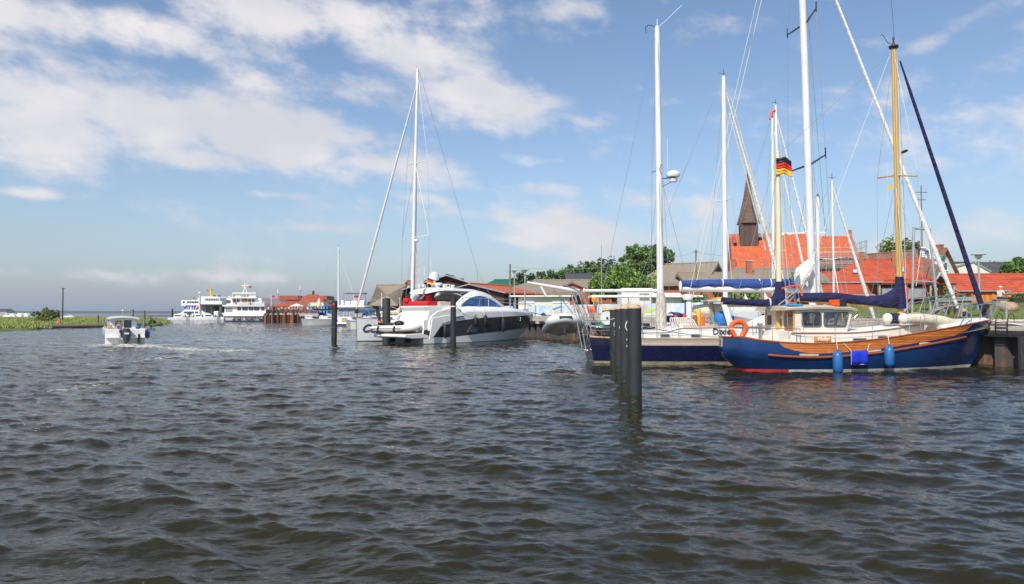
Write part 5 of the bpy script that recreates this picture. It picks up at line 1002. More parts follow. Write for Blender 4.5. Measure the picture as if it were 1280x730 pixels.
# ------------------------------------------------------------------ D. plumb-bowed white sloop beside the motor yacht
gD = G(446, 427.5); FD = Frame(gD.x, gD.y, 42.0)
def build_plumb():
    t = thing('plumb_bow_sloop', 'tall rigged white sloop with plumb bow and black script lettering, beside the motor yacht', 'sailing yacht', tuple(FD.o), FD.yaw); f = FD; L = 13.6; Bm = 2.05
    plan = crv([(0, .02), (.06, .22), (.2, .58), (.4, .9), (.6, 1), (.85, .93), (1, .84)]); z0 = f.pt(443, 397).z
    zs = crv([(0, z0), (4, z0-.14), (L, z0-.3)])
    rows = [dict(xs=.9, xb=L-1, z=-.35, b=lambda q: .55*Bm*plan(q)), dict(xs=.03, xb=L-.3, z=-.02, b=lambda q: .86*Bm*plan(q)), dict(xs=.02, xb=L-.3, z=.1, b=lambda q: .88*Bm*plan(q)), dict(xs=-.02, xb=L-.1, z=lambda x: zs(x)*.6, b=lambda q: .97*Bm*plan(q)), dict(xs=-.07, xb=L, z=lambda x: zs(x)-.07, b=lambda q: Bm*plan(q)), dict(xs=-.08, xb=L, z=zs, b=lambda q: Bm*plan(q))]
    A = hull_rows(rows, 26)
    mb = MB()
    for sg in (1, -1):
        rw = [[(x, sg*y, z) for x, y, z in A[r]] for r in range(1, 6)]; mb.grid(rw if sg < 0 else rw[::-1])
    tr = [(A[r][-1][0], A[r][-1][1], A[r][-1][2]) for r in range(1, 6)]+[(A[r][-1][0], -A[r][-1][1], A[r][-1][2]) for r in range(5, 0, -1)]; mb.add(tr, [tuple(range(len(tr)))]); mb.build('hull', pm('light_grey_gelcoat', (.60, .61, .62), .25, var=.04, coat=.4), t, smooth=True)
    hull_band(MB(), A, 4, 5, out=.004).build('toe_rail', 'galv', t); deck(MB(), A, 5, -.03).build('deck', 'gelcoat', t); hull_band(MB(), A, 1, 2, out=.004).build('boot_top', 'charcoal', t)
    c0, c1 = 3.4, 9.8; hw = crv([(c0, .5), (c0+2, 1.15), (c1, 1.35)]); zt = crv([(c0, z0+.05), (c0+1.5, z0+.32), (c1, z0+.42)]); Lx = [c0+(c1-c0)*k/10 for k in range(11)]
    MB().loft([[(x, -hw(x), z0-.4), (x, -hw(x)+.1, zt(x)-.04), (x, -hw(x)*.6, zt(x)+.03), (x, hw(x)*.6, zt(x)+.03), (x, hw(x)-.1, zt(x)-.04), (x, hw(x), z0-.4)] for x in Lx], True, True).build('coachroof', 'gelcoat', t, smooth=True)
    for k in range(3): window(t, rounded(5.2+k*1.4, 6.3+k*1.4, z0+.02, z0+.2, .06), -hw(5.7+k*1.4)+.0, 'charcoal', 'glass', .03, both=True)
    m0 = f.pt(514.5, 384); mt = f.pt(522, 86); mast_part(t, (m0.x, 0, 1.2), (mt.x, 0, mt.z), .14, .115, 'mastw')
    for py, w_ in ((297, 1.9), (204, 1.45)):
        s = f.pt(514.5+(384-py)*.025, py); MB().tube([(s.x+.2, -w_, s.z+.05), (s.x, 0, s.z), (s.x+.2, w_, s.z+.05)], .03, 6).build('spreader', 'mastw', t)
    s1, s2 = f.pt(516.7, 297), f.pt(519, 204)
    for sg in (-1, 1):
        for a, b in (((m0.x+.2, sg*1.85, z0), (s1.x+.2, sg*1.9, s1.z+.05)), ((s1.x+.2, sg*1.9, s1.z+.05), (s2.x+.2, sg*1.45, s2.z+.05)), ((s2.x+.2, sg*1.45, s2.z+.05), (mt.x, 0, mt.z-.3)), ((m0.x+.2, sg*1.5, z0), s1), ((s1.x+.2, sg*1.9, s1.z), s2)): stay(t, a, b, .014)
    bs = Vector((L-.4, 0, z0)); top = Vector((mt.x+.1, 0, mt.z)); stay(t, top, top.lerp(bs, .8), .014); 
    for sg in (-1, 1): stay(t, top.lerp(bs, .8), (L-.3, sg*1.4, z0), .014)
    for k in range(3): stay(t, (mt.x+.1, .1*k, mt.z-.3), (m0.x+.3+.1*k, .1, 2.6), .012, 'rope', 'halyard')
    a, b = f.pt(446, 385), f.pt(519.5, 112); a.y = b.y = 0; MB().tube([a, a.lerp(b, .05), a.lerp(b, .3), a.lerp(b, .8), b], [.06, .085, .10, .08, .045], 9).build('furled_genoa', pm('furled_sail_grey', (.50, .51, .52), .7, var=.2, scale=2, stretch=(1, 1, 6)), t, smooth=True)
    MB().lathe([(.16, 0), (.18, .05), (.1, .1), (.1, .22), (.18, .27), (.16, .32)], (a.x, 0, a.z-.4)).build('furling_drum', 'blackp', t)
    MB().tube([(a.x+.05, 0, z0-.02), a], .04, 6).build('forestay_foot', 'steel', t)
    MB().tube([(a.x+.05, 0, z0+1.9), (m0.x-2.5, 0, z0+1.0), (m0.x, 0, z0+.3)], .02, 5).build('sheet', 'rope', t)
    # half-dropped mainsail along the mast and boom
    zb = f.pt(514, 372).z; mb = MB(); q1, q2, q3 = f.pt(517.5, 300), f.pt(529, 352), f.pt(518, 368)
    mb.add([(q1.x, 0, q1.z), (q2.x, .05, q2.z), (q2.x+.2, .0, q2.z-.8), (q3.x, 0, q3.z)], [(0, 1, 2, 3)]); o = mb.build('mainsail_headboard', 'sailcloth', t); o.modifiers.new('s', 'SOLIDIFY').thickness = .06
    MB().tube([(m0.x, 0, zb), (m0.x+5.6, 0, zb+.1)], .11, 8).build('boom', 'mastw', t)
    sailcover(t, [(m0.x+.1, zb+.55), (m0.x+2, zb+.4), (m0.x+5.4, zb+.3)], [(m0.x+.1, zb+.05), (m0.x+5.4, zb+.12)], .18, 'sailcloth', 'stacked_mainsail', seed=9)
    MB().sph(s1+Vector((.1, -.25, -.25)), .14).build('deck_light', 'plastic', t)
    for sg in (-1, 1): MB().tube(smooth_line([(1.6, sg*.75, z0), (1.2, sg*.62, z0+.62), (.1, sg*.12, z0+.66), (-.1, 0, z0+.66)]), .02, 6).build('pulpit_rail', 'steel', t)
    for (px, py, s_, body) in ((461.5, 410.5, .98, 'Co'),):
        q = f.pt(px, py, -.9); yq = -Bm*plan(q.x/L)*.985; q = f.pt(px, py, yq); ang = math.atan2(Bm*(plan((q.x+.6)/L)-plan((q.x-.6)/L)), 1.2)
        text('name_lettering', 'Con', .80, (q.x, -Bm*plan(q.x/L)*.985-.05, q.z), (math.pi/2, 0, -ang), 'blackp', t, .02, shear=.45, bold=.012)
    return t
build_plumb()

# ------------------------------------------------------------------ E. motor yacht, white and charcoal
FE = Frame(G(508, 430).x, G(508, 430).y+.2, 46.0)
def build_motor():
    t = thing('motor_yacht', 'sleek white hardtop motor yacht with charcoal hull side and red aft cushions', 'motor yacht', tuple(FE.o), FE.yaw); f = FE; Bm = 2.05
    nb = -Bm
    xb = f.pt(664, 393, 0).x; xwb = f.pt(646, 423.5, 0).x; xs = 0.0
    plan = crv([(0, .93), (.2, 1), (.45, 1), (.65, .9), (.8, .68), (.92, .36), (1, .04)]); planw = crv([(0, .9), (.3, .92), (.55, .82), (.75, .52), (.9, .22), (1, .01)])
    # sheer (lower edge of the white topside cove) and the dark panel, traced from the near side
    zs = crv([f.xz(537, 400, nb), f.xz(560, 397, nb), f.xz(590, 389.5, nb*.98), f.xz(630, 389.5, nb*.7), (xb, f.pt(664, 392).z)])
    zd = crv([(0, f.xz(537, 413, nb)[1]), f.xz(570, 402, nb), f.xz(600, 397.5, nb*.97), f.xz(640, 395, nb*.55), (xb, f.pt(664, 393.3).z)])
    zl = crv([(0, .52), f.xz(560, 421.5, nb), f.xz(600, 417, nb*.9), f.xz(640, 411.5, nb*.4), (xb, f.pt(658, 408.6).z)])
    rows = [dict(xs=.9, xb=xwb-1.6, z=-.35, b=lambda q: .5*Bm*planw(q)), dict(xs=.05, xb=xwb, z=.0, b=lambda q: Bm*planw(q)), dict(xs=.02, xb=xwb+.02, z=.07, b=lambda q: Bm*planw(q)), dict(xs=0, xb=xb-.35, z=zl, b=lambda q: Bm*(.35*planw(q)+.62*plan(q))), dict(xs=0, xb=xb-.02, z=zd, b=lambda q: Bm*plan(q)*.995), dict(xs=0, xb=xb, z=zs, b=lambda q: Bm*plan(q))]
    A = hull_rows(rows, 34)
    mb = hull_band(MB(), A, 0, 3); transom(mb, A, 0, 3); mb.build('hull_bottom', 'gelcoat', t, smooth=True); hull_band(MB(), A, 1, 2, out=.005).build('boot_top', flat('green_boot', (.08, .18, .15)), t)
    i0 = 0
    hull_band(MB(), A, 3, 4).build('dark_hull_panel', 'charcoal', t, smooth=True); mb = hull_band(MB(), A, 4, 5); transom(mb, A, 3, 5); mb.build('topside', 'gelcoat', t, smooth=True)
    # white quarter sweeping down over the aft end of the dark panel
    for sg in (-1, 1):
        pl = [f.xz(536, 424, nb), f.xz(542, 420.5, nb), f.xz(553, 404, nb), f.xz(566, 400.5, nb), f.xz(575, 396, nb), f.xz(560, 394, nb), f.xz(540, 398, nb)]
        MB().prism(pl, sg*Bm*1.012-.03, sg*Bm*1.012+.03).build('quarter_moulding', 'gelcoat', t, bevel=.015)
        (ax_, az_), (bx_, bz_) = f.xz(566, 396.8, nb), f.xz(579, 395.2, nb); MB().tube([(ax_, sg*Bm*1.03, az_), (bx_, sg*Bm*1.03, bz_)], .05, 6).build('side_vent', 'steel', t)
    yb = crv([(p[0], p[1]) for p in A[5]])
    # upper moulding: deck shoulders rising inboard
    zsh = crv([(0, f.xz(537, 398, nb)[1]), f.xz(555, 386, nb*.9), f.xz(570, 383, nb*.9), f.xz(600, 383, nb*.8), f.xz(626, 384, nb*.55), (xb-.1, f.pt(662, 391).z)])
    L = [xs+(xb-xs)*k/26 for k in range(27)]; 
    MB().loft([[(x, -yb(x), zs(x)), (x, -yb(x)*.95, zs(x)+(zsh(x)-zs(x))*.62), (x, -yb(x)*.80, zsh(x)), (x, 0, zsh(x)+.06), (x, yb(x)*.80, zsh(x)), (x, yb(x)*.95, zs(x)+(zsh(x)-zs(x))*.62), (x, yb(x), zs(x))] for x in L if x > f.xz(553, 390, nb)[0]], True, True).build('foredeck', 'gelcoat', t, smooth=True)
    # stern: swim platform, moulded stern with sloping face, red sunpad, seats
    x_q = f.xz(553, 390, nb)[0]
    MB().prism([(-1.55, .50), (-1.62, .60), (-1.55, .74), (.3, .80), (x_q, .80), (x_q, .42), (-1.0, .42)], -1.86, 1.86).build('swim_platform', 'gelcoat', t, bevel=.05)
    MB().box(-1.5, .2, -1.75, 1.75, .742+.02, .79).build('platform_teak', flat('platform_dark', (.10, .07, .05)), t)
    for y_ in (-.9, .9): MB().box(-.9, -.4, y_-.09, y_+.09, .1, .45).build('platform_bracket', 'blackp', t)
    zc = f.pt(500, 382.5, -.5).z
    MB().prism([(.15, .8), (.25, 1.0), (.75, zc-.35), (.55, zc-.05), (.62, zc+.02), (x_q+1.4, zc+.05), (x_q+1.4, .8)], -1.55, 1.55).build('stern_moulding', 'gelcoat', t, bevel=.06)
    MB().prism([(.72, zc+.03), (.66, zc+.2), (.8, zc+.36), (x_q+.1, zc+.36), (x_q+.1, zc+.03)], -1.4, 1.45).build('sunpad', 'red', t, bevel=.05)
    q = f.pt(536, 372, -.2); MB().box(q.x-.18, q.x+.12, -.42, .0, zc+.3, zc+.82).build('red_backrest', 'red', t, bevel=.06)
    q = f.pt(508, 377, 1.1); MB().box(q.x-.25, q.x+.2, .7, 1.2, zc+.3, zc+.58).build('red_headrest', 'red', t, bevel=.05)
    MB().box(x_q+.4, x_q+1.6, -1.3, 1.3, zc+.0, zc+.35).build('cockpit_seat', pm('cream_cushion', (.55, .47, .38), .7), t, bevel=.06)
    # side coaming arcs (outer) from quarter up to the windows
    sw = [f.xz(544, 399, nb*.97), f.xz(552, 391, nb*.97), f.xz(562, 387, nb*.97), f.xz(575, 385, nb*.95)]
    # hardtop: roof slab + raked cabin with arched blue side windows
    zr = lambda px, py: f.pt(px, py, -1.5)
    r0, r1, r2, r3, r4 = f.xz(514, 363.8, 1.4), f.xz(545, 361, -1.5), f.xz(575, 362, -1.55), f.xz(598, 363.5, -1.5), f.xz(612, 369, -1.45)
    top = crv([(r0[0]-.3, r0[1]-.08), (r0[0], r0[1]), f.xz(557, 361.3, -1.5), r2, r3, r4, f.xz(623, 377, -1.3), f.xz(631, 383.5, -1.2)])
    Lx = np.linspace(r0[0]-.3, f.xz(631, 383.5, -1.2)[0], 20); rings = []
    for x in Lx:
        u_ = (x-Lx[0])/(Lx[-1]-Lx[0]); w_ = 1.55*(1-.22*u_**2) if u_ > .1 else 1.2+.35*(u_/.1); zt_ = top(x); th = .16+.0*u_; rings.append([(x, -w_, zt_-th*.6), (x, -w_*.97, zt_-.02), (x, -w_*.6, zt_+.12), (x, 0, zt_+.17), (x, w_*.6, zt_+.12), (x, w_*.97, zt_-.02), (x, w_, zt_-th*.6), (x, w_*.6, zt_-th), (x, -w_*.6, zt_-th)])
    MB().loft(rings, True, True).build('hardtop', 'gelcoat', t, smooth=True)
    # cabin side walls (white arch frame) and arched windows
    base = [f.xz(563, 388, -1.56), f.xz(634, 385.5, -1.3)]
    arch_out = [f.xz(563, 388, -1.5), f.xz(568, 380, -1.5), f.xz(576, 371.5, -1.5), f.xz(587, 365, -1.5), f.xz(598, 363.8, -1.5), f.xz(610, 368, -1.45), f.xz(621, 376, -1.35), f.xz(632, 385, -1.3)]
    ao = [(p.x, p.z) for p in smooth_line([(x, 0, z) for x, z in arch_out], 5)]
    arch_in = [f.xz(575, 381.5, -1.5), f.xz(581, 376, -1.5), f.xz(588, 372, -1.5), f.xz(597, 370, -1.5), f.xz(606, 371.3, -1.45), f.xz(616, 376.5, -1.35), f.xz(625, 383.4, -1.3)]
    ai = [(p.x, p.z) for p in smooth_line([(x, 0, z) for x, z in arch_in], 5)]
    fo_ = crv(ao)
    xsw = ao[0][0]; wyy = lambda x: 1.56-.26*max(0, (x-xsw)/(ao[-1][0]-xsw))**1.5
    for sg in (-1, 1):
        mb = MB(); n_ = 24; rowo = []; rowi = []
        mb.grid([[(x, sg*(wyy(x)+.02), z) for x, z in ao], [(x, sg*(wyy(x)+.02), max(ao[0][1]-.15, -9)) for x, z in ao]]); o = mb.build('cabin_side', 'gelcoat', t, smooth=True); o.modifiers.new('s', 'SOLIDIFY').thickness = .05
        mb = MB(); ring_ = [(x, sg*(wyy(x)+.055), z) for x, z in ai]+[(x, sg*(wyy(x)+.055), z) for x, z in [(ai[0][0]+(ai[-1][0]-ai[0][0])*k/8, ai[0][1]+(ai[-1][1]-ai[0][1])*k/8-.04) for k in range(8, -1, -1)]]
        mb.add(ring_, [tuple(range(len(ring_)))]); w = mb.build('side_window', 'glassb', t); w.modifiers.new('s', 'SOLIDIFY').thickness = .03
        for px in (603, 610):
            a = f.xz(px, 372.5, -1.45); b = f.xz(px+1, 383, -1.45); MB().box(a[0]-.03, a[0]+.03, min(sg*(wyy(a[0])+.06), sg*(wyy(a[0])+.09)), max(sg*(wyy(a[0])+.06), sg*(wyy(a[0])+.09)), b[1], a[1]+.05).build('mullion', 'gelcoat' if px == 610 else 'blackp', w)
    # chevron pillar and lining under the hardtop (far side of the open cockpit)
    pl = [f.xz(517, 364, 1.4), f.xz(524, 365, 1.4), f.xz(529.5, 369, 1.4), f.xz(518, 379.5, 1.4), f.xz(514.5, 379, 1.4), f.xz(524, 369.3, 1.4)]
    MB().prism(pl, 1.34, 1.46).build('hardtop_pillar', 'gelcoat', t, bevel=.02)
    pl = [f.xz(524, 364, 1.3), f.xz(547, 364, 1.3), f.xz(542, 371, 1.3), f.xz(549, 383, 1.3), f.xz(520, 383, 1.3), f.xz(531, 369, 1.3)]
    MB().prism(pl, 1.26, 1.32).build('cabin_lining', pm('cabin_lining', (.42, .38, .32), .7), t)
    q = f.xz(534, 366, 1.0); MB().box(q[0]-.12, q[0]+.12, .92, 1.08, zc, q[1]+.12).build('dark_post', 'blackp', t)
    for sg in (-1, 1):
        pl = [f.xz(536.5, 414, nb), f.xz(537, 402, nb), f.xz(540, 395, nb), f.xz(547, 389.5, nb), f.xz(558, 386.3, nb), f.xz(576, 385.5, nb), f.xz(576, 400, nb)]
        MB().prism(pl, sg*1.95-.09, sg*1.95+.09).build('side_coaming', 'gelcoat', t, bevel=.04)
    MB().box(f.xz(545, 370, -1)[0]+.4, f.xz(560, 370, -1)[0]+1.2, -1.2, 1.2, zc-.4, zc+.45).build('helm_console', 'blackp', t, bevel=.08)
    # windscreen, dark tinted
    a, b = f.pt(612, 370, -1.2), f.pt(629, 382, -1.0)
    # hull windows and emblem, grab rail
    pl = [f.xz(584, 415.5, nb), f.xz(590, 406, nb), f.xz(599, 405.5, nb), f.xz(600, 409.5, nb), f.xz(595, 415, nb)]; MB().prism(pl, -Bm*1.0-.035, -Bm*.97).build('hull_window', 'glass', t)
    text('emblem', 'S', .42, (f.pt(645, 399, -1.1).x, -yb(f.pt(645, 399, -1.1).x)-.05, f.pt(645, 399, -1.1).z), (math.pi/2, 0, R(28)), 'gelcoat', t, .01, shear=.6)
    for sg in (-1, 1):
        zz = lambda x: zsh(x)+.62
        pts = [(x, sg*yb(x)*.86, zz(x)-(.6 if i == 0 else 0)) for i, x in enumerate([f.xz(572, 378, nb*.9)[0], f.xz(580, 378, nb*.9)[0], f.xz(600, 378, nb*.85)[0], f.xz(620, 378, nb*.7)[0], f.xz(640, 378, nb*.5)[0], xb-.1])]; MB().tube(smooth_line(pts, 4), .022, 6).build('guard_rail', 'steel', t, smooth=True)
        for x in [p[0] for p in pts[1:]]: MB().tube([(x-.12, sg*yb(x)*.84, zsh(x)-.02), (x, sg*yb(x)*.86, zz(x))], .018, 5).build('stanchion', 'steel', t)
    MB().tube([(xb-.1, -yb(xb-.1)*.86, zsh(xb)+.6), (xb-.1, yb(xb-.1)*.86, zsh(xb)+.6)], .022, 6).build('guard_rail', 'steel', t)
    MB().box(xb-.9, xb-.5, -.16, .16, zsh(xb-.7), zsh(xb-.7)+.25).build('windlass', 'steel', t, bevel=.04); MB().tube([(xb-.5, 0, zs(xb)+.1), (xb+.15, 0, zs(xb)-.1), (xb+.05, 0, zs(xb)-.6)], .07, 6).build('anchor', 'steel', t)
    # radar mast
    q0, q1 = f.pt(545, 361.5, 0), f.pt(539, 346, 0); MB().tube([q0, q0.lerp(q1, .6), q1], [.35, .2, .14], 8).build('radar_mast', 'gelcoat', t, smooth=True)
    MB().lathe([(.12, -.25), (.36, -.22), (.40, 0), (.33, .25), (.12, .38), (.02, .4)], f.pt(542.5, 346.5, 0)).build('satellite_dome', 'plastic', t, smooth=True); MB().lathe([(.1, -.12), (.42, -.1), (.44, .05), (.2, .12)], f.pt(546.5, 355, 0)).build('radar', 'plastic', t, smooth=True)
    MB().tube([f.pt(530.5, 334, 0), f.pt(530.5, 347.5, 0), f.pt(536, 348.5, 0)], .03, 5).build('antenna', 'plastic', t); MB().tube([f.pt(538, 320, 0), f.pt(540, 345, 0)], .02, 5).build('antenna', 'plastic', t)
    for px in (525, 530, 556, 566): q = f.pt(px, 361, -.6); MB().box(q.x-.12, q.x+.12, -.7, -.5, q.z+.05, q.z+.3).build('roof_fitting', 'plastic', t, bevel=.03)
    return t, yb, zsh, f
mot, ybE, zshE, _f = build_motor()
for i, (px, py0, py1, lab) in enumerate(((556.5, 407, 423, 'black fender on the dark hull side nearest the stern, left of the pile'), (594.5, 395.5, 408.5, 'second black fender on the dark hull side, just right of the pile'), (607, 394.5, 409, 'third black fender on the dark hull side, beside the hull window'), (629, 398.5, 415.5, 'black fender on the dark hull side nearest the bow'))):
    a = FE.pt(px, py0, -2.0); yq = -ybE(a.x)-.16; a = FE.pt(px, py0, yq); w = wpt(FE, a); b = wpt(FE, Vector((a.x, yq+.25, zshE(a.x)-.02)))
    fender('', lab, w, .155, (py1-py0)*w.y/F*.95, 'black', b, group='black fenders along the motor yacht')
a = wpt(FE, FE.pt(534, 348, -.02)); fl = thing('german_flag', 'small black red gold flag beside the radar dome of the motor yacht', 'flag', a); flag(fl, (0, 0, 0), .5, .42, 'german', 'cloth', R(-20), 3); MB().tube([(0, 0, .1), (0, 0, -.7)], .012, 5).build('staff', 'plastic', fl)
q = wpt(FE, Vector((-.75, .1, 1.08))); td = rib('tender', 'white inflatable tender with folded black outboard on the swim platform of the motor yacht', (q.x, q.y, q.z), R(46-72), 3.7, 1.7, .24, 'hypalonw', 'charcoal')
MB().tube(smooth_line([(-1.45, 0, .2), (-1.6, 0, .7), (-1.72, 0, 1.35)]), [.14]*11, 8).build('outboard_leg', 'blackp', td, smooth=True) ; MB().box(-1.55, -.4, -.22, .2, .24, .42).build('seat', 'blackp', td, bevel=.05)
MB().sph((.15, 0, .38), (.38, .34, .2)).build('console_cover', 'black', td, smooth=True)
for x in (-1.0, .35): MB().tube([(x, -.86, .2), (x-.05, -.92, -.05), (x+.02, -.86, -.28)], .06, 6).build('grab_handle', 'black', td)
a = (q.x-1.45, q.y+.1, q.z+.75); fl = thing('small_ensign', 'tiny red and gold ensign at the stern of the white tender', 'flag', a); flag(fl, (0, 0, 0), .22, .3, 'german', 'cloth', .3); MB().tube([(0, 0, .05), (0, 0, -.7)], .012, 4).build('staff', 'plastic', fl)
# ================================================================== mooring piles, ropes
pos = [(795, 516.5), (783, 487.5), (775.5, 472.5), (768, 457.8), (761, 448), (757, 441)]
names = ['nearest and tallest black mooring pile with rounded tan cap, front of the row', 'second black mooring pile in the row, with a white rope end hanging', 'third black mooring pile in the receding row', 'fourth black mooring pile in the receding row', 'fifth black mooring pile in the receding row', 'last and farthest black mooring pile of the receding row']
def pile(label, x, y, top, r, capm='pilecap', mat='pile', tilt=0, group='black mooring piles in a row', seed=0):
    t = thing('mooring_pile', label, 'mooring pile', (x, y, 0), 0, group)
    MB().tube([(0, 0, -1.6), (0, 0, .1), (tilt*top, 0, top)], r, 24).build('shaft', mat, t, smooth=True)
    MB().lathe([(r*1.006, .26), (r*1.014, .18), (r*1.016, -.3)], (0, 0, .12), 24).build('algae_band', pm('algae', (.012, .016, .006), .35, col2=(.026, .028, .014), scale=7, bump=.6), t, smooth=True)
    if capm: MB().lathe([(r*1.01, -.02), (r*1.0, .01), (r*.75, .055), (r*.3, .085), (.01, .09)], (tilt*top, 0, top), 20).build('cap', capm, t, smooth=True)
    rnd = random.Random(seed)
    return t
for i, ((px, py), nm) in enumerate(zip(pos, names)):
    g = G(px, py); pt_ = pile(nm, g.x, g.y+.16, Z((384.4, 385.2, 385.8, 386.6, 387.4, 388)[i], g.y+.16), .158, seed=i)
    if i in (1, 2, 3):
        z_ = Z((400, 404, 402)[i-1], g.y); h = (.62, .5, .45)[i-1]
        MB().tube(smooth_line([(.05, -.16, z_), (-.02, -.18, z_-h*.3), (.06, -.18, z_-h*.6), (.09, -.17, z_-h), (.05, -.18, z_-h*1.25)]), .016, 5).build('rope_end', 'rope', pt_)
        for q in (.9, 1.2): MB().box(.0, .11, -.2, -.15, z_-h*q-.03, z_-h*q+.03).build('rope_cleat', 'galv', pt_)
    if i == 0:
        for dx, z_ in ((.03, 2.52), (.06, 2.42), (.055, 2.40)): MB().sph((dx, -.15, z_), (.012, .01, .022), 6, 4).build('paint_fleck', 'plastic', pt_)
for (px, py, ty, lab, r) in ((417.5, 428.5, 376, 'slim black pile with reflective top standing left of the plumb bowed sloop', .20), (566.5, 432, 372, 'black pile standing in the water in front of the motor yacht', .19)):
    g = G(px, py); pt_ = pile(lab, g.x, g.y, Z(ty, g.y), r, None, 'pile', .008 if px < 500 else 0, group='single mooring piles')
    zt_ = Z(ty, g.y); MB().lathe([(r*1.02, -.03), (r*1.03, 0), (.01, .03)], (0.01, 0, zt_), 14).build('cap', 'pile', pt_, smooth=True)
    if px > 500: MB().lathe([(r+.03, -.04), (r+.035, .04)], (0, 0, Z(383, g.y)), 14).build('rope_turn', 'rope', pt_)
    else: MB().box(-.08, .08, -r-.03, -r+.02, zt_-.35, zt_-.18).build('red_reflector', 'redpaint', pt_); MB().lathe([(r+.02, -.03), (r+.025, .03)], (0, 0, Z(409, g.y)), 14).build('rope_turn', 'blue', pt_)
# thick black pile behind the tender
g = P(483, 391, 54.5); MB().lathe([(.30, -1), (.30, Z(374, 54.5)), (.28, Z(373.5, 54.5)+.02), (.01, Z(373, 54.5)+.05)], (g.x, g.y, 0), 16).build('mooring_pile', 'pile', None, True, label='short thick black pile rising behind the white tender', cat='mooring pile')
# weathered posts along the spit
for (px, py, ty, w, lab) in ((122, 408.5, 394, 2.9, 'pale weathered timber post at the end of the long log'), (165.5, 406, 387, 3.0, 'weathered timber post behind the roof of the small motor boat'), (180, 409, 388, 3.0, 'tall weathered timber post right of the small motor boat'), (187.5, 407.5, 395.5, 3.3, 'shorter weathered post at the tip of the grassy spit'), (215.3, 399.2, 386, 2.4, 'dark timber post left of the far white ferry')):
    g = G(px, py); r = w/2*g.y/F; MB().tube([(g.x, g.y, -1.2), (g.x+.05*r, g.y, Z(ty, g.y))], [r, r*.92], 10).build('timber_post', 'oldpile' if px < 200 else 'darkpile', None, True, label=lab, cat='post', group='weathered timber posts')
def rope(label, a, b, sag, r=.018, mat='rope'):
    a, b = Vector(a), Vector(b); MB().tube([a.lerp(b, k/16)-Vector((0, 0, sag*4*(k/16)*(1-k/16))) for k in range(17)], r, 6).build('mooring_rope', mat, None, True, label=label, cat='rope')
pl1 = G(*pos[1])
rope('pale rope running from the bow of the blue and wood boat to the quay', wpt(FA, FA.pt(1233, 399, -.1)), (*Q(-6.2, .1), 1.92), .35, .022)
rope('second bow rope of the blue and wood boat reaching the quay bollard', wpt(FA, FA.pt(1236, 399, .1)), (*Q(-2.0, -.1), 2.05), .1, .018)
rope('pale rope between the black row of piles and the stern of the navy ketch', (G(*pos[2]).x, G(*pos[2]).y, 2.05), wpt(FB, FB.pt(745, 400, -1.3)), .05, .018)
rope('slack mooring line hanging from the pile across the white motor yacht side', (G(566.5, 432).x+.2, G(566.5, 432).y, Z(383, 48)), wpt(FE, FE.pt(608, 388, -2.2)), .62, .02)
rope('dark bow line from the motor yacht down to the quay', wpt(FE, FE.pt(661, 390, 0)), (*Q(34.2, .2), 1.95), .12, .03, 'blackp')
rope('long pale rope sagging from pile to the navy ketch midships', (G(*pos[0]).x+.2, G(*pos[0]).y+.2, 1.9), wpt(FB, FB.pt(905, 420, -2.1)), .08, .012)

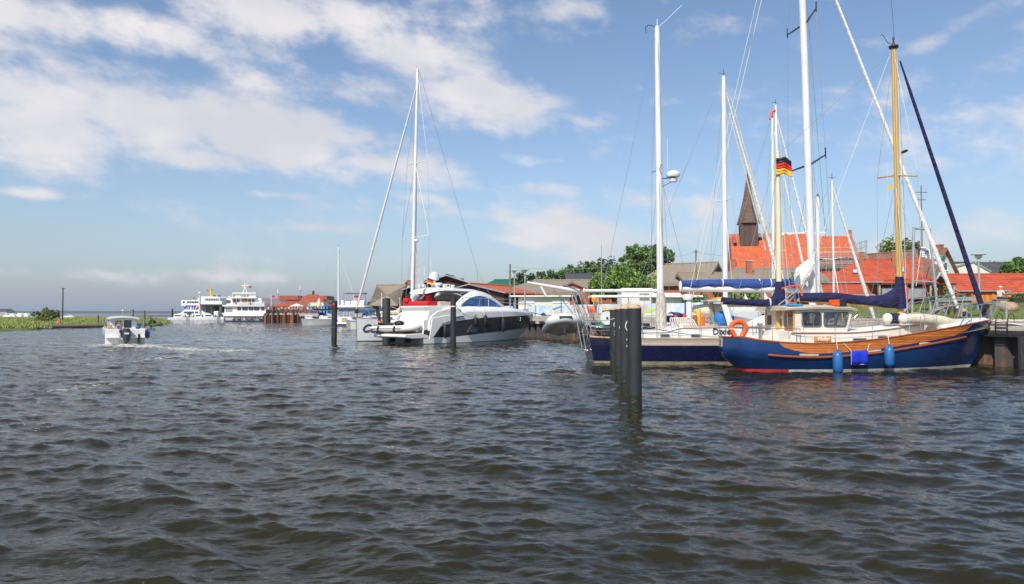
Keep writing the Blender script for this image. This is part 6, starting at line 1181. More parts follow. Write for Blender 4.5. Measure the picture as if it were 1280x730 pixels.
# ------------------------------------------------------------------ people: one continuous skinned body, clothes as colour zones
def person(label, loc, rz, pose, shirt='shirtw', trousers='jeans', hair='hairb', h=1.72, fingers=True, cat='person', name='person', group=None, coarse=False):
    k = h/1.72
    J = dict(pel=(0, 0, .95), bel=(0, 0, 1.08), che=(0, 0, 1.30), nek=(0, 0, 1.46), hd=(0, .01, 1.54), hc=(0, .02, 1.62), ht=(0, .01, 1.70),
             ls=(-.17, 0, 1.40), le=(-.24, -.02, 1.13), lw=(-.25, .05, .90), lh=(-.25, .08, .82), rs=(.17, 0, 1.40), re=(.24, -.02, 1.13), rw=(.25, .05, .90), rh=(.25, .08, .82),
             lp=(-.09, 0, .90), lk=(-.10, .02, .50), la=(-.10, -.02, .09), lf=(-.11, .16, .03), rp=(.09, 0, .90), rk=(.10, .02, .50), ra=(.10, -.02, .09), rf=(.11, .16, .03))
    if pose == 'sit':
        for a in ('pel', 'bel', 'che', 'nek', 'hd', 'hc', 'ht', 'ls', 'rs'): x, y, z = J[a]; J[a] = (x, y+(z-.95)*.12, z-.43)
        J.update(lp=(-.09, .02, .50), rp=(.09, .02, .50), lk=(-.13, .45, .52), rk=(.13, .45, .52), la=(-.13, .48, .09), ra=(.13, .48, .09), lf=(-.14, .64, .03), rf=(.14, .64, .03), le=(-.25, .16, .74), re=(.25, .16, .74), lw=(-.16, .38, .64), rw=(.16, .38, .64), lh=(-.13, .45, .62), rh=(.13, .45, .62))
    if pose == 'lean':
        for a in ('che', 'nek', 'hd', 'hc', 'ht', 'ls', 'rs'): x, y, z = J[a]; J[a] = (x, y+(z-.95)*.25, z-.03)
        J.update(le=(-.27, .22, 1.12), lw=(-.05, .34, 1.05), lh=(0, .38, 1.04), re=(.27, .22, 1.12), rw=(.10, .36, 1.04), rh=(.06, .40, 1.03))
    if pose == 'walk': J.update(lk=(-.10, .16, .50), la=(-.1, .22, .10), lf=(-.1, .38, .05), rk=(.1, -.05, .50), ra=(.1, -.28, .14), rf=(.1, -.15, .03), le=(-.24, -.12, 1.14), lh=(-.25, .02, .84), lw=(-.25, 0, .92), re=(.24, .08, 1.14), rw=(.25, .22, .94), rh=(.25, .28, .88))
    Rr = dict(pel=.15, bel=.135, che=.155, nek=.058, hd=.07, hc=.098, ht=.07, ls=.068, le=.045, lw=.030, lh=.036, rs=.068, re=.045, rw=.030, rh=.036, lp=.095, lk=.06, la=.042, lf=.036, rp=.095, rk=.06, ra=.042, rf=.036)
    ks = list(J); E = [('pel', 'bel'), ('bel', 'che'), ('che', 'nek'), ('nek', 'hd'), ('hd', 'hc'), ('hc', 'ht'), ('che', 'ls'), ('ls', 'le'), ('le', 'lw'), ('lw', 'lh'), ('che', 'rs'), ('rs', 're'), ('re', 'rw'), ('rw', 'rh'), ('pel', 'lp'), ('lp', 'lk'), ('lk', 'la'), ('la', 'lf'), ('pel', 'rp'), ('rp', 'rk'), ('rk', 'ra'), ('ra', 'rf')]
    V = [Vector(J[a])*k for a in ks]; rad = [Rr[a]*k for a in ks]; Ei = [(ks.index(a), ks.index(b)) for a, b in E]
    if fingers:
        for s in ('l', 'r'):
            hnd, wr = Vector(J[s+'h']), Vector(J[s+'w']); d = (hnd-wr).normalized(); sd = d.cross(Vector((0, 1, 0)) if abs(d.y) < .8 else Vector((1, 0, 0))).normalized(); bi = ks.index(s+'h')
            for q, (o_, L_) in enumerate(((-.03, .075), (-.01, .085), (.01, .08), (.03, .062))):
                V.append((hnd+sd*o_+d*.03)*k); V.append((hnd+sd*(o_*1.3)+d*L_+Vector((0, .012, -.005)))*k); rad += [.010, .008]; Ei += [(bi, len(V)-2), (len(V)-2, len(V)-1)]
            V.append((hnd+sd*-.05-d*.0)*k); V.append((hnd+sd*-.065+d*.035)*k); rad += [.012, .009]; Ei += [(bi, len(V)-2), (len(V)-2, len(V)-1)]
    me = bpy.data.meshes.new('body'); me.from_pydata(V, Ei, []); ob = bpy.data.objects.new('body_src', me); COL.objects.link(ob)
    md = ob.modifiers.new('skin', 'SKIN'); me.skin_vertices[0].data[0].use_root = True
    for i, r_ in enumerate(rad): me.skin_vertices[0].data[i].radius = (r_, r_*(.75 if ks[i] in ('pel', 'bel', 'che') else 1) if i < len(ks) else r_)
    ob.modifiers.new('sub', 'SUBSURF').levels = 1 if coarse else 2
    bm_ = bpy.data.meshes.new_from_object(ob.evaluated_get(bpy.context.evaluated_depsgraph_get())); bpy.data.objects.remove(ob)
    bm_.materials.clear(); [bm_.materials.append(M[a]) for a in ('skin', shirt, trousers, 'black')]
    segs = [(V[ks.index(a)], V[ks.index(b)], a, b) for a, b in E]; mi = []
    for p in bm_.polygons:
        c_ = p.center; best = None
        for a, b, na, nb_ in segs:
            ab = b-a; t_ = max(0, min(1, (c_-a).dot(ab)/max(ab.length_squared, 1e-9))); d_ = (c_-a-ab*t_).length
            if best is None or d_ < best[0]: best = (d_, na, nb_, t_)
        _, na, nb_, t_ = best
        if na in ('nek', 'hd', 'hc') : m_ = 0
        elif na == 'che' and nb_ == 'nek': m_ = 1 if t_ < .6 else 0
        elif nb_ in ('ls', 'rs', 'che'): m_ = 1
        elif na in ('ls', 'rs'): m_ = 1 if t_ < .7 else 0
        elif na in ('le', 're', 'lw', 'rw'): m_ = 0
        elif na == 'pel' and nb_ == 'bel': m_ = 1 if t_ > .35 else 2
        elif nb_ in ('lf', 'rf'): m_ = 3
        else: m_ = 2
        mi.append(m_)
    bm_.polygons.foreach_set('material_index', mi); bm_.polygons.foreach_set('use_smooth', [True]*len(mi)); bm_.name = 'body'
    t = thing(name, label, cat, loc, rz, group); o = bpy.data.objects.new('body', bm_); COL.objects.link(o); o.parent = t
    hc = V[ks.index('hc')]
    MB().sph((hc.x, hc.y-.018*k, hc.z+.028*k), (.098*k, .105*k, .095*k), 12, 8).build('hair', hair, t, smooth=True)
    if not coarse:
        fy = hc.y+.098*k
        MB().loft([[(hc.x-.012, fy-.02, hc.z+.0), (hc.x+.012, fy-.02, hc.z), (hc.x, fy-.005, hc.z+.02)], [(hc.x-.018, fy-.02, hc.z-.035), (hc.x+.018, fy-.02, hc.z-.035), (hc.x, fy+.022, hc.z-.028)]]).build('nose', 'skin', t)
        for s in (-1, 1): MB().sph((hc.x+s*.034, fy-.022, hc.z+.008), (.013, .01, .008), 6, 4).build('eye', 'blackp', t); MB().sph((hc.x+s*.098*k, hc.y, hc.z-.01), (.012, .022, .032), 6, 5).build('ear', 'skin', t)
        MB().box(hc.x-.022, hc.x+.022, fy-.03, fy-.008, hc.z-.062, hc.z-.054).build('mouth', 'redpaint', t)
    return t

# ------------------------------------------------------------------ small white cabin boat heading out, with its helmsman
def build_small():
    g = G(156.5, 430.5); Y = g.y; s = Y/F; yaw = math.atan2(-g.x, -Y)   # stern faces the camera
    hd = math.atan2(Y, g.x)+R(4); t = thing('cabin_motor_boat', 'small white cabin motor boat heading out with grey outboard', 'motor boat', (g.x, Y, 0), hd)
    Bm = 23.5*s*.98; L = 6.2; plan = crv([(0, .96), (.4, 1), (.7, .8), (.9, .4), (1, .02)]); zg = (431-412)*s
    rows = [dict(xs=.1, xb=L-1.2, z=-.3, b=lambda q: .6*Bm*plan(q)), dict(xs=0, xb=L-.6, z=.0, b=lambda q: .86*Bm*plan(q)), dict(xs=-.02, xb=L-.3, z=zg*.6, b=lambda q: .93*Bm*plan(q)), dict(xs=-.02, xb=L-.2, z=zg*.72, b=lambda q: 1.0*Bm*plan(q)), dict(xs=-.02, xb=L, z=lambda x: zg+.03*x, b=lambda q: 1.0*Bm*plan(q))]
    A = hull_rows(rows, 20); mb = hull_band(MB(), A, 0, 4)
    # transom with a motor well: left and right pieces
    mb.build('hull', 'gelcoat', t, smooth=True)
    zt_ = zg; 
    for a, b in ((.30, 1.0), (-1.0, -.15)):
        MB().prismz([(-.03, a*Bm*.95), (.02, a*Bm*.95), (.02, b*Bm*.95), (-.03, b*Bm*.95)], 0, zt_).build('transom_panel', 'gelcoat', t, bevel=.03)
        MB().box(-.35, -.02, min(a, b)*Bm*.93, max(a, b)*Bm*.93, zt_*.42, zt_*.52).build('bathing_platform', 'gelcoat', t, bevel=.02)
    MB().box(0, .06, -.17*Bm, .32*Bm, 0, zt_*.45).build('transom_panel', 'gelcoat', t)
    MB().prismz([(0.03, -Bm*.9), (2.4, -Bm*.9), (2.4, Bm*.9), (.03, Bm*.9)], -.03, .02).build('cockpit_floor', 'gelcoat_old', t)
    for sg in (-1, 1): MB().prismz([(0, sg*Bm*.99), (2.4, sg*Bm*.99), (2.4, sg*Bm*.80), (0, sg*Bm*.80)][::-sg], zg-.05, zg+.03).build('side_deck', 'gelcoat', t, bevel=.01)
    # cabin: width 142-172px, roof y 395.5..399
    w = 15.2*s; zr = (431-396.5)*s; x0 = 1.9
    def wall(xx, a, b, za, zb_, nm='cabin_wall', m_='gelcoat', th=.05): MB().box(xx, xx+th, min(a, b), max(a, b), za, zb_).build(nm, m_, t)
    # aft bulkhead with open door on port (image left) and a window
    wall(x0, w, w*.62, .3, zr-.1); wall(x0, w*.22, w*.05, .3, zr-.1); wall(x0, w*.62, w*.22, zr-.25, zr-.1); wall(x0, .05*w, -.60*w, .3, zg+.12); wall(x0, .05*w, -.05*w, zg+.12, zr-.1); wall(x0, -.60*w, -w, .3, zr-.1); wall(x0, -.05*w, -.6*w, zr-.3, zr-.1)
    wd = thing  # keep the name local
    f_ = MB(); f_.box(x0-.015, x0+.01, -.60*w, -.05*w, zg+.07, zg+.12); f_.box(x0-.015, x0+.01, -.60*w, -.05*w, zr-.3, zr-.26); f_.box(x0-.015, x0+.01, -.60*w, -.57*w, zg+.12, zr-.3); f_.box(x0-.015, x0+.01, -.08*w, -.05*w, zg+.12, zr-.3); fo = f_.build('window', 'blackp', t); MB().box(x0+.015, x0+.02, -.6*w, -.05*w, zg+.1, zr-.27).build('pane', 'glass', fo)
    for sg in (-1, 1):
        mb = MB(); mb.box(x0, x0+2.6, sg*w-.025, sg*w+.025, .3, zg+.3); mb.box(x0, x0+.25, sg*w-.025, sg*w+.025, zg+.15, zr-.1); mb.box(x0+2.3, x0+2.6, sg*w-.025, sg*w+.025, zg+.15, zr-.25); mb.box(x0, x0+2.5, sg*w-.025, sg*w+.025, zr-.25, zr-.1); mb.build('cabin_side', 'gelcoat', t); MB().box(x0+.25, x0+2.3, sg*w-.008, sg*w+.008, zg+.15, zr-.25).build('side_pane', 'clear', t)
    MB().prism([(x0+2.55, zg), (x0+2.6, zg), (x0+2.25, zr-.1), (x0+2.2, zr-.1)], -w, w).build('windscreen', 'clear', t)
    rf = [[(x, y, zr-.10+.13*(1-(y/(w*1.15))**2)+dz) for y in np.linspace(-w*1.15, w*1.15, 9)]+[(x, y, zr-.20+.13*(1-(y/(w*1.15))**2)) for y in np.linspace(w*1.15, -w*1.15, 9)] for x, dz in ((x0-.35, 0), (x0+.5, .02), (x0+2.2, .02), (x0+2.7, -.03))]
    MB().loft(rf).build('cabin_roof', 'gelcoat', t, smooth=True)
    MB().tube([(x0+1, 0, zr), (x0+1, 0, zr+.42)], .025, 6).build('mast_light', 'galv', t); MB().sph((x0+1, 0, zr+.46), .06).build('lamp', 'plastic', t)
    for sg in (-1, 1): MB().tube(smooth_line([(.25, sg*Bm*.9, zg), (.3, sg*Bm*.9, zg+.62), (.9, sg*Bm*.92, zg+.68), (1.7, sg*Bm*.92, zg+.6), (1.75, sg*Bm*.92, zg)]), .028, 6).build('cockpit_rail', 'steel', t)
    # outboard
    y_o = -.02*Bm+.0; ob = MB().loft([[(-.62+.0*z, y_o-wd_, z), (-.12, y_o-wd_*.9, z), (-.05, y_o, z), (-.12, y_o+wd_*.9, z), (-.62, y_o+wd_, z), (-.72, y_o, z)] for z, wd_ in ((.18, .13), (.30, .20), (.55, .26), (.95, .26), (1.12, .19))]).build('outboard_motor', flat('outboard_grey', (.045, .05, .06), .3), t, smooth=True)
    MB().box(-.735, -.70, y_o-.14, y_o+.14, .72, .84).build('cowl_badge', 'plastic', ob); MB().box(-.5, -.3, y_o-.07, y_o+.07, -.6, .2).build('leg', 'blackp', ob)
    MB().box(-.4, -.15, -.70*Bm, -.58*Bm, .10, .72).build('auxiliary_bracket', 'blackp', t, bevel=.03); MB().box(.2, .5, .62*Bm, .80*Bm, zg, zg+.3).build('tan_box', flat('tan_box', (.55, .35, .13)), t)
    MB().sph((.3, -.62*Bm, zg+.12), (.16, .16, .12)).build('blue_buoy', 'blue', t, smooth=True)
    w1 = Matrix.Rotation(hd, 4, 'Z'); base = Vector((g.x, Y, 0))
    fp = base+w1@Vector((.5, -Bm-.14, .95)); fender('', 'blue fender hanging on the right side of the small cabin boat', fp, .15, .55, 'bluefender', base+w1@Vector((.5, -Bm*.95, zg)), group='fenders of the small cabin boat')
    pp = base+w1@Vector((1.35, .30*w, .02)); person('man in grey shirt standing with folded arms in the cabin door of the small boat', pp, hd-R(90)+R(180), 'lean', 'shirtr', 'jeans', 'hairb', 1.64)
    return t
build_small()
# ------------------------------------------------------------------ the two ferries
def ferry_front():
    """white passenger ship seen from its broad end, blue stripe at the water line"""
    Y = 180.; s = Y/F; x0 = X(307, Y); t = thing('passenger_ship', 'white two decked passenger ship with blue waterline stripe, moored at the pier head', 'ship', (x0, Y, 0), 0)
    z = lambda py: Z(py, Y); xx = lambda px: X(px, Y)-x0
    ang = lambda: None
    def body(l, r, py0, py1, y0, y1, nm, m_, fl=0, k=0): 
        a, b = xx(l), xx(r); z0_, z1_ = z(py1), z(py0)
        return MB().loft([[(a+fl, y0+.0, z0_), (b-fl, y0, z0_), (b-fl, y1, z0_), (a+fl, y1, z0_)], [(a, y0-k, z1_), (b, y0-k, z1_), (b, y1, z1_), (a, y1, z1_)]]).build(nm, m_, t)
    body(281.5, 329.5, 401.3, 402.2, 0, 30, 'blue_stripe', flat('ship_blue', (.01, .02, .35)), 0); body(281, 330, 395.2, 401.3, 0, 30, 'hull', 'paint', .3, .4); body(278.3, 332, 391.2, 395.2, -.6, 32, 'bulwark', 'paint', .5)
    MB().box(xx(278), xx(332), -1.15, -.98, z(395.9), z(395.2)).build('rubbing_strake', 'blackp', t)
    body(280, 331.5, 383, 391.2, .3, 28, 'main_deck_house', 'paint'); body(280, 324, 372.5, 381, 1.5, 24, 'upper_deck_house', 'paint'); body(278.5, 331.5, 381, 383, -.4, 28, 'upper_deck', 'paint'); body(286, 319, 371, 372.6, .6, 22, 'wheelhouse_roof', 'paint')
    for l, r in ((281.5, 290),): MB().box(xx(l), xx(r), .22, .3, z(390), z(385.5)).build('side_window', 'curtain', t)
    for l, r in ((296, 300.5), (302.5, 309), (310.5, 316), (317, 323.5), (326, 330)): MB().box(xx(l), xx(r), .2, .3, z(388), z(383.9)).build('window', 'glass', t)
    for l, r in ((288.5, 292), (293, 296.5), (307, 311), (312, 315.5)): MB().box(xx(l), xx(r), 1.4, 1.5, z(378), z(374)).build('window', 'glass', t)
    MB().box(xx(299), xx(306), 1.4, 1.5, z(378), z(373.4)).build('interior', flat('cabin_tan', (.3, .18, .06)), t)
    for l, r in ((279, 285),): MB().box(xx(l), xx(r), 1.4, 1.5, z(379), z(375)).build('side_window', 'glass', t)
    # rails & gantry
    mb = MB(); mb.tube([(xx(287.5), 1, z(379)), (xx(288.5), 1, z(366.5)), (xx(318), 1, z(366.5)), (xx(317.5), 1, z(374))], .18, 6); mb.build('gantry', 'paint', t)
    mb = MB(); mb.tube([(xx(301), 1.5, z(366.5)), (xx(303.2), 1.5, z(358)), (xx(303.5), 1.5, z(353))], .16, 6); mb.tube([(xx(305.5), 1.5, z(366.5)), (xx(303.8), 1.5, z(358))], .12, 6); mb.build('mast', 'paint', t); MB().tube([(xx(299), 1.5, z(356.5)), (xx(308), 1.5, z(356.5))], .12, 6).build('yard', 'paint', t)
    for px, py in ((300, 357.2), (308, 357.2)): flag(t, (xx(px), 1.4, z(py)), .7, .5, 'yellow' if px < 304 else 'red', 'signal_flag', 0)
    for k in range(9): MB().tube([(xx(300+k*3.8), -.3, z(382)), (xx(300+k*3.8), -.3, z(377.6-.0))], .05, 4).build('rail_post', 'paint', t)
    for q in (377.6, 379.2): MB().tube([(xx(298), -.3, z(q)), (xx(331), -.3, z(q))], .05, 4).build('rail', 'paint', t)
    MB().box(xx(299), xx(331), -.42, -.36, z(382), z(378.8)).build('rail_screen', flat('rail_cloth', (.55, .56, .58)), t)
    for px, py, m_ in ((303, 369.6, 'yellow'), (282, 371, 'yellow')): MB().box(xx(px)-.4, xx(px)+.4, 2, 2.8, z(py+1), z(py-1)).build('funnel', m_, t, bevel=.1)
    MB().box(xx(290), xx(297), 2, 6, z(371), z(369.5)).build('roof_locker', 'paint', t, bevel=.1); MB().box(xx(307), xx(316), 2, 6, z(371), z(369.5)).build('roof_locker', 'paint', t, bevel=.1)
    text('lettering', 'INSEL SCHWALBE', 1.05, (xx(313), -.45, z(397.6)), (math.pi/2, 0, 0), 'blackp', t, .02); text('lettering', 'VITTE', .9, (xx(313), -.42, z(399.5)), (math.pi/2, 0, 0), 'blackp', t, .02)
    for px in (293, 299.5, 326, 328): MB().box(xx(px)-.35, xx(px)+.35, -.35, -.2, z(400.3), z(398.8)).build('hull_port', 'glass', t)
    for px, m_ in ((296, 'redpaint'), (313.8, 'redpaint')): MB().sph((xx(px), -.5, z(379.5)), (.28, .1, .28), 8, 6).build('lifebuoy', m_, t)
    return t
ferry_front()
def ferry_car():
    Y = 245.; s = Y/F; x0 = X(248, Y); t = thing('car_ferry', 'white car ferry with blue lettering, ramp and yellow mast, farthest ship', 'ship', (x0, Y, 0), 0)
    z = lambda py: Z(py, Y); xx = lambda px: X(px, Y)-x0; pp = lambda L: [(xx(a), z(b)) for a, b in L]
    W = 11
    MB().prism(pp([(218, 397), (218, 392.5), (225, 391.5), (229.5, 388), (231.5, 384.5), (226.5, 382), (226, 375.2), (247, 374.8), (249, 373), (253, 373), (252, 381), (251, 387), (255, 390.5), (262, 392), (262, 397)][::-1]), 0, W).build('port_superstructure', 'paint', t)
    MB().prism(pp([(247, 372.5), (252, 370.6), (272, 370.6), (275, 372.5), (275, 376), (277.5, 377), (278, 380.3), (249, 380.3)][::-1]), -.3, W+.3).build('bridge_deck', 'paint', t)
    MB().box(xx(216), xx(280), -.2, W+.2, -.5, z(396)).build('hull', 'paint', t); MB().box(xx(262), xx(280), 3, W, z(396), z(391)).build('stern_bulwark', flat('ferry_dark', (.10, .09, .085)), t)
    MB().box(xx(252), xx(278), W-.6, W, z(396), z(380.3)).build('far_bulkhead', flat('ferry_green', (.16, .18, .14)), t); MB().box(xx(250), xx(279), -.2, W, z(381.6), z(380.3)).build('deck_edge', flat('ferry_beam', (.10, .12, .09)), t)
    for l, r in ((255.5, 256.8), (263, 264), (273.5, 276.5)): MB().box(xx(l), xx(r), .3, .9, z(396), z(380.4)).build('pillar', flat('ferry_dark', (.10, .09, .085)), t)
    MB().box(xx(266), xx(272), .5, 5, z(395), z(389)).build('parked_van', 'paint', t, bevel=.3)
    for k in range(8): MB().box(xx(257+k*2.15), xx(258.5+k*2.15), -.38, -.3, z(375.6), z(373.2)).build('bridge_window', 'glass', t)
    for px in (229.5, 235, 238, 241, 243.8, 246.5): MB().box(xx(px)-.32, xx(px)+.32, -.1, 0, z(378.6), z(376.6)).build('window', 'glass', t)
    for px, w_ in ((232, .5), (236.5, .7), (240.3, .5), (246, .5)): MB().box(xx(px)-w_, xx(px)+w_, -.1, 0, z(391.5 if w_ < .6 else 393.5), z(389.4)).build('port', 'glass', t)
    text('lettering', 'VITTE', 1.7, (xx(237.2), -.08, z(384.4)), (math.pi/2, 0, 0), flat('ferry_letter_blue', (.03, .04, .40)), t, .05, bold=.08)
    e = MB().lathe([(.01, 0), (.75, 0), (.75, .1), (.01, .1)], (0, 0, 0), 12).build('round_emblem', 'redpaint', t); e.location = (xx(245.6), -.02, z(384.2)); e.rotation_euler = (math.pi/2, 0, 0)
    t2 = MB().box(-.12, .12, -.55, .55, .1, .16).build('emblem_stroke', 'paint', e)
    t2.rotation_euler = (0, 0, R(-35))
    MB().tube([(xx(259.5), 3, z(371)), (xx(258.5), 3, z(362)), (xx(258), 3, z(358))], [.55, .32, .1], 6).build('mast', 'yellow', t); MB().tube([(xx(252.5), 3, z(362.4)), (xx(262), 3, z(362))], .14, 5).build('yard', flat('yard_brown', (.25, .15, .06)), t)
    for px, a in ((250.4, 396), (249.8, 366)): pass
    MB().tube([(xx(250.3), -.5, z(397)), (xx(250), -.5, z(367.5))], .2, 6).build('lamp_mast', 'plastic', t); MB().sph((xx(250), -.5, z(366.5)), (.55, .5, .5), 8, 6).build('radar_ball', 'plastic', t)
    for px in (263, 268.5): MB().box(xx(px)-.3, xx(px)+.3, 3, 4, z(370.6), z(369)).build('searchlight', 'blackp', t); 
    MB().tube([(xx(265.7), 3, z(370.6)), (xx(265.7), 3, z(367.4))], .08, 5).build('whip_antenna', 'plastic', t)
    flag(t, (xx(238.6), 1, z(372.4)), .9, .7, 'german', 'flag'); MB().tube([(xx(238.5), 1, z(375)), (xx(238.5), 1, z(372))], .06, 5).build('staff', 'plastic', t)
    # boats and jetty at its foot
    return t
ferry_car()
jt = thing('jetty', 'low dark jetty with brown planks in front of the car ferry', 'jetty', (0, 236, 0)); MB().box(X(216, 236), X(279, 236), -1, 1, .9, 1.15).build('deck_planks', flat('jetty_rust', (.16, .07, .045)), jt)
for k in range(12): px = 217+k*5.4; MB().tube([(X(px, 236), -.9, -1), (X(px, 236), -.9, 1.6)], .18, 6).build('jetty_post', 'darkpile', jt)
for i, (px, lab, m_, w_) in enumerate(((224, 'tiny white motor boat moored left end of the far jetty', 'gelcoat', 3.2), (249, 'tiny white motor boat in front of the middle of the car ferry', 'gelcoat', 2.6), (262, 'small white launch beside the right end of the far jetty', 'gelcoat', 3.4))):
    t = thing('small_boat', lab, 'motor boat', (X(px, 232), 232, 0), R(12), 'small boats at the far jetty'); 
    MB().loft([[(x, -w, -.1), (x, -w*1.1, .8+.1*x/w_), (x, w*1.1, .8+.1*x/w_), (x, w, -.1)] for x, w in ((-w_, .9), (0, 1.1), (w_*.7, .8), (w_, .05))]).build('hull', m_, t); MB().loft([[(-w_*.5, -.8, .8), (w_*.4, -.8, .8), (w_*.4, .8, .8), (-w_*.5, .8, .8)], [(-w_*.4, -.65, 1.8), (w_*.15, -.65, 1.8), (w_*.15, .65, 1.8), (-w_*.4, .65, 1.8)]]).build('cabin', m_, t); MB().box(-w_*.35, w_*.2, -.79, -.70, 1.05, 1.5).build('window', 'glass', t)

# ------------------------------------------------------------------ ferry terminal and its terrace
def terminal():
    Y = 186.; yaw = 0; x0 = X(377, Y); t = thing('terminal_building', 'cream harbour building with broad terracotta hip roof and side dormers', 'building', (x0, Y, 0)); z = lambda py: Z(py, Y); xx = lambda px: X(px, Y)-x0
    MB().box(xx(349), xx(407), 0, 14, 1.8, z(381.5)).build('wall', 'cream', t)
    a, b, c_ = xx(342), xx(411.5), xx(381); zE = z(382.3); mb = MB(); mb.add([(a, -1.5, zE), (b, -1.5, zE), (b, 16, zE), (a, 16, zE), (c_-.5, 6, z(367)), (c_+1.5, 6, z(367)), (a, -1.5, zE-.25), (b, -1.5, zE-.25), (b, 16, zE-.25), (a, 16, zE-.25)], [(0, 1, 5, 4), (1, 2, 5), (2, 3, 4, 5), (3, 0, 4), (0, 6, 7, 1), (1, 7, 8, 2), (2, 8, 9, 3), (3, 9, 6, 0), (6, 9, 8, 7)]); mb.build('roof', 'tile_term', t)
    for l, r, y_ in ((345.5, 372, 5), (385, 405.5, 7)):
        MB().prism([(0, 0), (1, 0)][:0]+[(xx(l), z(374.5)), (xx(r), z(374.5)), (xx(r-1.5), z(369.3)), (xx(l+.6), z(369.3))], y_-4, y_+4).build('roof_wing', 'tile_term', t); MB().box(xx(l+1.2), xx(r-1), y_-3.2, y_+3.2, z(383), z(374.4)).build('wing_wall', 'plaster', t)
    for l, r, m_ in ((352.3, 354, flat('sign_orange', (.8, .25, .05))), (358, 361.6, 'glass'), (378.5, 382, 'glass'), (389, 392, 'glass'), (365, 370, 'glass')): MB().box(xx(l), xx(r), -.1, 0, z(389.5), z(385)).build('window', m_, t)
    MB().lathe([(.3, 0), (.3, .7), (.4, .8)], (c_+.5, 6, z(367))).build('chimney', 'darkpile', t)
terminal()
kx = X(394, 176); kt = thing('harbour_kiosk', 'light blue pavilion with pale yellow roof and dark blue awnings on the pier', 'kiosk', (kx, 176, 2.0)); z = lambda py: Z(py, 176)-2.0; xx = lambda px: X(px, 176)-kx
MB().prism([(xx(384), z(382.5)), (xx(387.5), z(378.2)), (xx(403.5), z(378.2)), (xx(405), z(381.5)), (xx(405), z(382.5))], 0, 5).build('roof', flat('kiosk_yellow', (.70, .60, .28)), kt); MB().box(xx(384), xx(405), -.05, .05, z(383.2), z(382.3)).build('fascia', 'cyan', kt); MB().add([(xx(383.6), -.1, z(382.6)), (xx(387), -.1, z(382.6)), (xx(387.6), -.1, z(378)), (xx(386.8), -.1, z(378))], [(0, 1, 2, 3)]).build('gable_board', 'cyan', kt)
for px in (384.2, 389, 394.5, 399.5, 404.5): MB().box(xx(px)-.14, xx(px)+.14, 0, .3, 0, z(383)).build('post', 'cyan', kt)
MB().box(xx(384), xx(405), 4.6, 5, 0, z(383)).build('back_wall', flat('kiosk_back', (.05, .12, .20)), kt)
for l, r in ((391.5, 397.5),): MB().box(xx(l), xx(r), -.1, .6, 0, z(386)).build('counter', 'blue', kt)
k2 = thing('blue_shelter', 'open blue framed shelter right of the kiosk', 'shelter', (X(411, 175), 175, 2.0)); z = lambda py: Z(py, 175)-2.0; xx = lambda px: X(px, 175)-X(411, 175)
MB().box(xx(404.5), xx(417), -.3, 3, z(383), z(382)).build('roof', 'blue', k2); [MB().box(xx(p)-.12, xx(p)+.12, -.2, .1, 0, z(382.6)).build('post', 'cyan', k2) for p in (405.5, 409, 416)]; MB().box(xx(405), xx(417), 0, .3, z(390), z(387)).build('blue_tarpaulin', 'canvas_navy', k2)
# lamps, parasols, flags
def lamp(label, px, Y, ty, group='harbour lamps', zb=None, disk=False, arms=0):
    x = X(px, Y); zb = (land_z(x, Y) if zb is None else zb); zt_ = Z(ty, Y)
    t = thing('street_lamp', label, 'street lamp', (x, Y, zb), 0, group); h = zt_-zb; MB().tube([(0, 0, -.3), (0, 0, h*.5), (0, 0, h-.4)], [.09, .075, .055], 8).build('pole', 'galv', t, smooth=True)
    if disk:
        MB().lathe([(.10, -.46), (.10, -.28), (.22, -.20), (.20, -.05), (.10, -.03)], (0, 0, h)).build('lamp_head', 'lampw', t, smooth=True); MB().lathe([(.02, .0), (.44, -.035), (.46, -.0), (.12, .06), (.02, .07)], (0, 0, h)).build('disc_reflector', 'lampw', t, smooth=True)
    else:
        MB().lathe([(.06, -.5), (.16, -.38), (.26, -.12), (.3, -.08), (.18, 0), (.02, .08)], (0, 0, h)).build('lamp_head', 'lampw', t, smooth=True)
    return t
lamp('tall disc topped street lamp on the lawn before the red roofed house', 1160-.0, 44, 317, 'lamps on the shore', disk=True) if False else None
lamp('grey street lamp with flat disc top left of the red roofed house', 1224.5, 48, 318, 'disc lamps behind the quay', disk=True)
lamp('street lamp just left of the long brown thatched roof', 643.0, 74, 338, 'disc lamps behind the quay', disk=True)
lamp('street lamp in front of the long brown thatched roof', 656.3, 70, 337, 'disc lamps behind the quay', disk=True)
for px, Y, ty, lab, zt in ((375, 165, 358, 'tall white lamp on the pier in front of the terracotta roof', 2.0), (347, 175, 362, 'white lamp at the left end of the terracotta roofed building', 2.0)):
    t = lamp(lab, px, Y, ty+4, 'white lamps on the pier', zb=zt); MB().lathe([(.12, 0), (.10, .9), (.02, 1.0)], (0, 0, Z(ty+4, Y)-zt)).build('finial', 'plastic', t)
t = thing('flagpole', 'white pole with a small pink flag left of the harbour building', 'flagpole', (X(339, 172), 172, 2)); MB().tube([(0, 0, 0), (0, 0, Z(369, 172)-2)], .09, 6).build('pole', 'plastic', t); flag(t, (.1, 0, Z(369.2, 172)-2), .75, .5, 'red', 'cloth')
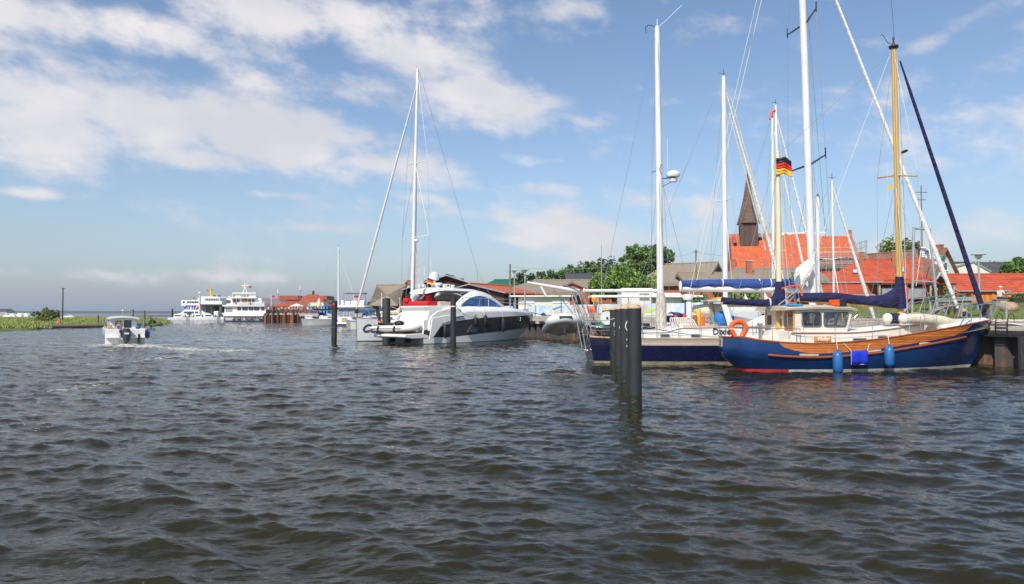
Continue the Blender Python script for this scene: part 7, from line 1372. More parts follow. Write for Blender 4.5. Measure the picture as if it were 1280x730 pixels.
for i, (px, Y, w_, lab, closed) in enumerate(((398.6, 168, .5, 'closed white parasol in front of the blue kiosk', True), (371, 176, 5.5, 'open pale parasol on the terrace of the harbour building', False))):
    x = X(px, Y); t = thing('parasol', lab, 'parasol', (x, Y, 2)); MB().tube([(0, 0, 0), (0, 0, Z(377 if closed else 384, Y)-2)], .06, 6).build('pole', 'plastic', t)
    if closed: MB().lathe([(.10, 1.2), (.45, 1.5), (.42, 2.6), (.1, 3.5), (.02, 3.7)][0:5], n=10).build('canopy', 'umbrella', t)
    else: MB().lathe([(1.9, 1.75), (1.3, 2.05), (.02, 2.45)], n=8).build('canopy', 'umbrella', t)
# terrace tables and guests
proto = None; rnd = random.Random(4); cols = [('pink', flat('cloth_red', (.5, .06, .04))), ('w', 'shirtw'), ('b', flat('cloth_blue', (.05, .09, .25))), ('o', flat('cloth_orange', (.6, .18, .05))), ('k', flat('cloth_black', (.02, .02, .03))), ('t', flat('cloth_tan', (.4, .28, .18)))]
words = {'pink': 'red', 'w': 'pale', 'b': 'blue', 'o': 'orange', 'k': 'black', 't': 'tan'}
protos = {}
for kk, mm in cols:
    if not isinstance(mm, str): M['guest_'+kk] = mm; mm = 'guest_'+kk
    protos[kk] = mm
made = {}; used = []
for i in range(34):
    kk = cols[i % len(cols)][0]; px = 334+i*2.05+rnd.uniform(-.7, .7); Y = rnd.uniform(161, 172); loc = (X(px, Y), Y, 2.02); rz = rnd.uniform(0, 6.28)
    lab = 'distant visitor in a %s top on the pier terrace' % words[kk]
    if kk not in made: made[kk] = person(lab, loc, rz, 'stand', protos[kk], 'jeans', 'hairb', 1.7, False, coarse=True, group='visitors in %s tops on the pier terrace' % words[kk])
    else: dup(made[kk], loc, rz, lab, rnd.uniform(.93, 1.05))
tb = thing('terrace_table', 'brown wooden terrace table on the pier', 'table', (X(362, 164), 164, 2.02), 0, 'terrace tables on the pier'); MB().box(-.9, .9, -.4, .4, .70, .76).build('tabletop', flat('table_orange', (.42, .12, .04)), tb)
for sx in (-.7, .7): MB().box(sx-.05, sx+.05, -.3, .3, 0, .7).build('leg', flat('table_orange', (.42, .12, .04)), tb)
for px, Y in ((341, 163), (350, 168), (368, 170), (373, 166), (379, 164), (385, 168), (388, 163), (393, 165)): dup(tb, (X(px, Y), Y, 2.02), rnd.uniform(-.3, .3), 'brown wooden terrace table on the pier')
# ================================================================== boats farther along the quay
def flybridge():
    Y = 118.; x0 = X(440, Y); t = thing('flybridge_boat', 'white flybridge motor boat seen from astern with clear side curtains', 'motor boat', (x0, Y, 0)); s = Y/F; z = lambda py: Z(py, Y); xx = lambda px: X(px, Y)-x0
    MB().loft([[(xx(424), y, -.2), (xx(421.5), y, z(397)), (xx(460), y, z(397)), (xx(457), y, -.2)] for y in (0, 4)]+[[(xx(430), 9, -.2), (xx(425), 9, z(395)), (xx(456), 9, z(395)), (xx(451), 9, -.2)], [(xx(440), 12, .2), (xx(439), 13, z(394)), (xx(442), 13, z(394)), (xx(441), 12, .2)]]).build('hull', 'gelcoat', t, smooth=False)
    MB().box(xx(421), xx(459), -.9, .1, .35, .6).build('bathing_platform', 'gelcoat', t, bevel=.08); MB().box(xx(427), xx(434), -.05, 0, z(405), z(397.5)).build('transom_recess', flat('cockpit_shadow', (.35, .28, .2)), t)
    MB().loft([[(xx(424), 0, z(397)), (xx(457), 0, z(397)), (xx(457), 8, z(397)), (xx(424), 8, z(397))], [(xx(425), 0, z(385)), (xx(456), 0, z(385)), (xx(456), 6, z(385)), (xx(425), 6, z(385))]]).build('saloon', flat('saloon_white', (.55, .56, .6)), t)
    for l, r in ((422.5, 428), (429.5, 436), (437.5, 443), (444.5, 450), (451.5, 457)): MB().box(xx(l), xx(r), -.12, -.05, z(394.5), z(385)).build('clear_curtain', pm('curtain_plastic', (.28, .31, .38), .15, var=.3) if 'cpl' not in M else M['cpl'], t)
    MB().loft([[(xx(421.5), -.8, z(384)), (xx(457.5), -.8, z(384)), (xx(457.5), 6, z(384)), (xx(421.5), 6, z(384))], [(xx(424), -.6, z(381.4)), (xx(455), -.6, z(381.4)), (xx(455), 5, z(381.4)), (xx(424), 5, z(381.4))]]).build('flybridge_deck', 'gelcoat', t, bevel=.1)
    for l, r, h in ((425, 428.5, 375.5), (430, 437, 376.5), (438, 445, 376), (447, 454.5, 375.5)): MB().box(xx(l), xx(r), .5, 1.2, z(381.4), z(h)).build('flybridge_seat', 'gelcoat', t, bevel=.12)
    MB().tube(smooth_line([(xx(426), 1, z(381)), (xx(428), 1, z(366.5)), (xx(441), 1, z(365.3)), (xx(454), 1, z(366.5)), (xx(455), 1, z(381))]), .09, 6).build('targa_bow', 'steel', t); MB().box(xx(428), xx(454), .6, 3, z(367.2), z(365.6)).build('bimini', flat('bimini_grey', (.16, .16, .15)), t, bevel=.05)
    flag(t, (xx(444), -.9, z(369.5)), .75, .5, 'german', 'flag'); MB().tube([(xx(443.8), -.9, z(381)), (xx(443.8), -.9, z(369))], .03, 5).build('staff', 'plastic', t)
flybridge()
t, f_, tp = sloop('distant sloop with slim mast left of the white flybridge boat', 423, (423, 308), 0, 11, 1.7, Y=126, yaw=40, z_boom=2.6, boomm='canvas_navy', mr=.14, deckh=1.2, group='distant boats by the pier', fs=True, spread=(.35, .65))
t, f_, tp = sloop('low white open sloop moored before the blue kiosk', 401, (401.5, 383), 0, 8.0, 1.3, Y=146, yaw=182, z_boom=1.6, boomm='canvas_blue', mr=.05, deckh=1.5, group='distant boats by the pier', fs=False, spread=(.6,), cover=False)
t, f_, tp = sloop('small moored boat with blue and white cover behind the black pile', 477, (477, 366), 0, 8, 1.4, Y=96, yaw=30, z_boom=2.2, boomm='canvas_blue', mr=.06, deckh=1.3, group='distant boats by the pier', fs=False, spread=(.6,), cover=True)
t, f_, tp = sloop('small white motor sailer with grey hood beneath the thatched hut', 500, (500, 372), 0, 7, 1.3, Y=88, yaw=15, z_boom=2.1, boomm='canvas_cream', mr=.06, deckh=1.35, group='distant boats by the pier', fs=False, spread=(.6,), cover=True)

# ================================================================== houses
def winrect(parent, side, u, v, w, h, off, frame='plaster', glass='glass', mullion=True):
    """side 'f' (y=-), 'e' (x=+), 'w' (x=-); u across, v up to the centre"""
    mb = MB(); t_ = .07
    def B(a0, a1, b0, b1, o0, o1, m=None):
        m = m or mb
        if side == 'f': m.box(a0, a1, -off-o1, -off-o0, b0, b1)
        elif side == 'e': m.box(off+o0, off+o1, a0, a1, b0, b1)
        else: m.box(-off-o1, -off-o0, a0, a1, b0, b1)
    B(u-w/2, u+w/2, v-h/2, v-h/2+t_, 0, .05); B(u-w/2, u+w/2, v+h/2-t_, v+h/2, 0, .05); B(u-w/2, u-w/2+t_, v-h/2+t_, v+h/2-t_, 0, .05); B(u+w/2-t_, u+w/2, v-h/2+t_, v+h/2-t_, 0, .05)
    if mullion: B(u-t_/2, u+t_/2, v-h/2+t_, v+h/2-t_, 0, .045)
    f_ = mb.build('window', frame, parent); pn = MB(); B(u-w/2+t_*.7, u+w/2-t_*.7, v-h/2+t_*.7, v+h/2-t_*.7, .005, .02, pn); pn.build('pane', glass, f_); sl = MB(); B(u-w/2-.05, u+w/2+.05, v-h/2-.07, v-h/2-.003, 0, .12, sl); sl.build('sill', frame, f_)
def house(name, label, px, Y, yaw, L, W, ye, yr, wall, roof, hipw=0, hipe=0, over=.45, cat='house', wins=(), chim=(), sky=(), verge=None, base=None, group=None, gable_mat=None, roofth=.16, door=None, gutter=True):
    x = X(px, Y); zb = land_z(x, Y)-.3 if base is None else base; t = thing(name, label, cat, (x, Y, zb), R(yaw), group); he = Z(ye, Y)-zb; hr = Z(yr, Y)-zb; a, b = L/2, W/2
    mb = MB(); mb.add([(-a, -b, -1), (a, -b, -1), (a, b, -1), (-a, b, -1), (-a, -b, he), (a, -b, he), (a, b, he), (-a, b, he)], [(0, 1, 5, 4), (1, 2, 6, 5), (2, 3, 7, 6), (3, 0, 4, 7)]); mb.build('wall', wall, t)
    sl = (hr-he)/b; zo = he-over*sl
    if not hipw: MB().add([(-a, -b, he+.001), (-a, b, he+.001), (-a, 0, hr)], [(0, 2, 1)]).build('gable', gable_mat or wall, t)
    if not hipe: MB().add([(a, -b, he+.001), (a, b, he+.001), (a, 0, hr)], [(0, 1, 2)]).build('gable', gable_mat or wall, t)
    A0, B0 = a+over, b+over; rw = -A0+hipw*b*1.0+(over if hipw else 0); re = A0-hipe*b-(over if hipe else 0)
    top = [(-A0, -B0, zo), (A0, -B0, zo), (A0, B0, zo), (-A0, B0, zo), (rw, 0, hr+.02), (re, 0, hr+.02)]; bot = [(x_, y_, z_-roofth) for x_, y_, z_ in top]
    fs = [(0, 1, 5, 4), (2, 3, 4, 5), (1, 2, 5), (3, 0, 4)] if True else []
    if not hipe: fs = [f for f in fs if f != (1, 2, 5)]
    if not hipw: fs = [f for f in fs if f != (3, 0, 4)]
    fb = [tuple(i+6 for i in f[::-1]) for f in fs]; side = [(0, 6, 7, 1), (2, 8, 9, 3)]+([(1, 7, 11, 5), (5, 11, 8, 2)] if not hipe else [(1, 7, 8, 2)])+([(3, 9, 10, 4), (4, 10, 6, 0)] if not hipw else [(3, 9, 6, 0)])
    rf = MB().add(top+bot, fs+fb+side).build('roof', roof, t)
    rd = MB().tube([(rw, 0, hr+.05), (re, 0, hr+.05)], .12, 6).build('ridge_tiles', roof, rf)
    if verge:
        for sx, hp in ((-1, hipw), (1, hipe)):
            if not hp:
                for sy in (-1, 1): MB().tube([(sx*(A0+.02), sy*B0, zo-.06), (sx*(A0+.02), 0, hr-.04)], .085, 4).build('verge_board', verge, rf)
    if gutter:
        MB().tube([(-A0, -B0-.06, zo-.05), (A0, -B0-.06, zo-.05)], .07, 6).build('gutter', 'galv', rf)
    for (sd, u, v, w, h) in wins: winrect(t, sd, u, min(v, he-h/2-.2) if sd == 'f' else v, w, h, b if sd == 'f' else a)
    for (u, y_, h, w) in chim:
        zc_ = hr-abs(y_)*sl; c_ = MB().box(u-w/2, u+w/2, y_-w/2, y_+w/2, zc_-.4, zc_+h).build('chimney', 'brick', rf); MB().box(u-w/2-.06, u+w/2+.06, y_-w/2-.06, y_+w/2+.06, zc_+h+.003, zc_+h+.1).build('chimney_cap', 'concrete', rf)
    for (u, q, w, h) in sky:        # skylights on the front slope
        n_ = Vector((0, -sl, 1)).normalized(); n_ = Vector((0, -(hr-he), b)).normalized(); d_ = Vector((0, -b, -(hr-he))).normalized(); c_ = Vector((u, -b*q, hr-(hr-he)*q))+n_*.05
        vs = []
        for o_ in (0, .09):
            for (aa, bb) in ((-w/2, -h/2), (w/2, -h/2), (w/2, h/2), (-w/2, h/2)): vs.append(c_+Vector((aa, 0, 0))+d_*bb+n_*o_)
        so = MB().add(vs, [(0, 1, 5, 4), (1, 2, 6, 5), (2, 3, 7, 6), (3, 0, 4, 7), (4, 5, 6, 7)]).build('skylight', flat('skylight_frame', (.10, .11, .12), .4), rf)
        vs = [c_+Vector((aa*.8, 0, 0))+d_*bb*.8+n_*.096 for (aa, bb) in ((-w/2, -h/2), (w/2, -h/2), (w/2, h/2), (-w/2, h/2))]; MB().add(vs, [(0, 1, 2, 3)]).build('pane', flat('skylight_pane', (.45, .48, .46), .1), so)
    return t, he, hr
# right shore
t, he, hr = house('holiday_cottage', 'orange boarded cottage with bright red tiled roof on the right edge, behind the lawn', 1229, 74, -5, 7.2, 5.4, 361.5, 343.5, 'orangewood', 'tile_red', wins=[('f', 1.0, 1.4, 1.7, .75)], verge='galv')
house('cottage_annex', 'small red roofed annex with grey verge at the far right edge', 1287, 71, -62, 4.0, 3.6, 363, 349, 'orangewood', 'tile_red', wins=[('f', 0, 1.3, .9, .7)], verge='galv', cat='annex')
house('orange_house', 'orange house with steep red hipped tile roof, skylight and two chimneys', 1085, 79, -24, 9.4, 7.8, 351, 325.5, 'orangewood', 'tile_red', hipw=1, over=.5, wins=[('f', -2.6, 3.1, 1.2, .8), ('f', 1, 3.1, 1.0, .8)], chim=[(-.6, -.9, 1.35, .5), (2.6, -.9, 1.35, .5)], sky=[(-1.2, .62, .7, .9), (3.0, .58, .9, 1.3)])
house('orange_wing', 'low wing with red roof in front of the steep hipped orange house', 1078, 66, -12, 7.4, 4.6, 367, 357.5, 'orangewood', 'tile_red', over=.5, cat='house wing', verge='varn')
house('red_shed', 'small red roofed outbuilding left of the steep hipped orange house', 1042, 84, -8, 7.5, 5.0, 361, 341, 'orangewood', 'tile_red', over=.4, cat='outbuilding')
house('long_roof_house', 'long house with broad brown tiled roof and white gable, chimney at its end', 1115, 104.5, -60, 15, 7.4, 352.5, 316, 'plaster', 'tile_br', wins=[('e', -.2, 5.0, 2.0, 1.1)], chim=[(6.7, .2, .8, .9)], sky=[(-2.0, .5, .8, 1.5), (3.5, .62, .8, 1.2)], verge='varn')
house('yellow_annex', 'low white gabled annex with red roof beside the hipped orange house', 1134, 70, -78, 5.0, 5.6, 365, 350, 'plaster', 'tile_red', wins=[('e', -1.0, 2.0, 1.3, .6), ('e', 1.1, 1.6, 1.0, .5)], cat='annex')
house('white_barn', 'white gabled hall with charcoal roof behind the bright red cottage', 1228, 118, 8, 13.5, 11, 349, 328.5, 'plaster', 'tile_gr', over=.3, wins=[('f', -3, 4, 1.2, .8)], cat='barn')
t = thing('workshop', 'pale long building with flat grey roof edge behind the cottage roof', 'building', (X(1196, 110), 110, 3)); MB().prism([(-3.6, 0), (5.2, 0), (5.2, Z(340, 110)-3), (2.6, Z(328, 110)-3), (-3.6, Z(341, 110)-3)], 0, 8).build('wall', 'cream', t); MB().tube([(-3.7, -.1, Z(341, 110)-2.95), (2.6, -.1, Z(328, 110)-2.9), (5.3, -.1, Z(340, 110)-2.95)], .14, 4).build('verge_board', 'galv', t)
# village roofs in the middle distance
house('thatched_hut', 'steep thatched hut roof behind the plumb bowed sloop', 489, 108, -4, 3.2, 8.6, 379, 356.5, 'shingle', 'thatch', hipw=.9, hipe=.9, over=.5, cat='hut', gutter=False)
house('white_gable_house', 'white gabled house with orange pantile roof left of the motor yacht hardtop', 533, 116, 50, 7.5, 6.4, 371, 352.5, 'plaster', 'tile_o2', wins=[('w', -1.8, 2.6, .6, 1.3), ('w', -.4, 2.6, .6, 1.3), ('w', 1.0, 2.6, .6, 1.3)], verge='brick')
house('boathouse', 'dark brown boarded boathouse with wide grey gable above the hardtop', 567, 92, 88, 14, 9.6, 362.5, 347.5, 'brownwood', 'tile_gr', over=.5, wins=[('w', 0, 3.9, .8, .4), ('w', -2.6, 2.4, .9, .8)], cat='boathouse', verge='galv', gutter=False)
house('boathouse_annex', 'second dark brown boathouse with orange roof side right of the arched yacht windows', 619, 86, 62, 11, 8.4, 366.5, 357, 'brownwood', 'tile_o2', over=.5, cat='boathouse', verge='galv', gutter=False)
house('green_roof_hall', 'green metal roofed hall rising behind the brown boathouses', 632, 130, 0, 9.5, 9, 361.5, 350, 'brownwood', 'greenroof', hipw=.6, over=.4, cat='hall', gutter=False)
house('thatched_house', 'long low house with weathered thatch left of the trees, behind the white kiosk wall', 671, 92, 2, 9.0, 8, 364.5, 353, 'brick', 'thatch', hipw=.8, hipe=.7, over=.6, wins=[('f', -.8, 3.2, 1.2, .6)], gutter=False, roofth=.4)
house('brown_roof_house', 'wide brown roofed house with brick chimney between thatch and trees', 713, 98, -2, 14.5, 9, 361, 350.5, 'brick', 'thatch', hipw=.5, over=.5, chim=[(5.7, -2.6, 1.7, .8)], gutter=False, roofth=.35)
house('dormer_gable', 'small brick gable projecting from the wide brown roof', 713, 92, 90, 4.5, 4.4, 362, 353.5, 'brick', 'thatch', over=.3, cat='gable', gutter=False)
house('slate_house', 'dark slate roof just visible left of the big bright green tree', 750, 118, 4, 11, 8, 354, 342.5, 'plaster', 'tile_gr', over=.4, gutter=False)
house('thatched_barn', 'tall thatched barn with pointed gable right of the large green trees', 853, 92, -35, 8.5, 7.5, 352, 330, 'brick', 'thatch', over=.5, cat='barn', gutter=False, roofth=.4, hipw=.5)
house('low_thatch_house', 'low pale thatched roof between the barn and the church', 889, 88, 0, 7.5, 6.5, 352, 341.5, 'brick', 'thatch', over=.4, gutter=False, roofth=.35)
house('reed_roof_house', 'grey thatched house with brick chimney directly below the church roof', 960, 80, -2, 9.6, 7, 350, 336.5, 'brick', 'thatch', over=.5, chim=[(-2.5, -1.6, 1.3, .6)], hipw=.3, gutter=False, roofth=.35)
# ------------------------------------------------------------------ church
def church():
    Y = 105.; x0 = X(965, Y); zb = land_z(x0, Y); t = thing('church', 'brick church with huge orange tiled roof and dark shingled spire', 'church', (x0, Y, 0), R(-13)); z = lambda py: Z(py, Y); xx = lambda px: X(px, Y)-x0
    a, b, c_ = xx(919), xx(1012), xx(1065); W = 5.5
    mb = MB(); mb.box(a, b, 0, 2*W, 2, z(334.5)); mb.build('nave_wall', 'brick', t); MB().box(b, c_, .6, 2*W-.6, 2, z(322)).build('choir_wall', 'brick', t)
    MB().add([(a-.1, -.5, z(336.5)), (b, -.5, z(336.5)), (b, W, z(286.5)), (a-.1, W, z(286.5)), (a-.1, 2*W+.5, z(336.5)), (b, 2*W+.5, z(336.5))], [(0, 1, 2, 3), (5, 4, 3, 2), (0, 4, 5, 1)]).build('nave_roof', 'tile_or', t)
    for xg in (a-.12, b+.02): MB().add([(xg, -.5, z(336.5)), (xg, W, z(286.2)), (xg, 2*W+.5, z(336.5))], [(0, 1, 2)]).build('nave_gable', 'brick', t)
    MB().add([(b, .2, z(323.5)), (c_, .2, z(323.5)), (c_, W, z(292.5)), (b, W, z(291.5)), (b, 2*W-.2, z(323.5)), (c_, 2*W-.2, z(323.5))], [(0, 1, 2, 3), (5, 4, 3, 2), (1, 5, 2), (0, 4, 5, 1)]).build('choir_roof', 'tile_or', t)
    MB().add([(c_+.01, .2, z(326)), (c_+.35, .2, z(326)), (c_+.35, W, z(288)), (c_+.01, W, z(288)), (c_+.01, 2*W-.2, z(326)), (c_+.35, 2*W-.2, z(326))], [(0, 1, 2, 3), (3, 2, 5, 4), (0, 3, 4), (1, 5, 2), (0, 4, 5, 1)]).build('gable_coping', 'brick', t)
    MB().box(c_-.15, c_+.4, W-.3, W+.3, z(291), z(285)).build('gable_finial', 'brick', t)
    MB().box(a-.5, a+.4, -.2, .8, 2, z(323)).build('buttress', 'brick', t); MB().box(a+.2, a+.75, W-2.6, W-1.6, z(300), z(292)).build('west_pier', 'brick', t)
    # mortar streaks on the ridge
    mb = MB(); n_ = Vector((0, -(z(286.5)-z(336.5)), W+.5)).normalized(); rnd = random.Random(2)
    for k in range(26):
        u = xx(982)+k*.20*1.25; h = rnd.uniform(.15, .6); p0 = Vector((u, W-.02, z(286.6))); d_ = Vector((0, -(W+.5), z(336.5)-z(286.5))).normalized(); q_ = Vector((0, -1, .12)).normalized()*.03; mb.add([p0+q_, p0+Vector((.24, 0, 0))+q_, p0+Vector((.2, 0, 0))+d_*h+q_, p0+Vector((.05, 0, 0))+d_*h*.8+q_], [(0, 1, 2, 3)])
    mb.build('lime_streaks', 'plaster', t)
    # tower
    tx0, tx1 = xx(930), xx(952.5); ty = W-1.6-.6; w = tx1-tx0; MB().box(tx0, tx1, ty, ty+w, z(305), z(273.5)).build('tower', 'shingle', t)
    cxm = (tx0+tx1)/2; cym = ty+w/2; o_ = w/2+.38; rings = []
    for zz, rr in ((z(275), o_), (z(272.5), o_*.93), (z(262), o_*.70), (z(240), o_*.38), (z(212), .04)):
        rings.append([(cxm+rr*math.cos(a_)*(1.1 if zz < z(270) else 1.0), cym+rr*math.sin(a_)*(1.1 if zz < z(270) else 1.0), zz) for a_ in [math.pi/4+k*math.pi/2 for k in range(4)] for _ in (0,)])
    def oct_(rr, zz, k): return [(cxm+(rr*max(-1, min(1, k*math.cos(a_)))), cym+(rr*max(-1, min(1, k*math.sin(a_)))), zz) for a_ in [math.pi/8+q*math.pi/4 for q in range(8)]]
    MB().loft([oct_(o_, z(274.6), 1.35), oct_(o_*.94, z(272.8), 1.3), oct_(o_*.74, z(262), 1.12), oct_(o_*.40, z(240), 1.08), oct_(.04, z(205), 1)]).build('spire', 'spire', t)
    sp = MB().tube([(cxm, cym, z(205.5)), (cxm, cym, z(195))], .05, 6).build('spire_rod', 'blackp', t); MB().sph((cxm, cym, z(200)), .16).build('gilt_ball', 'yellow', t); MB().box(cxm-.35, cxm+.25, cym-.02, cym+.02, z(197), z(195.5)).build('weather_vane', 'yellow', t)
    MB().add([(tx1, ty+.4, z(293)), (tx1, ty+w, z(293)), (tx1+1.2, ty+.9, z(291.5)), (tx1, ty+.4, z(288))], [(0, 1, 2), (0, 2, 3)]).build('lead_flashing', 'galv', t)
    for px in (1018, 1027, 1041, 1053): u = xx(px); 
    for k, (px, py) in enumerate(((1030, 303), (1041, 306), (1049, 307), (1057, 306), (954, 330), (990, 318))):
        u = xx(px); fr = (z(py)-z(323.5))/(z(292.5)-z(323.5)) if px > 1012 else (z(py)-z(336.5))/(z(286.5)-z(336.5)); yy = (.2+(W-.2)*fr) if px > 1012 else (-.5+(W+.5)*fr); MB().box(u-.12, u+.12, yy-.12, yy+.0, z(py)-.1, z(py)+.12).build('roof_vent', 'galv', t)
    return x0, W
cx0, cW = church()
# scaffolding round the choir
sc = thing('scaffolding', 'grey tube scaffolding with boards round the right end of the church', 'scaffolding', (cx0, 105, 0), R(-13)); z = lambda py: Z(py, 104); xx = lambda px: X(px, 104)-cx0
for px in (1014, 1022, 1030, 1038, 1047, 1055, 1063, 1070, 1076): 
    for y_ in (-1.6, -.8): MB().tube([(xx(px), y_+.0, 3), (xx(px), y_, z(318 if px < 1062 else 304))], .05, 5).build('upright', 'galv', sc)
for py in (321, 327, 334, 341):
    a, b = (1046, 1077) if py < 314 else (1013, 1077)
    MB().box(xx(a), xx(b), -1.6, -.8, z(py)-.04, z(py)+.04).build('platform', 'greywood', sc)
    for dz in (.55, 1.1): MB().tube([(xx(a), -1.62, z(py)+dz), (xx(b), -1.62, z(py)+dz)], .035, 5).build('handrail', 'galv', sc)
for a, b, c_, d in ((1047, 341, 1063, 321), (1063, 341, 1047, 321), (1063, 327, 1076, 304)): MB().tube([(xx(a), -1.63, z(b)), (xx(c_), -1.63, z(d))], .035, 5).build('brace', 'galv', sc)
for px in (1066, 1071, 1076):
    MB().tube([(xx(px), 4, 3), (xx(px), 4, z(303))], .05, 5).build('upright', 'galv', sc)
for py in (303, 310, 317, 324): MB().tube([(xx(1066), 4, z(py)), (xx(1077), 4, z(py))], .04, 5).build('handrail', 'galv', sc); MB().tube([(xx(1077), -1.6, z(py)), (xx(1077), 4, z(py))], .04, 5).build('handrail', 'galv', sc)

# ------------------------------------------------------------------ painted wall and white kiosk behind the quay
def mural_mat():
    m = pm('mural_paint', (.42, .60, .70), .8, col2=(.70, .74, .74), scale=.9, stretch=(1, 1, 1), lo=.40, hi=.60, detail=3); t = m.node_tree; n, l = t.nodes, t.links; b = n['Principled BSDF']; old = b.inputs['Base Color'].links[0].from_socket
    c = n.new('ShaderNodeTexCoord'); q = n.new('ShaderNodeTexNoise'); q.inputs['Scale'].default_value = .55; q.inputs['Detail'].default_value = 2; l.new(c.outputs['Object'], q.inputs[0]); r = n.new('ShaderNodeMapRange'); r.inputs[1].default_value = .58; r.inputs[2].default_value = .62; l.new(q.outputs['Fac'], r.inputs[0]); mx = n.new('ShaderNodeMix'); mx.data_type = 'RGBA'; l.new(r.outputs[0], mx.inputs[0]); l.new(old, mx.inputs[6]); mx.inputs[7].default_value = (.62, .50, .42, 1); l.new(mx.outputs[2], b.inputs['Base Color']); return m
M['mural'] = mural_mat()
pw = thing('painted_wall', 'low wall painted with pale blue sea murals behind the quay', 'wall', (0, 0, 0)); mb = MB()
for i in range(30): a, b = 16+i*1.9, 16+i*1.9+1.86; mb.prismz([Q(a, 3.62), Q(b, 3.62), Q(b, 3.85), Q(a, 3.85)][::-1], 1.7, 2.92+.02*(i % 2))
mb.build('panel_row', 'mural', pw)
def onwall(pts, nm, m_, dd=.012):
    """flat painted shape on the wall: pixel outline put on the wall's own plane"""
    n_ = Vector((-QN.x, -QN.y, 0)); o = Vector((*Q(0, 3.62), 0)); vs = []
    for px, py in pts: d = ray(px, py); tt = ((o-CAMP).dot(n_))/d.dot(n_); vs.append(CAMP+d*tt+n_*dd)
    MB().add(vs, [tuple(range(len(vs)))]).build(nm, m_, pw)
onwall([(733, 382.5), (746, 383), (744.5, 394), (735, 391)], 'mural_red_sail', flat('mural_red', (.62, .07, .04))); onwall([(735, 382.8), (745.5, 383.3), (742, 387), (736, 385.5)], 'mural_sunset', flat('mural_orange', (.75, .25, .04)), .016)
onwall([(690, 386), (703, 381.8), (702, 384), (692, 387.5)], 'mural_blue_wave', flat('mural_blue', (.07, .28, .62)))
onwall([(676, 396.5), (677, 391.5), (680, 390.5), (683, 393.5), (684, 396.5)], 'mural_figure', flat('mural_navy', (.03, .08, .32)))
onwall([(776, 381.3), (790, 381.6), (789, 382.8), (777, 382.8)], 'mural_green_band', flat('mural_green', (.05, .38, .08))); onwall([(805, 390), (822, 384), (820, 388), (806, 393)], 'mural_lime_fish', flat('mural_lime', (.50, .68, .05)))
onwall([(830, 382), (842, 382), (838, 392), (828, 394)], 'mural_white_sail', 'plaster'); onwall([(724, 387), (731, 383), (731, 391), (724, 392)], 'mural_tan_rock', flat('mural_tan', (.55, .42, .33)))
Yk = 74.; kx = X(683, Yk); kk = thing('white_kiosk', 'long low cream kiosk building above the painted wall', 'kiosk', (kx, Yk, 2.2)); z = lambda py: Z(py, Yk)-2.2; xx = lambda px: X(px, Yk)-kx
MB().box(xx(648), xx(712), 0, 3.5, 0, z(371)).build('wall', 'cream', kk); MB().box(xx(636), xx(716), -.5, 4, z(371), z(369.3)).build('flat_roof', 'paint', kk); MB().box(xx(641), xx(648), -.0, .3, 0, z(371)).build('brown_door', 'brownwood', kk)
for px in (638, 644): MB().tube([(xx(px), -.4, 0), (xx(px), -.4, z(371))], .06, 6).build('post', 'galv', kk)
for px in (658, 700): MB().box(xx(px)-.8, xx(px)+.8, -.06, 0, z(379), z(374.5)).build('shutter', 'paint', kk)
t = thing('awning_tent', 'white flat roofed tent stall right of the kiosk behind the davits', 'tent', (X(815, 62), 62, 2.4)); MB().box(-5.2, 4.6, 0, 3, Z(371.5, 62)-2.4, Z(368.8, 62)-2.4).build('roof', 'paint', t); 
MB().box(1.2, 4.6, .5, 2.8, 0, Z(371.5, 62)-2.4).build('wall', 'plaster', t)
for x in (-5, -2, 4.4): MB().tube([(x, .1, 0), (x, .1, Z(371, 62)-2.4)], .05, 6).build('post', 'galv', t)
for px0_, px1_, Y_, ty_, lb_ in ((777, 818, 66, 360, 'white boxy sales tent between the mizzen boom and the white mast'), (821, 852, 63, 366, 'white boxy tent just right of the thick white mast')):
    xm = X((px0_+px1_)/2, Y_); zb = land_z(xm, Y_); h = Z(ty_, Y_)-zb; w = (px1_-px0_)/2*Y_/F; t = thing('sales_tent', lb_, 'tent', (xm, Y_, zb), 0, 'white tents behind the painted wall')
    MB().box(-w, w, 0, 2.6, .0, h-.25).build('canvas_wall', 'plaster', t); MB().loft([[(-w-.12, -.12, h-.25), (w+.12, -.12, h-.25), (w+.12, 2.72, h-.25), (-w-.12, 2.72, h-.25)], [(-w*.9, .3, h), (w*.9, .3, h), (w*.9, 2.3, h), (-w*.9, 2.3, h)]]).build('canvas_roof', 'paint', t); MB().box(w*.1, w*.7, -.03, 0, .8, h-.5).build('opening', flat('tent_opening', (.2, .2, .22)), t)
# orange flag on a pole
t = thing('orange_flag', 'plain orange flag on a short pole above the painted wall', 'flag', (X(748, 60), 60, land_z(X(748, 60), 60))); hh = Z(371.5, 60)-t.location.z; MB().tube([(0, 0, 0), (0, 0, hh)], .03, 6).build('pole', 'galv', t); flag(t, (-.55, 0, hh), .55, .36, 'orange', 'cloth', 0)

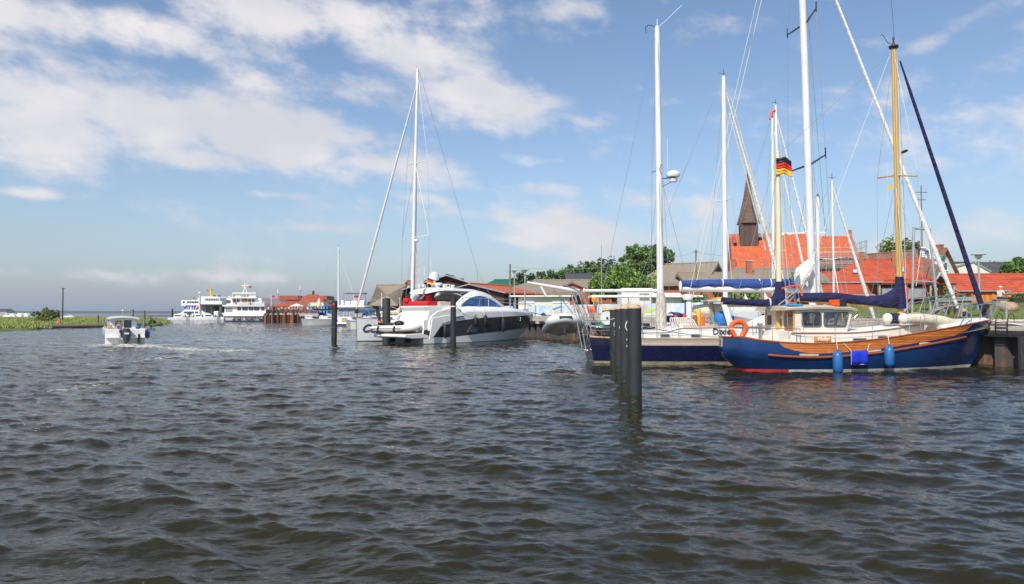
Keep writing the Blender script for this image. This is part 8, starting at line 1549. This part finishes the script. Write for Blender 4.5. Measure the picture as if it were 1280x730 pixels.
# ------------------------------------------------------------------ poles and wires
def pole(name, label, px, Y, ty, r, mat, cat='pole', arms=()):
    x = X(px, Y); zb = land_z(x, Y) if Y < 130 and px > 450 else .4; t = thing(name, label, cat, (x, Y, zb-.2)); h = Z(ty, Y)-zb+.2; MB().tube([(0, 0, 0), (0, 0, h)], [r, r*.75], 8).build('shaft', mat, t, smooth=True)
    for (dz, w) in arms: MB().box(-w, w, -.05, .05, h-dz-.05, h-dz+.05).build('cross_arm', mat, t)
    return t, (x, Y, Z(ty, Y))
p1 = pole('utility_pole', 'wooden utility pole at the left end of the kiosk, before the trees', 637.5, 78, 330, .13, 'oldpile', 'utility pole')
p2 = pole('utility_pole', 'wooden utility pole beside the pointed thatched barn', 870.5, 82, 312, .12, 'oldpile', 'utility pole', [(.25, .3)])
p3 = pole('utility_pole', 'tall thin utility pole behind the brown roof beside the church', 1154, 96, 232, .10, 'oldpile', 'utility pole', [(.9, .75), (1.9, .6)])
p4 = pole('flagpole', 'thin grey flagpole in front of the dark trees', 752, 72, 306, .045, 'galv', 'flagpole')
pole('flagpole', 'short pale pole above the thatch near the first lamps', 670, 84, 341, .05, 'galv', 'flagpole')
MB().tube([Vector(p1[1]).lerp(Vector(p2[1]), k/20)-Vector((0, 0, .9*4*(k/20)*(1-k/20)+.3)) for k in range(21)], .022, 4).build('overhead_wire', 'wire', None, label='overhead wire strung from the kiosk pole to the barn pole', cat='wire')
MB().tube([Vector(p2[1]).lerp(Vector((X(1300, 92), 92, Z(317, 92))), k/20)-Vector((0, 0, 1.6*4*(k/20)*(1-k/20)+.3)) for k in range(21)], .022, 4).build('overhead_wire', 'wire', None, label='overhead wire running from the barn pole past the church to the right', cat='wire')
pole('lamp_post', 'tall slim lamp post standing behind the bushes on the grassy spit', 78.3, 150, 360, .14, 'darkpile', 'lamp post', [(.1, .35)])
pole('marker_post', 'thin pole left of the round bush on the spit', 41.5, 210, 386, .10, 'galv', 'post')
# steel H frame pylon on the lawn with flags
t = thing('flag_gantry', 'grey tubular gantry of two uprights and crossbars on the lawn', 'gantry', (X(1157, 42), 42, land_z(X(1157, 42), 42))); zb = t.location.z; z = lambda py: Z(py, 42)-zb; xx = lambda px: X(px, 42)-X(1157, 42)
MB().tube([(xx(1140), 0, 0), (xx(1144), 0, z(284))], .075, 8).build('upright', 'galv', t, smooth=True); MB().tube([(xx(1172.5), 0, 0), (xx(1163.5), 0, z(286))], .075, 8).build('upright', 'galv', t, smooth=True)
MB().tube([(xx(1143), 0, z(285.5)), (xx(1164), 0, z(287))], .06, 8).build('crossbar', 'galv', t); MB().tube([(xx(1142), 0, z(351.5)), (xx(1171), 0, z(352.5))], .05, 8).build('crossbar', 'galv', t)
fl = thing('white_flag', 'white flag with small blue emblem waving beside the gantry', 'flag', (X(1153, 43), 43, Z(309.5, 43))); flag(fl, (0, 0, 0), 1.0, .62, 'white', 'cloth', .1, 4); MB().sph((.28, -.04, -.25), (.10, .012, .07), 8, 5).build('blue_emblem', 'blue', fl); MB().tube([(.0, 0, .05), (-.35, 0, -2.3)], .02, 5).build('staff', 'plastic', fl)
fl = thing('coloured_flag', 'white flag with green and violet shapes beside the brick chimney', 'flag', (X(1168, 44), 44, Z(318.5, 44))); flag(fl, (0, 0, 0), .78, .55, 'green', 'cloth', .1, 6); MB().tube([(.0, 0, .35), (-.75, 0, -2.6)], .02, 5).build('staff', 'redpaint', fl)

# ------------------------------------------------------------------ lawn furniture, rocks, people
def rock(label, px, Y, w, h, seed, mat='rockp', name='boulder'):
    x = X(px, Y); z0 = land_z(x, Y); rs = np.random.RandomState(seed); mb = MB(); n, m = 16, 9; rings = []
    for j in range(m+1):
        th = min(max(math.pi*j/m, .05), math.pi-.05); rings.append([(w*math.sin(th)*math.cos(a_)*(1+.16*math.sin(3*a_+seed)+.08*math.sin(7*a_+j)), w*.8*math.sin(th)*math.sin(a_)*(1+.1*math.cos(2*a_+seed)), h*.45-h*.62*math.cos(th)*(1+.12*math.sin(2*a_+seed))) for a_ in [2*math.pi*k/n for k in range(n)]])
    o = mb.loft(rings).build(name, mat, None, True, label=label, cat='boulder', group='boulders on the lawn'); o.location = (x, Y, z0-.05); return o
rock('large pink boulder on the lawn below the orange cottage', 1262, 41, .47, .52, 1); rock('tan boulder on the lawn by the bench, behind the pulpit', 1202, 40, .36, .42, 2, pm('tan_granite', (.42, .32, .23), .85, var=.25, scale=5, bump=.8)); rock('rounded pale boulder on the lawn near the varnished mast', 1144, 38, .5, .42, 3, pm('dark_tan_granite', (.34, .25, .19), .85, var=.25, scale=5, bump=.8))
for i, (px, lab) in enumerate(((1187, 'grey park bench on the lawn left of the furled navy sail'), (1211, 'second grey park bench on the lawn just left of the disc lamp pole'))):
    Y = 43.; x = X(px, Y); z0 = land_z(x, Y)
    if i == 0:
        bch = thing('park_bench', lab, 'bench', (x, Y, z0), R(6), 'park benches on the lawn'); 
        MB().box(-.55, .55, -.2, .25, .42, .46).build('seat', 'galv', bch); MB().box(-.55, .55, .25, .28, .60, .82).build('backrest', 'galv', bch)
        for sx in (-.45, .45):
            MB().box(sx-.04, sx+.04, -.18, .26, 0, .42).build('leg', 'galv', bch)
    else: dup(bch, (x, Y, z0), R(-4), lab)
tb2 = thing('picnic_table', 'dark picnic table beside the tan boulder on the lawn', 'table', (X(1216, 39), 39, land_z(X(1216, 39), 39))); MB().box(-1.1, 1.1, -.35, .35, .68, .74).build('tabletop', 'driftw', tb2)
for sx in (-.8, .8): MB().box(sx-.05, sx+.05, -.3, .3, 0, .68).build('leg', 'driftw', tb2)
for i, (px, Y) in enumerate(((1258, 33.5), (1163, 36), (1226, 36))):
    x = X(px, Y); zb = land_z(x, Y); MB().tube([(x, Y, zb-.2), (x, Y, Z(378, Y) if i == 0 else zb+.95)], .055, 8).build('post', 'galv', None, True, label=('thick grey steel post near the pink boulder', 'low grey post behind the pulpit rails, left', 'low grey post at the quay path below the lamp')[i], cat='post', group='grey posts by the path')
seatx, seaty = X(1250, 46), 46.0; stz = land_z(seatx, seaty)
t = thing('seat_block', 'low seat under the white haired man on the lawn', 'seat', (seatx, seaty, stz)); MB().box(-.35, .35, -.22, .22, 0, .40).build('block', 'greywood', t, bevel=.02); MB().box(-.4, .4, -.26, .26, .403, .44).build('top_board', 'greywood', t)
person('white haired man in a pale shirt sitting on the lawn before the orange cottage', (seatx, seaty, stz+.0), R(-70), 'sit', 'shirtw', 'jeans', 'hairg', 1.72)
x, Y = X(1168.5, 52), 52.; person('bare armed man in dark clothes walking beside the gantry upright', (x, Y, land_z(x, Y)), R(80), 'walk', flat('cloth_dark', (.02, .025, .04)) and 'cloth_dark', 'jeans', 'hairb', 1.72)
x, Y = X(1133, 50), 50.; person('person in pink clothes standing behind the railing near the varnished mast', (x, Y, land_z(x, Y)), R(200), 'stand', 'pink', 'pink', 'hairb', 1.6)
# information board on the quay
t = thing('quay_sign', 'white sign plate with black letters on the quay edge at far right', 'sign', (X(1273, 30.6), 30.6, Z(407, 30.6)), math.atan2(QU.y, QU.x)+math.pi-R(30)); MB().box(-.42, .42, -.02, .02, -.09, .09).build('plate', 'plaster', t); text('lettering', 'VM 12.5', .13, (0, -.024, 0), (math.pi/2, 0, 0), 'blackp', t, .003)
MB().box(-.03, .03, -.0, .04, -.35, -.09).build('bracket', 'galv', t)
# hedges
def hedge(label, a, b, Y, h, w, seed, mat='leafy', n=2600):
    x0, x1 = X(a, Y), X(b, Y); zb = land_z((x0+x1)/2, Y); t = thing('hedge', label, 'hedge', ((x0+x1)/2, Y, zb), 0, 'clipped hedges'); L = (x1-x0)/2
    MB().box(-L*.95, L*.95, -w*.35, w*.35, 0, h*.6).build('inner_twigs', flat('hedge_twigs', (.03, .035, .015)), t)
    rs = np.random.RandomState(seed); bl = [(-L+2*L*(k+.5)/10, 0, h*.5, L/9, w*.5, h*.52) for k in range(10)]; leaves('foliage', bl, n, .09, mat, t, seed)
hedge('clipped green hedge left of the orange cottage', 1160, 1212, 62, .85, 1.0, 1, n=4200); hedge('clipped hedge in front of the annex at the right edge', 1262, 1300, 60, .85, 1.0, 2, n=2600)
t = thing('garden_fence', 'orange board fence in front of the orange cottage wall', 'fence', (X(1228, 64), 64, land_z(X(1228, 64), 64))); MB().box(-.9, 2.7, 0, .06, .1, .85).build('boards', 'orangewood', t); [MB().box(x-.06, x+.06, -.03, .1, 0, .95).build('post', 'orangewood', t) for x in (-.9, 1, 2.7)]
# pergola row behind the gantry
t = thing('garden_shelter', 'low dark roofed garden shelter behind the gantry', 'shelter', (X(1150, 62), 62, land_z(X(1150, 62), 62))); MB().box(-3.6, 3.2, 0, 2, 1.75, 1.9).build('roof', 'brownwood', t); MB().box(-3.5, 3.1, 1.8, 1.9, 0, 1.75).build('back_wall', 'orangewood', t); [MB().box(x-.06, x+.06, .05, .17, 0, 1.75).build('post', 'greywood', t) for x in (-3.4, -1.2, 1, 3)]
for sx in (-2.3, -.1): MB().box(sx-.8, sx+.8, .3, .35, .55, 1.5).build('wicker_panel', 'galv', t)

# ------------------------------------------------------------------ trees
T = tree
def tr(label, px, Y, ty, w, mat, n, seed, size=.25, base=.12, lobes=9, zb=None, name='tree'):
    x = X(px, Y); zb = land_z(x, Y) if zb is None else zb; T(label, x, Y, zb, Z(ty, Y)-zb, w*Y/F/1.62, mat, int(n*1.25), size, seed, base, lobes, name=name)
tr('tall green tree with open crown left of the white mizzen mast', 806, 96, 304, 62, 'leaf', 9000, 1, .22, .1, 12)
tr('bright green bushy tree in front, below the tall open crown', 779, 84, 331, 76, 'leafl', 8500, 2, .18, .05, 12)
tr('dense green tree between the mizzen mast and the thatched barn', 822, 104, 312, 44, 'leaf', 5500, 3, .22, .1, 10)
tr('dark rounded tree right of the flagpole', 764, 132, 322, 56, 'leafd', 5200, 4, .26, .1, 10)
tr('large green tree above the brown roof ridge', 735, 128, 326, 48, 'leaf', 5600, 5, .26, .1, 10)
tr('mid green tree behind the wide brown roof', 712, 126, 332, 42, 'leaf', 4600, 6, .26, .1, 9)
tr('green tree left of centre behind the thatch', 690, 126, 334, 38, 'leafd', 4200, 7, .26, .1, 9)
tr('green tree at the left end of the tree line', 655, 122, 337, 36, 'leafd', 4200, 8, .26, .1, 9)
tr('small tree behind the thatched house by the lamps', 673, 118, 336, 30, 'leaf', 3200, 9, .24, .1, 8)
tr('olive green round tree above the long brown roof', 1121, 150, 290, 44, 'leafy', 6000, 10, .30, .2, 12)
tr('olive tree right of the varnished mast above the brown roof', 1140, 152, 300, 40, 'leafy', 4200, 11, .30, .2, 10)
tr('green tree at the right edge above the charcoal roof', 1280, 84, 322, 46, 'leaf', 5200, 12, .2, .1, 10)
tr('low trees behind the white hall', 1240, 150, 324, 40, 'leaf', 2600, 13, .28, .1, 8)
tr('bush in the gap under the church choir', 1053, 88, 333, 26, 'leafl', 2000, 14, .16, .05, 7)
tr('green bush below the nave roof near the bundled sail', 1002, 76, 338, 34, 'leafl', 2600, 15, .15, .05, 8)
tr('green bush below the blue boom left of the navy cover', 930, 62, 366, 46, 'leafl', 3000, 16, .12, .02, 8)
tr('small green bush right of the ketch windscreen wall', 866, 62, 372, 32, 'leaf', 2000, 17, .12, .02, 7)
tr('dark green tree behind the boathouse gable', 560, 120, 342, 26, 'leafd', 2200, 18, .22, .1, 8)
tr('green tree behind the brown boathouse right of its gable', 575, 124, 345, 24, 'leaf', 2000, 19, .22, .1, 8)
tr('dark green tree behind the orange pantile roof', 530, 150, 350, 34, 'leafd', 2600, 20, .28, .1, 8)
tr('small dark tree behind the flybridge boat', 463, 150, 376, 18, 'leafd', 1300, 21, .22, .05, 6, zb=2)
tr('green shrub left of the thatched hut', 473, 140, 380, 16, 'leaf', 1100, 22, .2, .05, 6, zb=2)
tr('conifer shaped shrub in front of the white gable wall', 1160, 70, 345, 26, 'leafd', 2600, 23, .13, .05, 9)
tr('green garden shrub at the foot of the gantry', 1178, 66, 362, 24, 'leaf', 1500, 24, .12, .03, 7)
tr('round green bush on the spit left of the lamp post', 62, 140, 384, 22, 'leafy', 2600, 25, .2, .03, 9, zb=.4, name='bush')
tr('low bush on the spit at the left of the round bush', 48, 145, 389.5, 13, 'leaf', 1500, 26, .2, .03, 7, zb=.4, name='bush')
tr('tall reed clump at the tip of the spit right of the posts', 189, 104, 399, 11, 'leafl', 900, 27, .10, .02, 5, zb=.1, name='bush')
# ------------------------------------------------------------------ left spit: log, buoy, distant harbour
g0, g1 = G(50, 410.8), G(126, 409.4); MB().tube([(g0.x, g0.y+.3, .22), (g1.x, g1.y+.3, .24)], .33, 10).build('long_log', 'oldpile', None, True, label='long grey timber log edging the grassy spit', cat='log')
g0, g1 = G(44, 411.5), G(54, 410.5); MB().tube([(g0.x, g0.y, .05), (g1.x, g1.y+.5, .35)], .22, 8).build('short_log', 'oldpile', None, True, label='short tilted timber end at the left tip of the long log', cat='log')
g0, g1 = G(127, 408.8), G(196, 406.8); MB().prismz([(g0.x, g0.y+.6), (g1.x, g1.y+.6), (g1.x, g1.y+2.2), (g0.x, g0.y+2.2)], -.3, .42).build('concrete_edge', 'concrete', None, label='low grey concrete edge of the spit behind the small boat', cat='kerb')
g = G(72.5, 407.8); MB().sph((g.x, g.y+.2, .62), (.33, .33, .30), 14, 10).build('buoy', 'orange', None, True, label='round orange buoy lying on the grass behind the log', cat='buoy')
for i, (px, py, w_) in enumerate(((190, 407.5, .7), (193.5, 407.2, .6), (197, 406.9, .8))):
    g = G(px, py); o = MB().sph((0, 0, .1), (w_, w_*.7, .32), 10, 6).build('shore_rock', 'stone', None, True, label=('left', 'middle', 'right')[i]+' dark rock at the outer tip of the spit', cat='rock', group='rocks at the tip of the spit'); o.location = (g.x, g.y, 0); o.rotation_euler = (.1, .1, i)
house('harbour_office', 'grey boxy building far away at the left edge', 6, 330, 0, 5.5, 5, 389, 386.5, 'galv', 'tile_gr', base=.3, cat='building', gutter=False, over=.1)
rnd = random.Random(8)
db = None
for i, (px, w_) in enumerate(((12, 2.6), (16, 3), (20.5, 2.4), (25, 3.4), (29, 2.8), (33.5, 3.2), (38, 2.5), (81, 1.6), (88, 2.2))):
    Y = 320. if px < 60 else 260; lab = 'far white boat number' if False else 'tiny distant %s boat, %s' % (('white', 'cream', 'white', 'white', 'pale', 'white', 'blue', 'white', 'white')[i], ('first from the left in the far marina', 'second from the left in the far marina', 'third from the left in the far marina', 'fourth from the left in the far marina', 'fifth from the left in the far marina', 'sixth from the left in the far marina', 'last of the far marina near the bush', 'just right of the lamp post', 'covered, right of the lamp post')[i])
    if db is None:
        db = thing('distant_boat', lab, 'boat', (X(px, Y), Y, .2), 0, 'boats in the far marina'); MB().loft([[(x, -w, 0), (x, -w*1.1, .9), (x, w*1.1, .9), (x, w, 0)] for x, w in ((-2.4, .8), (1, .9), (2.6, .05))]).build('hull', 'gelcoat', db); MB().loft([[(-1.5, -.7, .9), (1, -.7, .9), (1, .7, .9), (-1.5, .7, .9)], [(-1.2, -.6, 1.7), (.4, -.6, 1.7), (.4, .6, 1.7), (-1.2, .6, 1.7)]]).build('cabin', 'gelcoat', db); MB().box(-1.0, .3, -.72, -.6, 1.1, 1.5).build('window', 'glass', db)
    else: dup(db, (X(px, Y), Y, .2), rnd.uniform(-.6, .6)+math.pi*(i % 2), lab, w_/3.0)
for i, px in enumerate((102, 107.5)): pass

# ================================================================== the air between here and the far shore
hz_ = bpy.data.materials.new('thin_haze'); hz_.use_nodes = True; t_ = hz_.node_tree; t_.nodes.clear()
o_ = t_.nodes.new('ShaderNodeOutputMaterial'); v_ = t_.nodes.new('ShaderNodeVolumePrincipled'); v_.inputs['Color'].default_value = (.72, .80, .92, 1); v_.inputs['Density'].default_value = .00016; v_.inputs['Anisotropy'].default_value = .2
t_.links.new(v_.outputs[0], o_.inputs['Volume'])
MB().box(-9500, 9500, -60, 9500, -4, 60).build('haze', hz_, None, kind='stuff', label='thin bluish sea haze over the whole harbour', cat='haze')
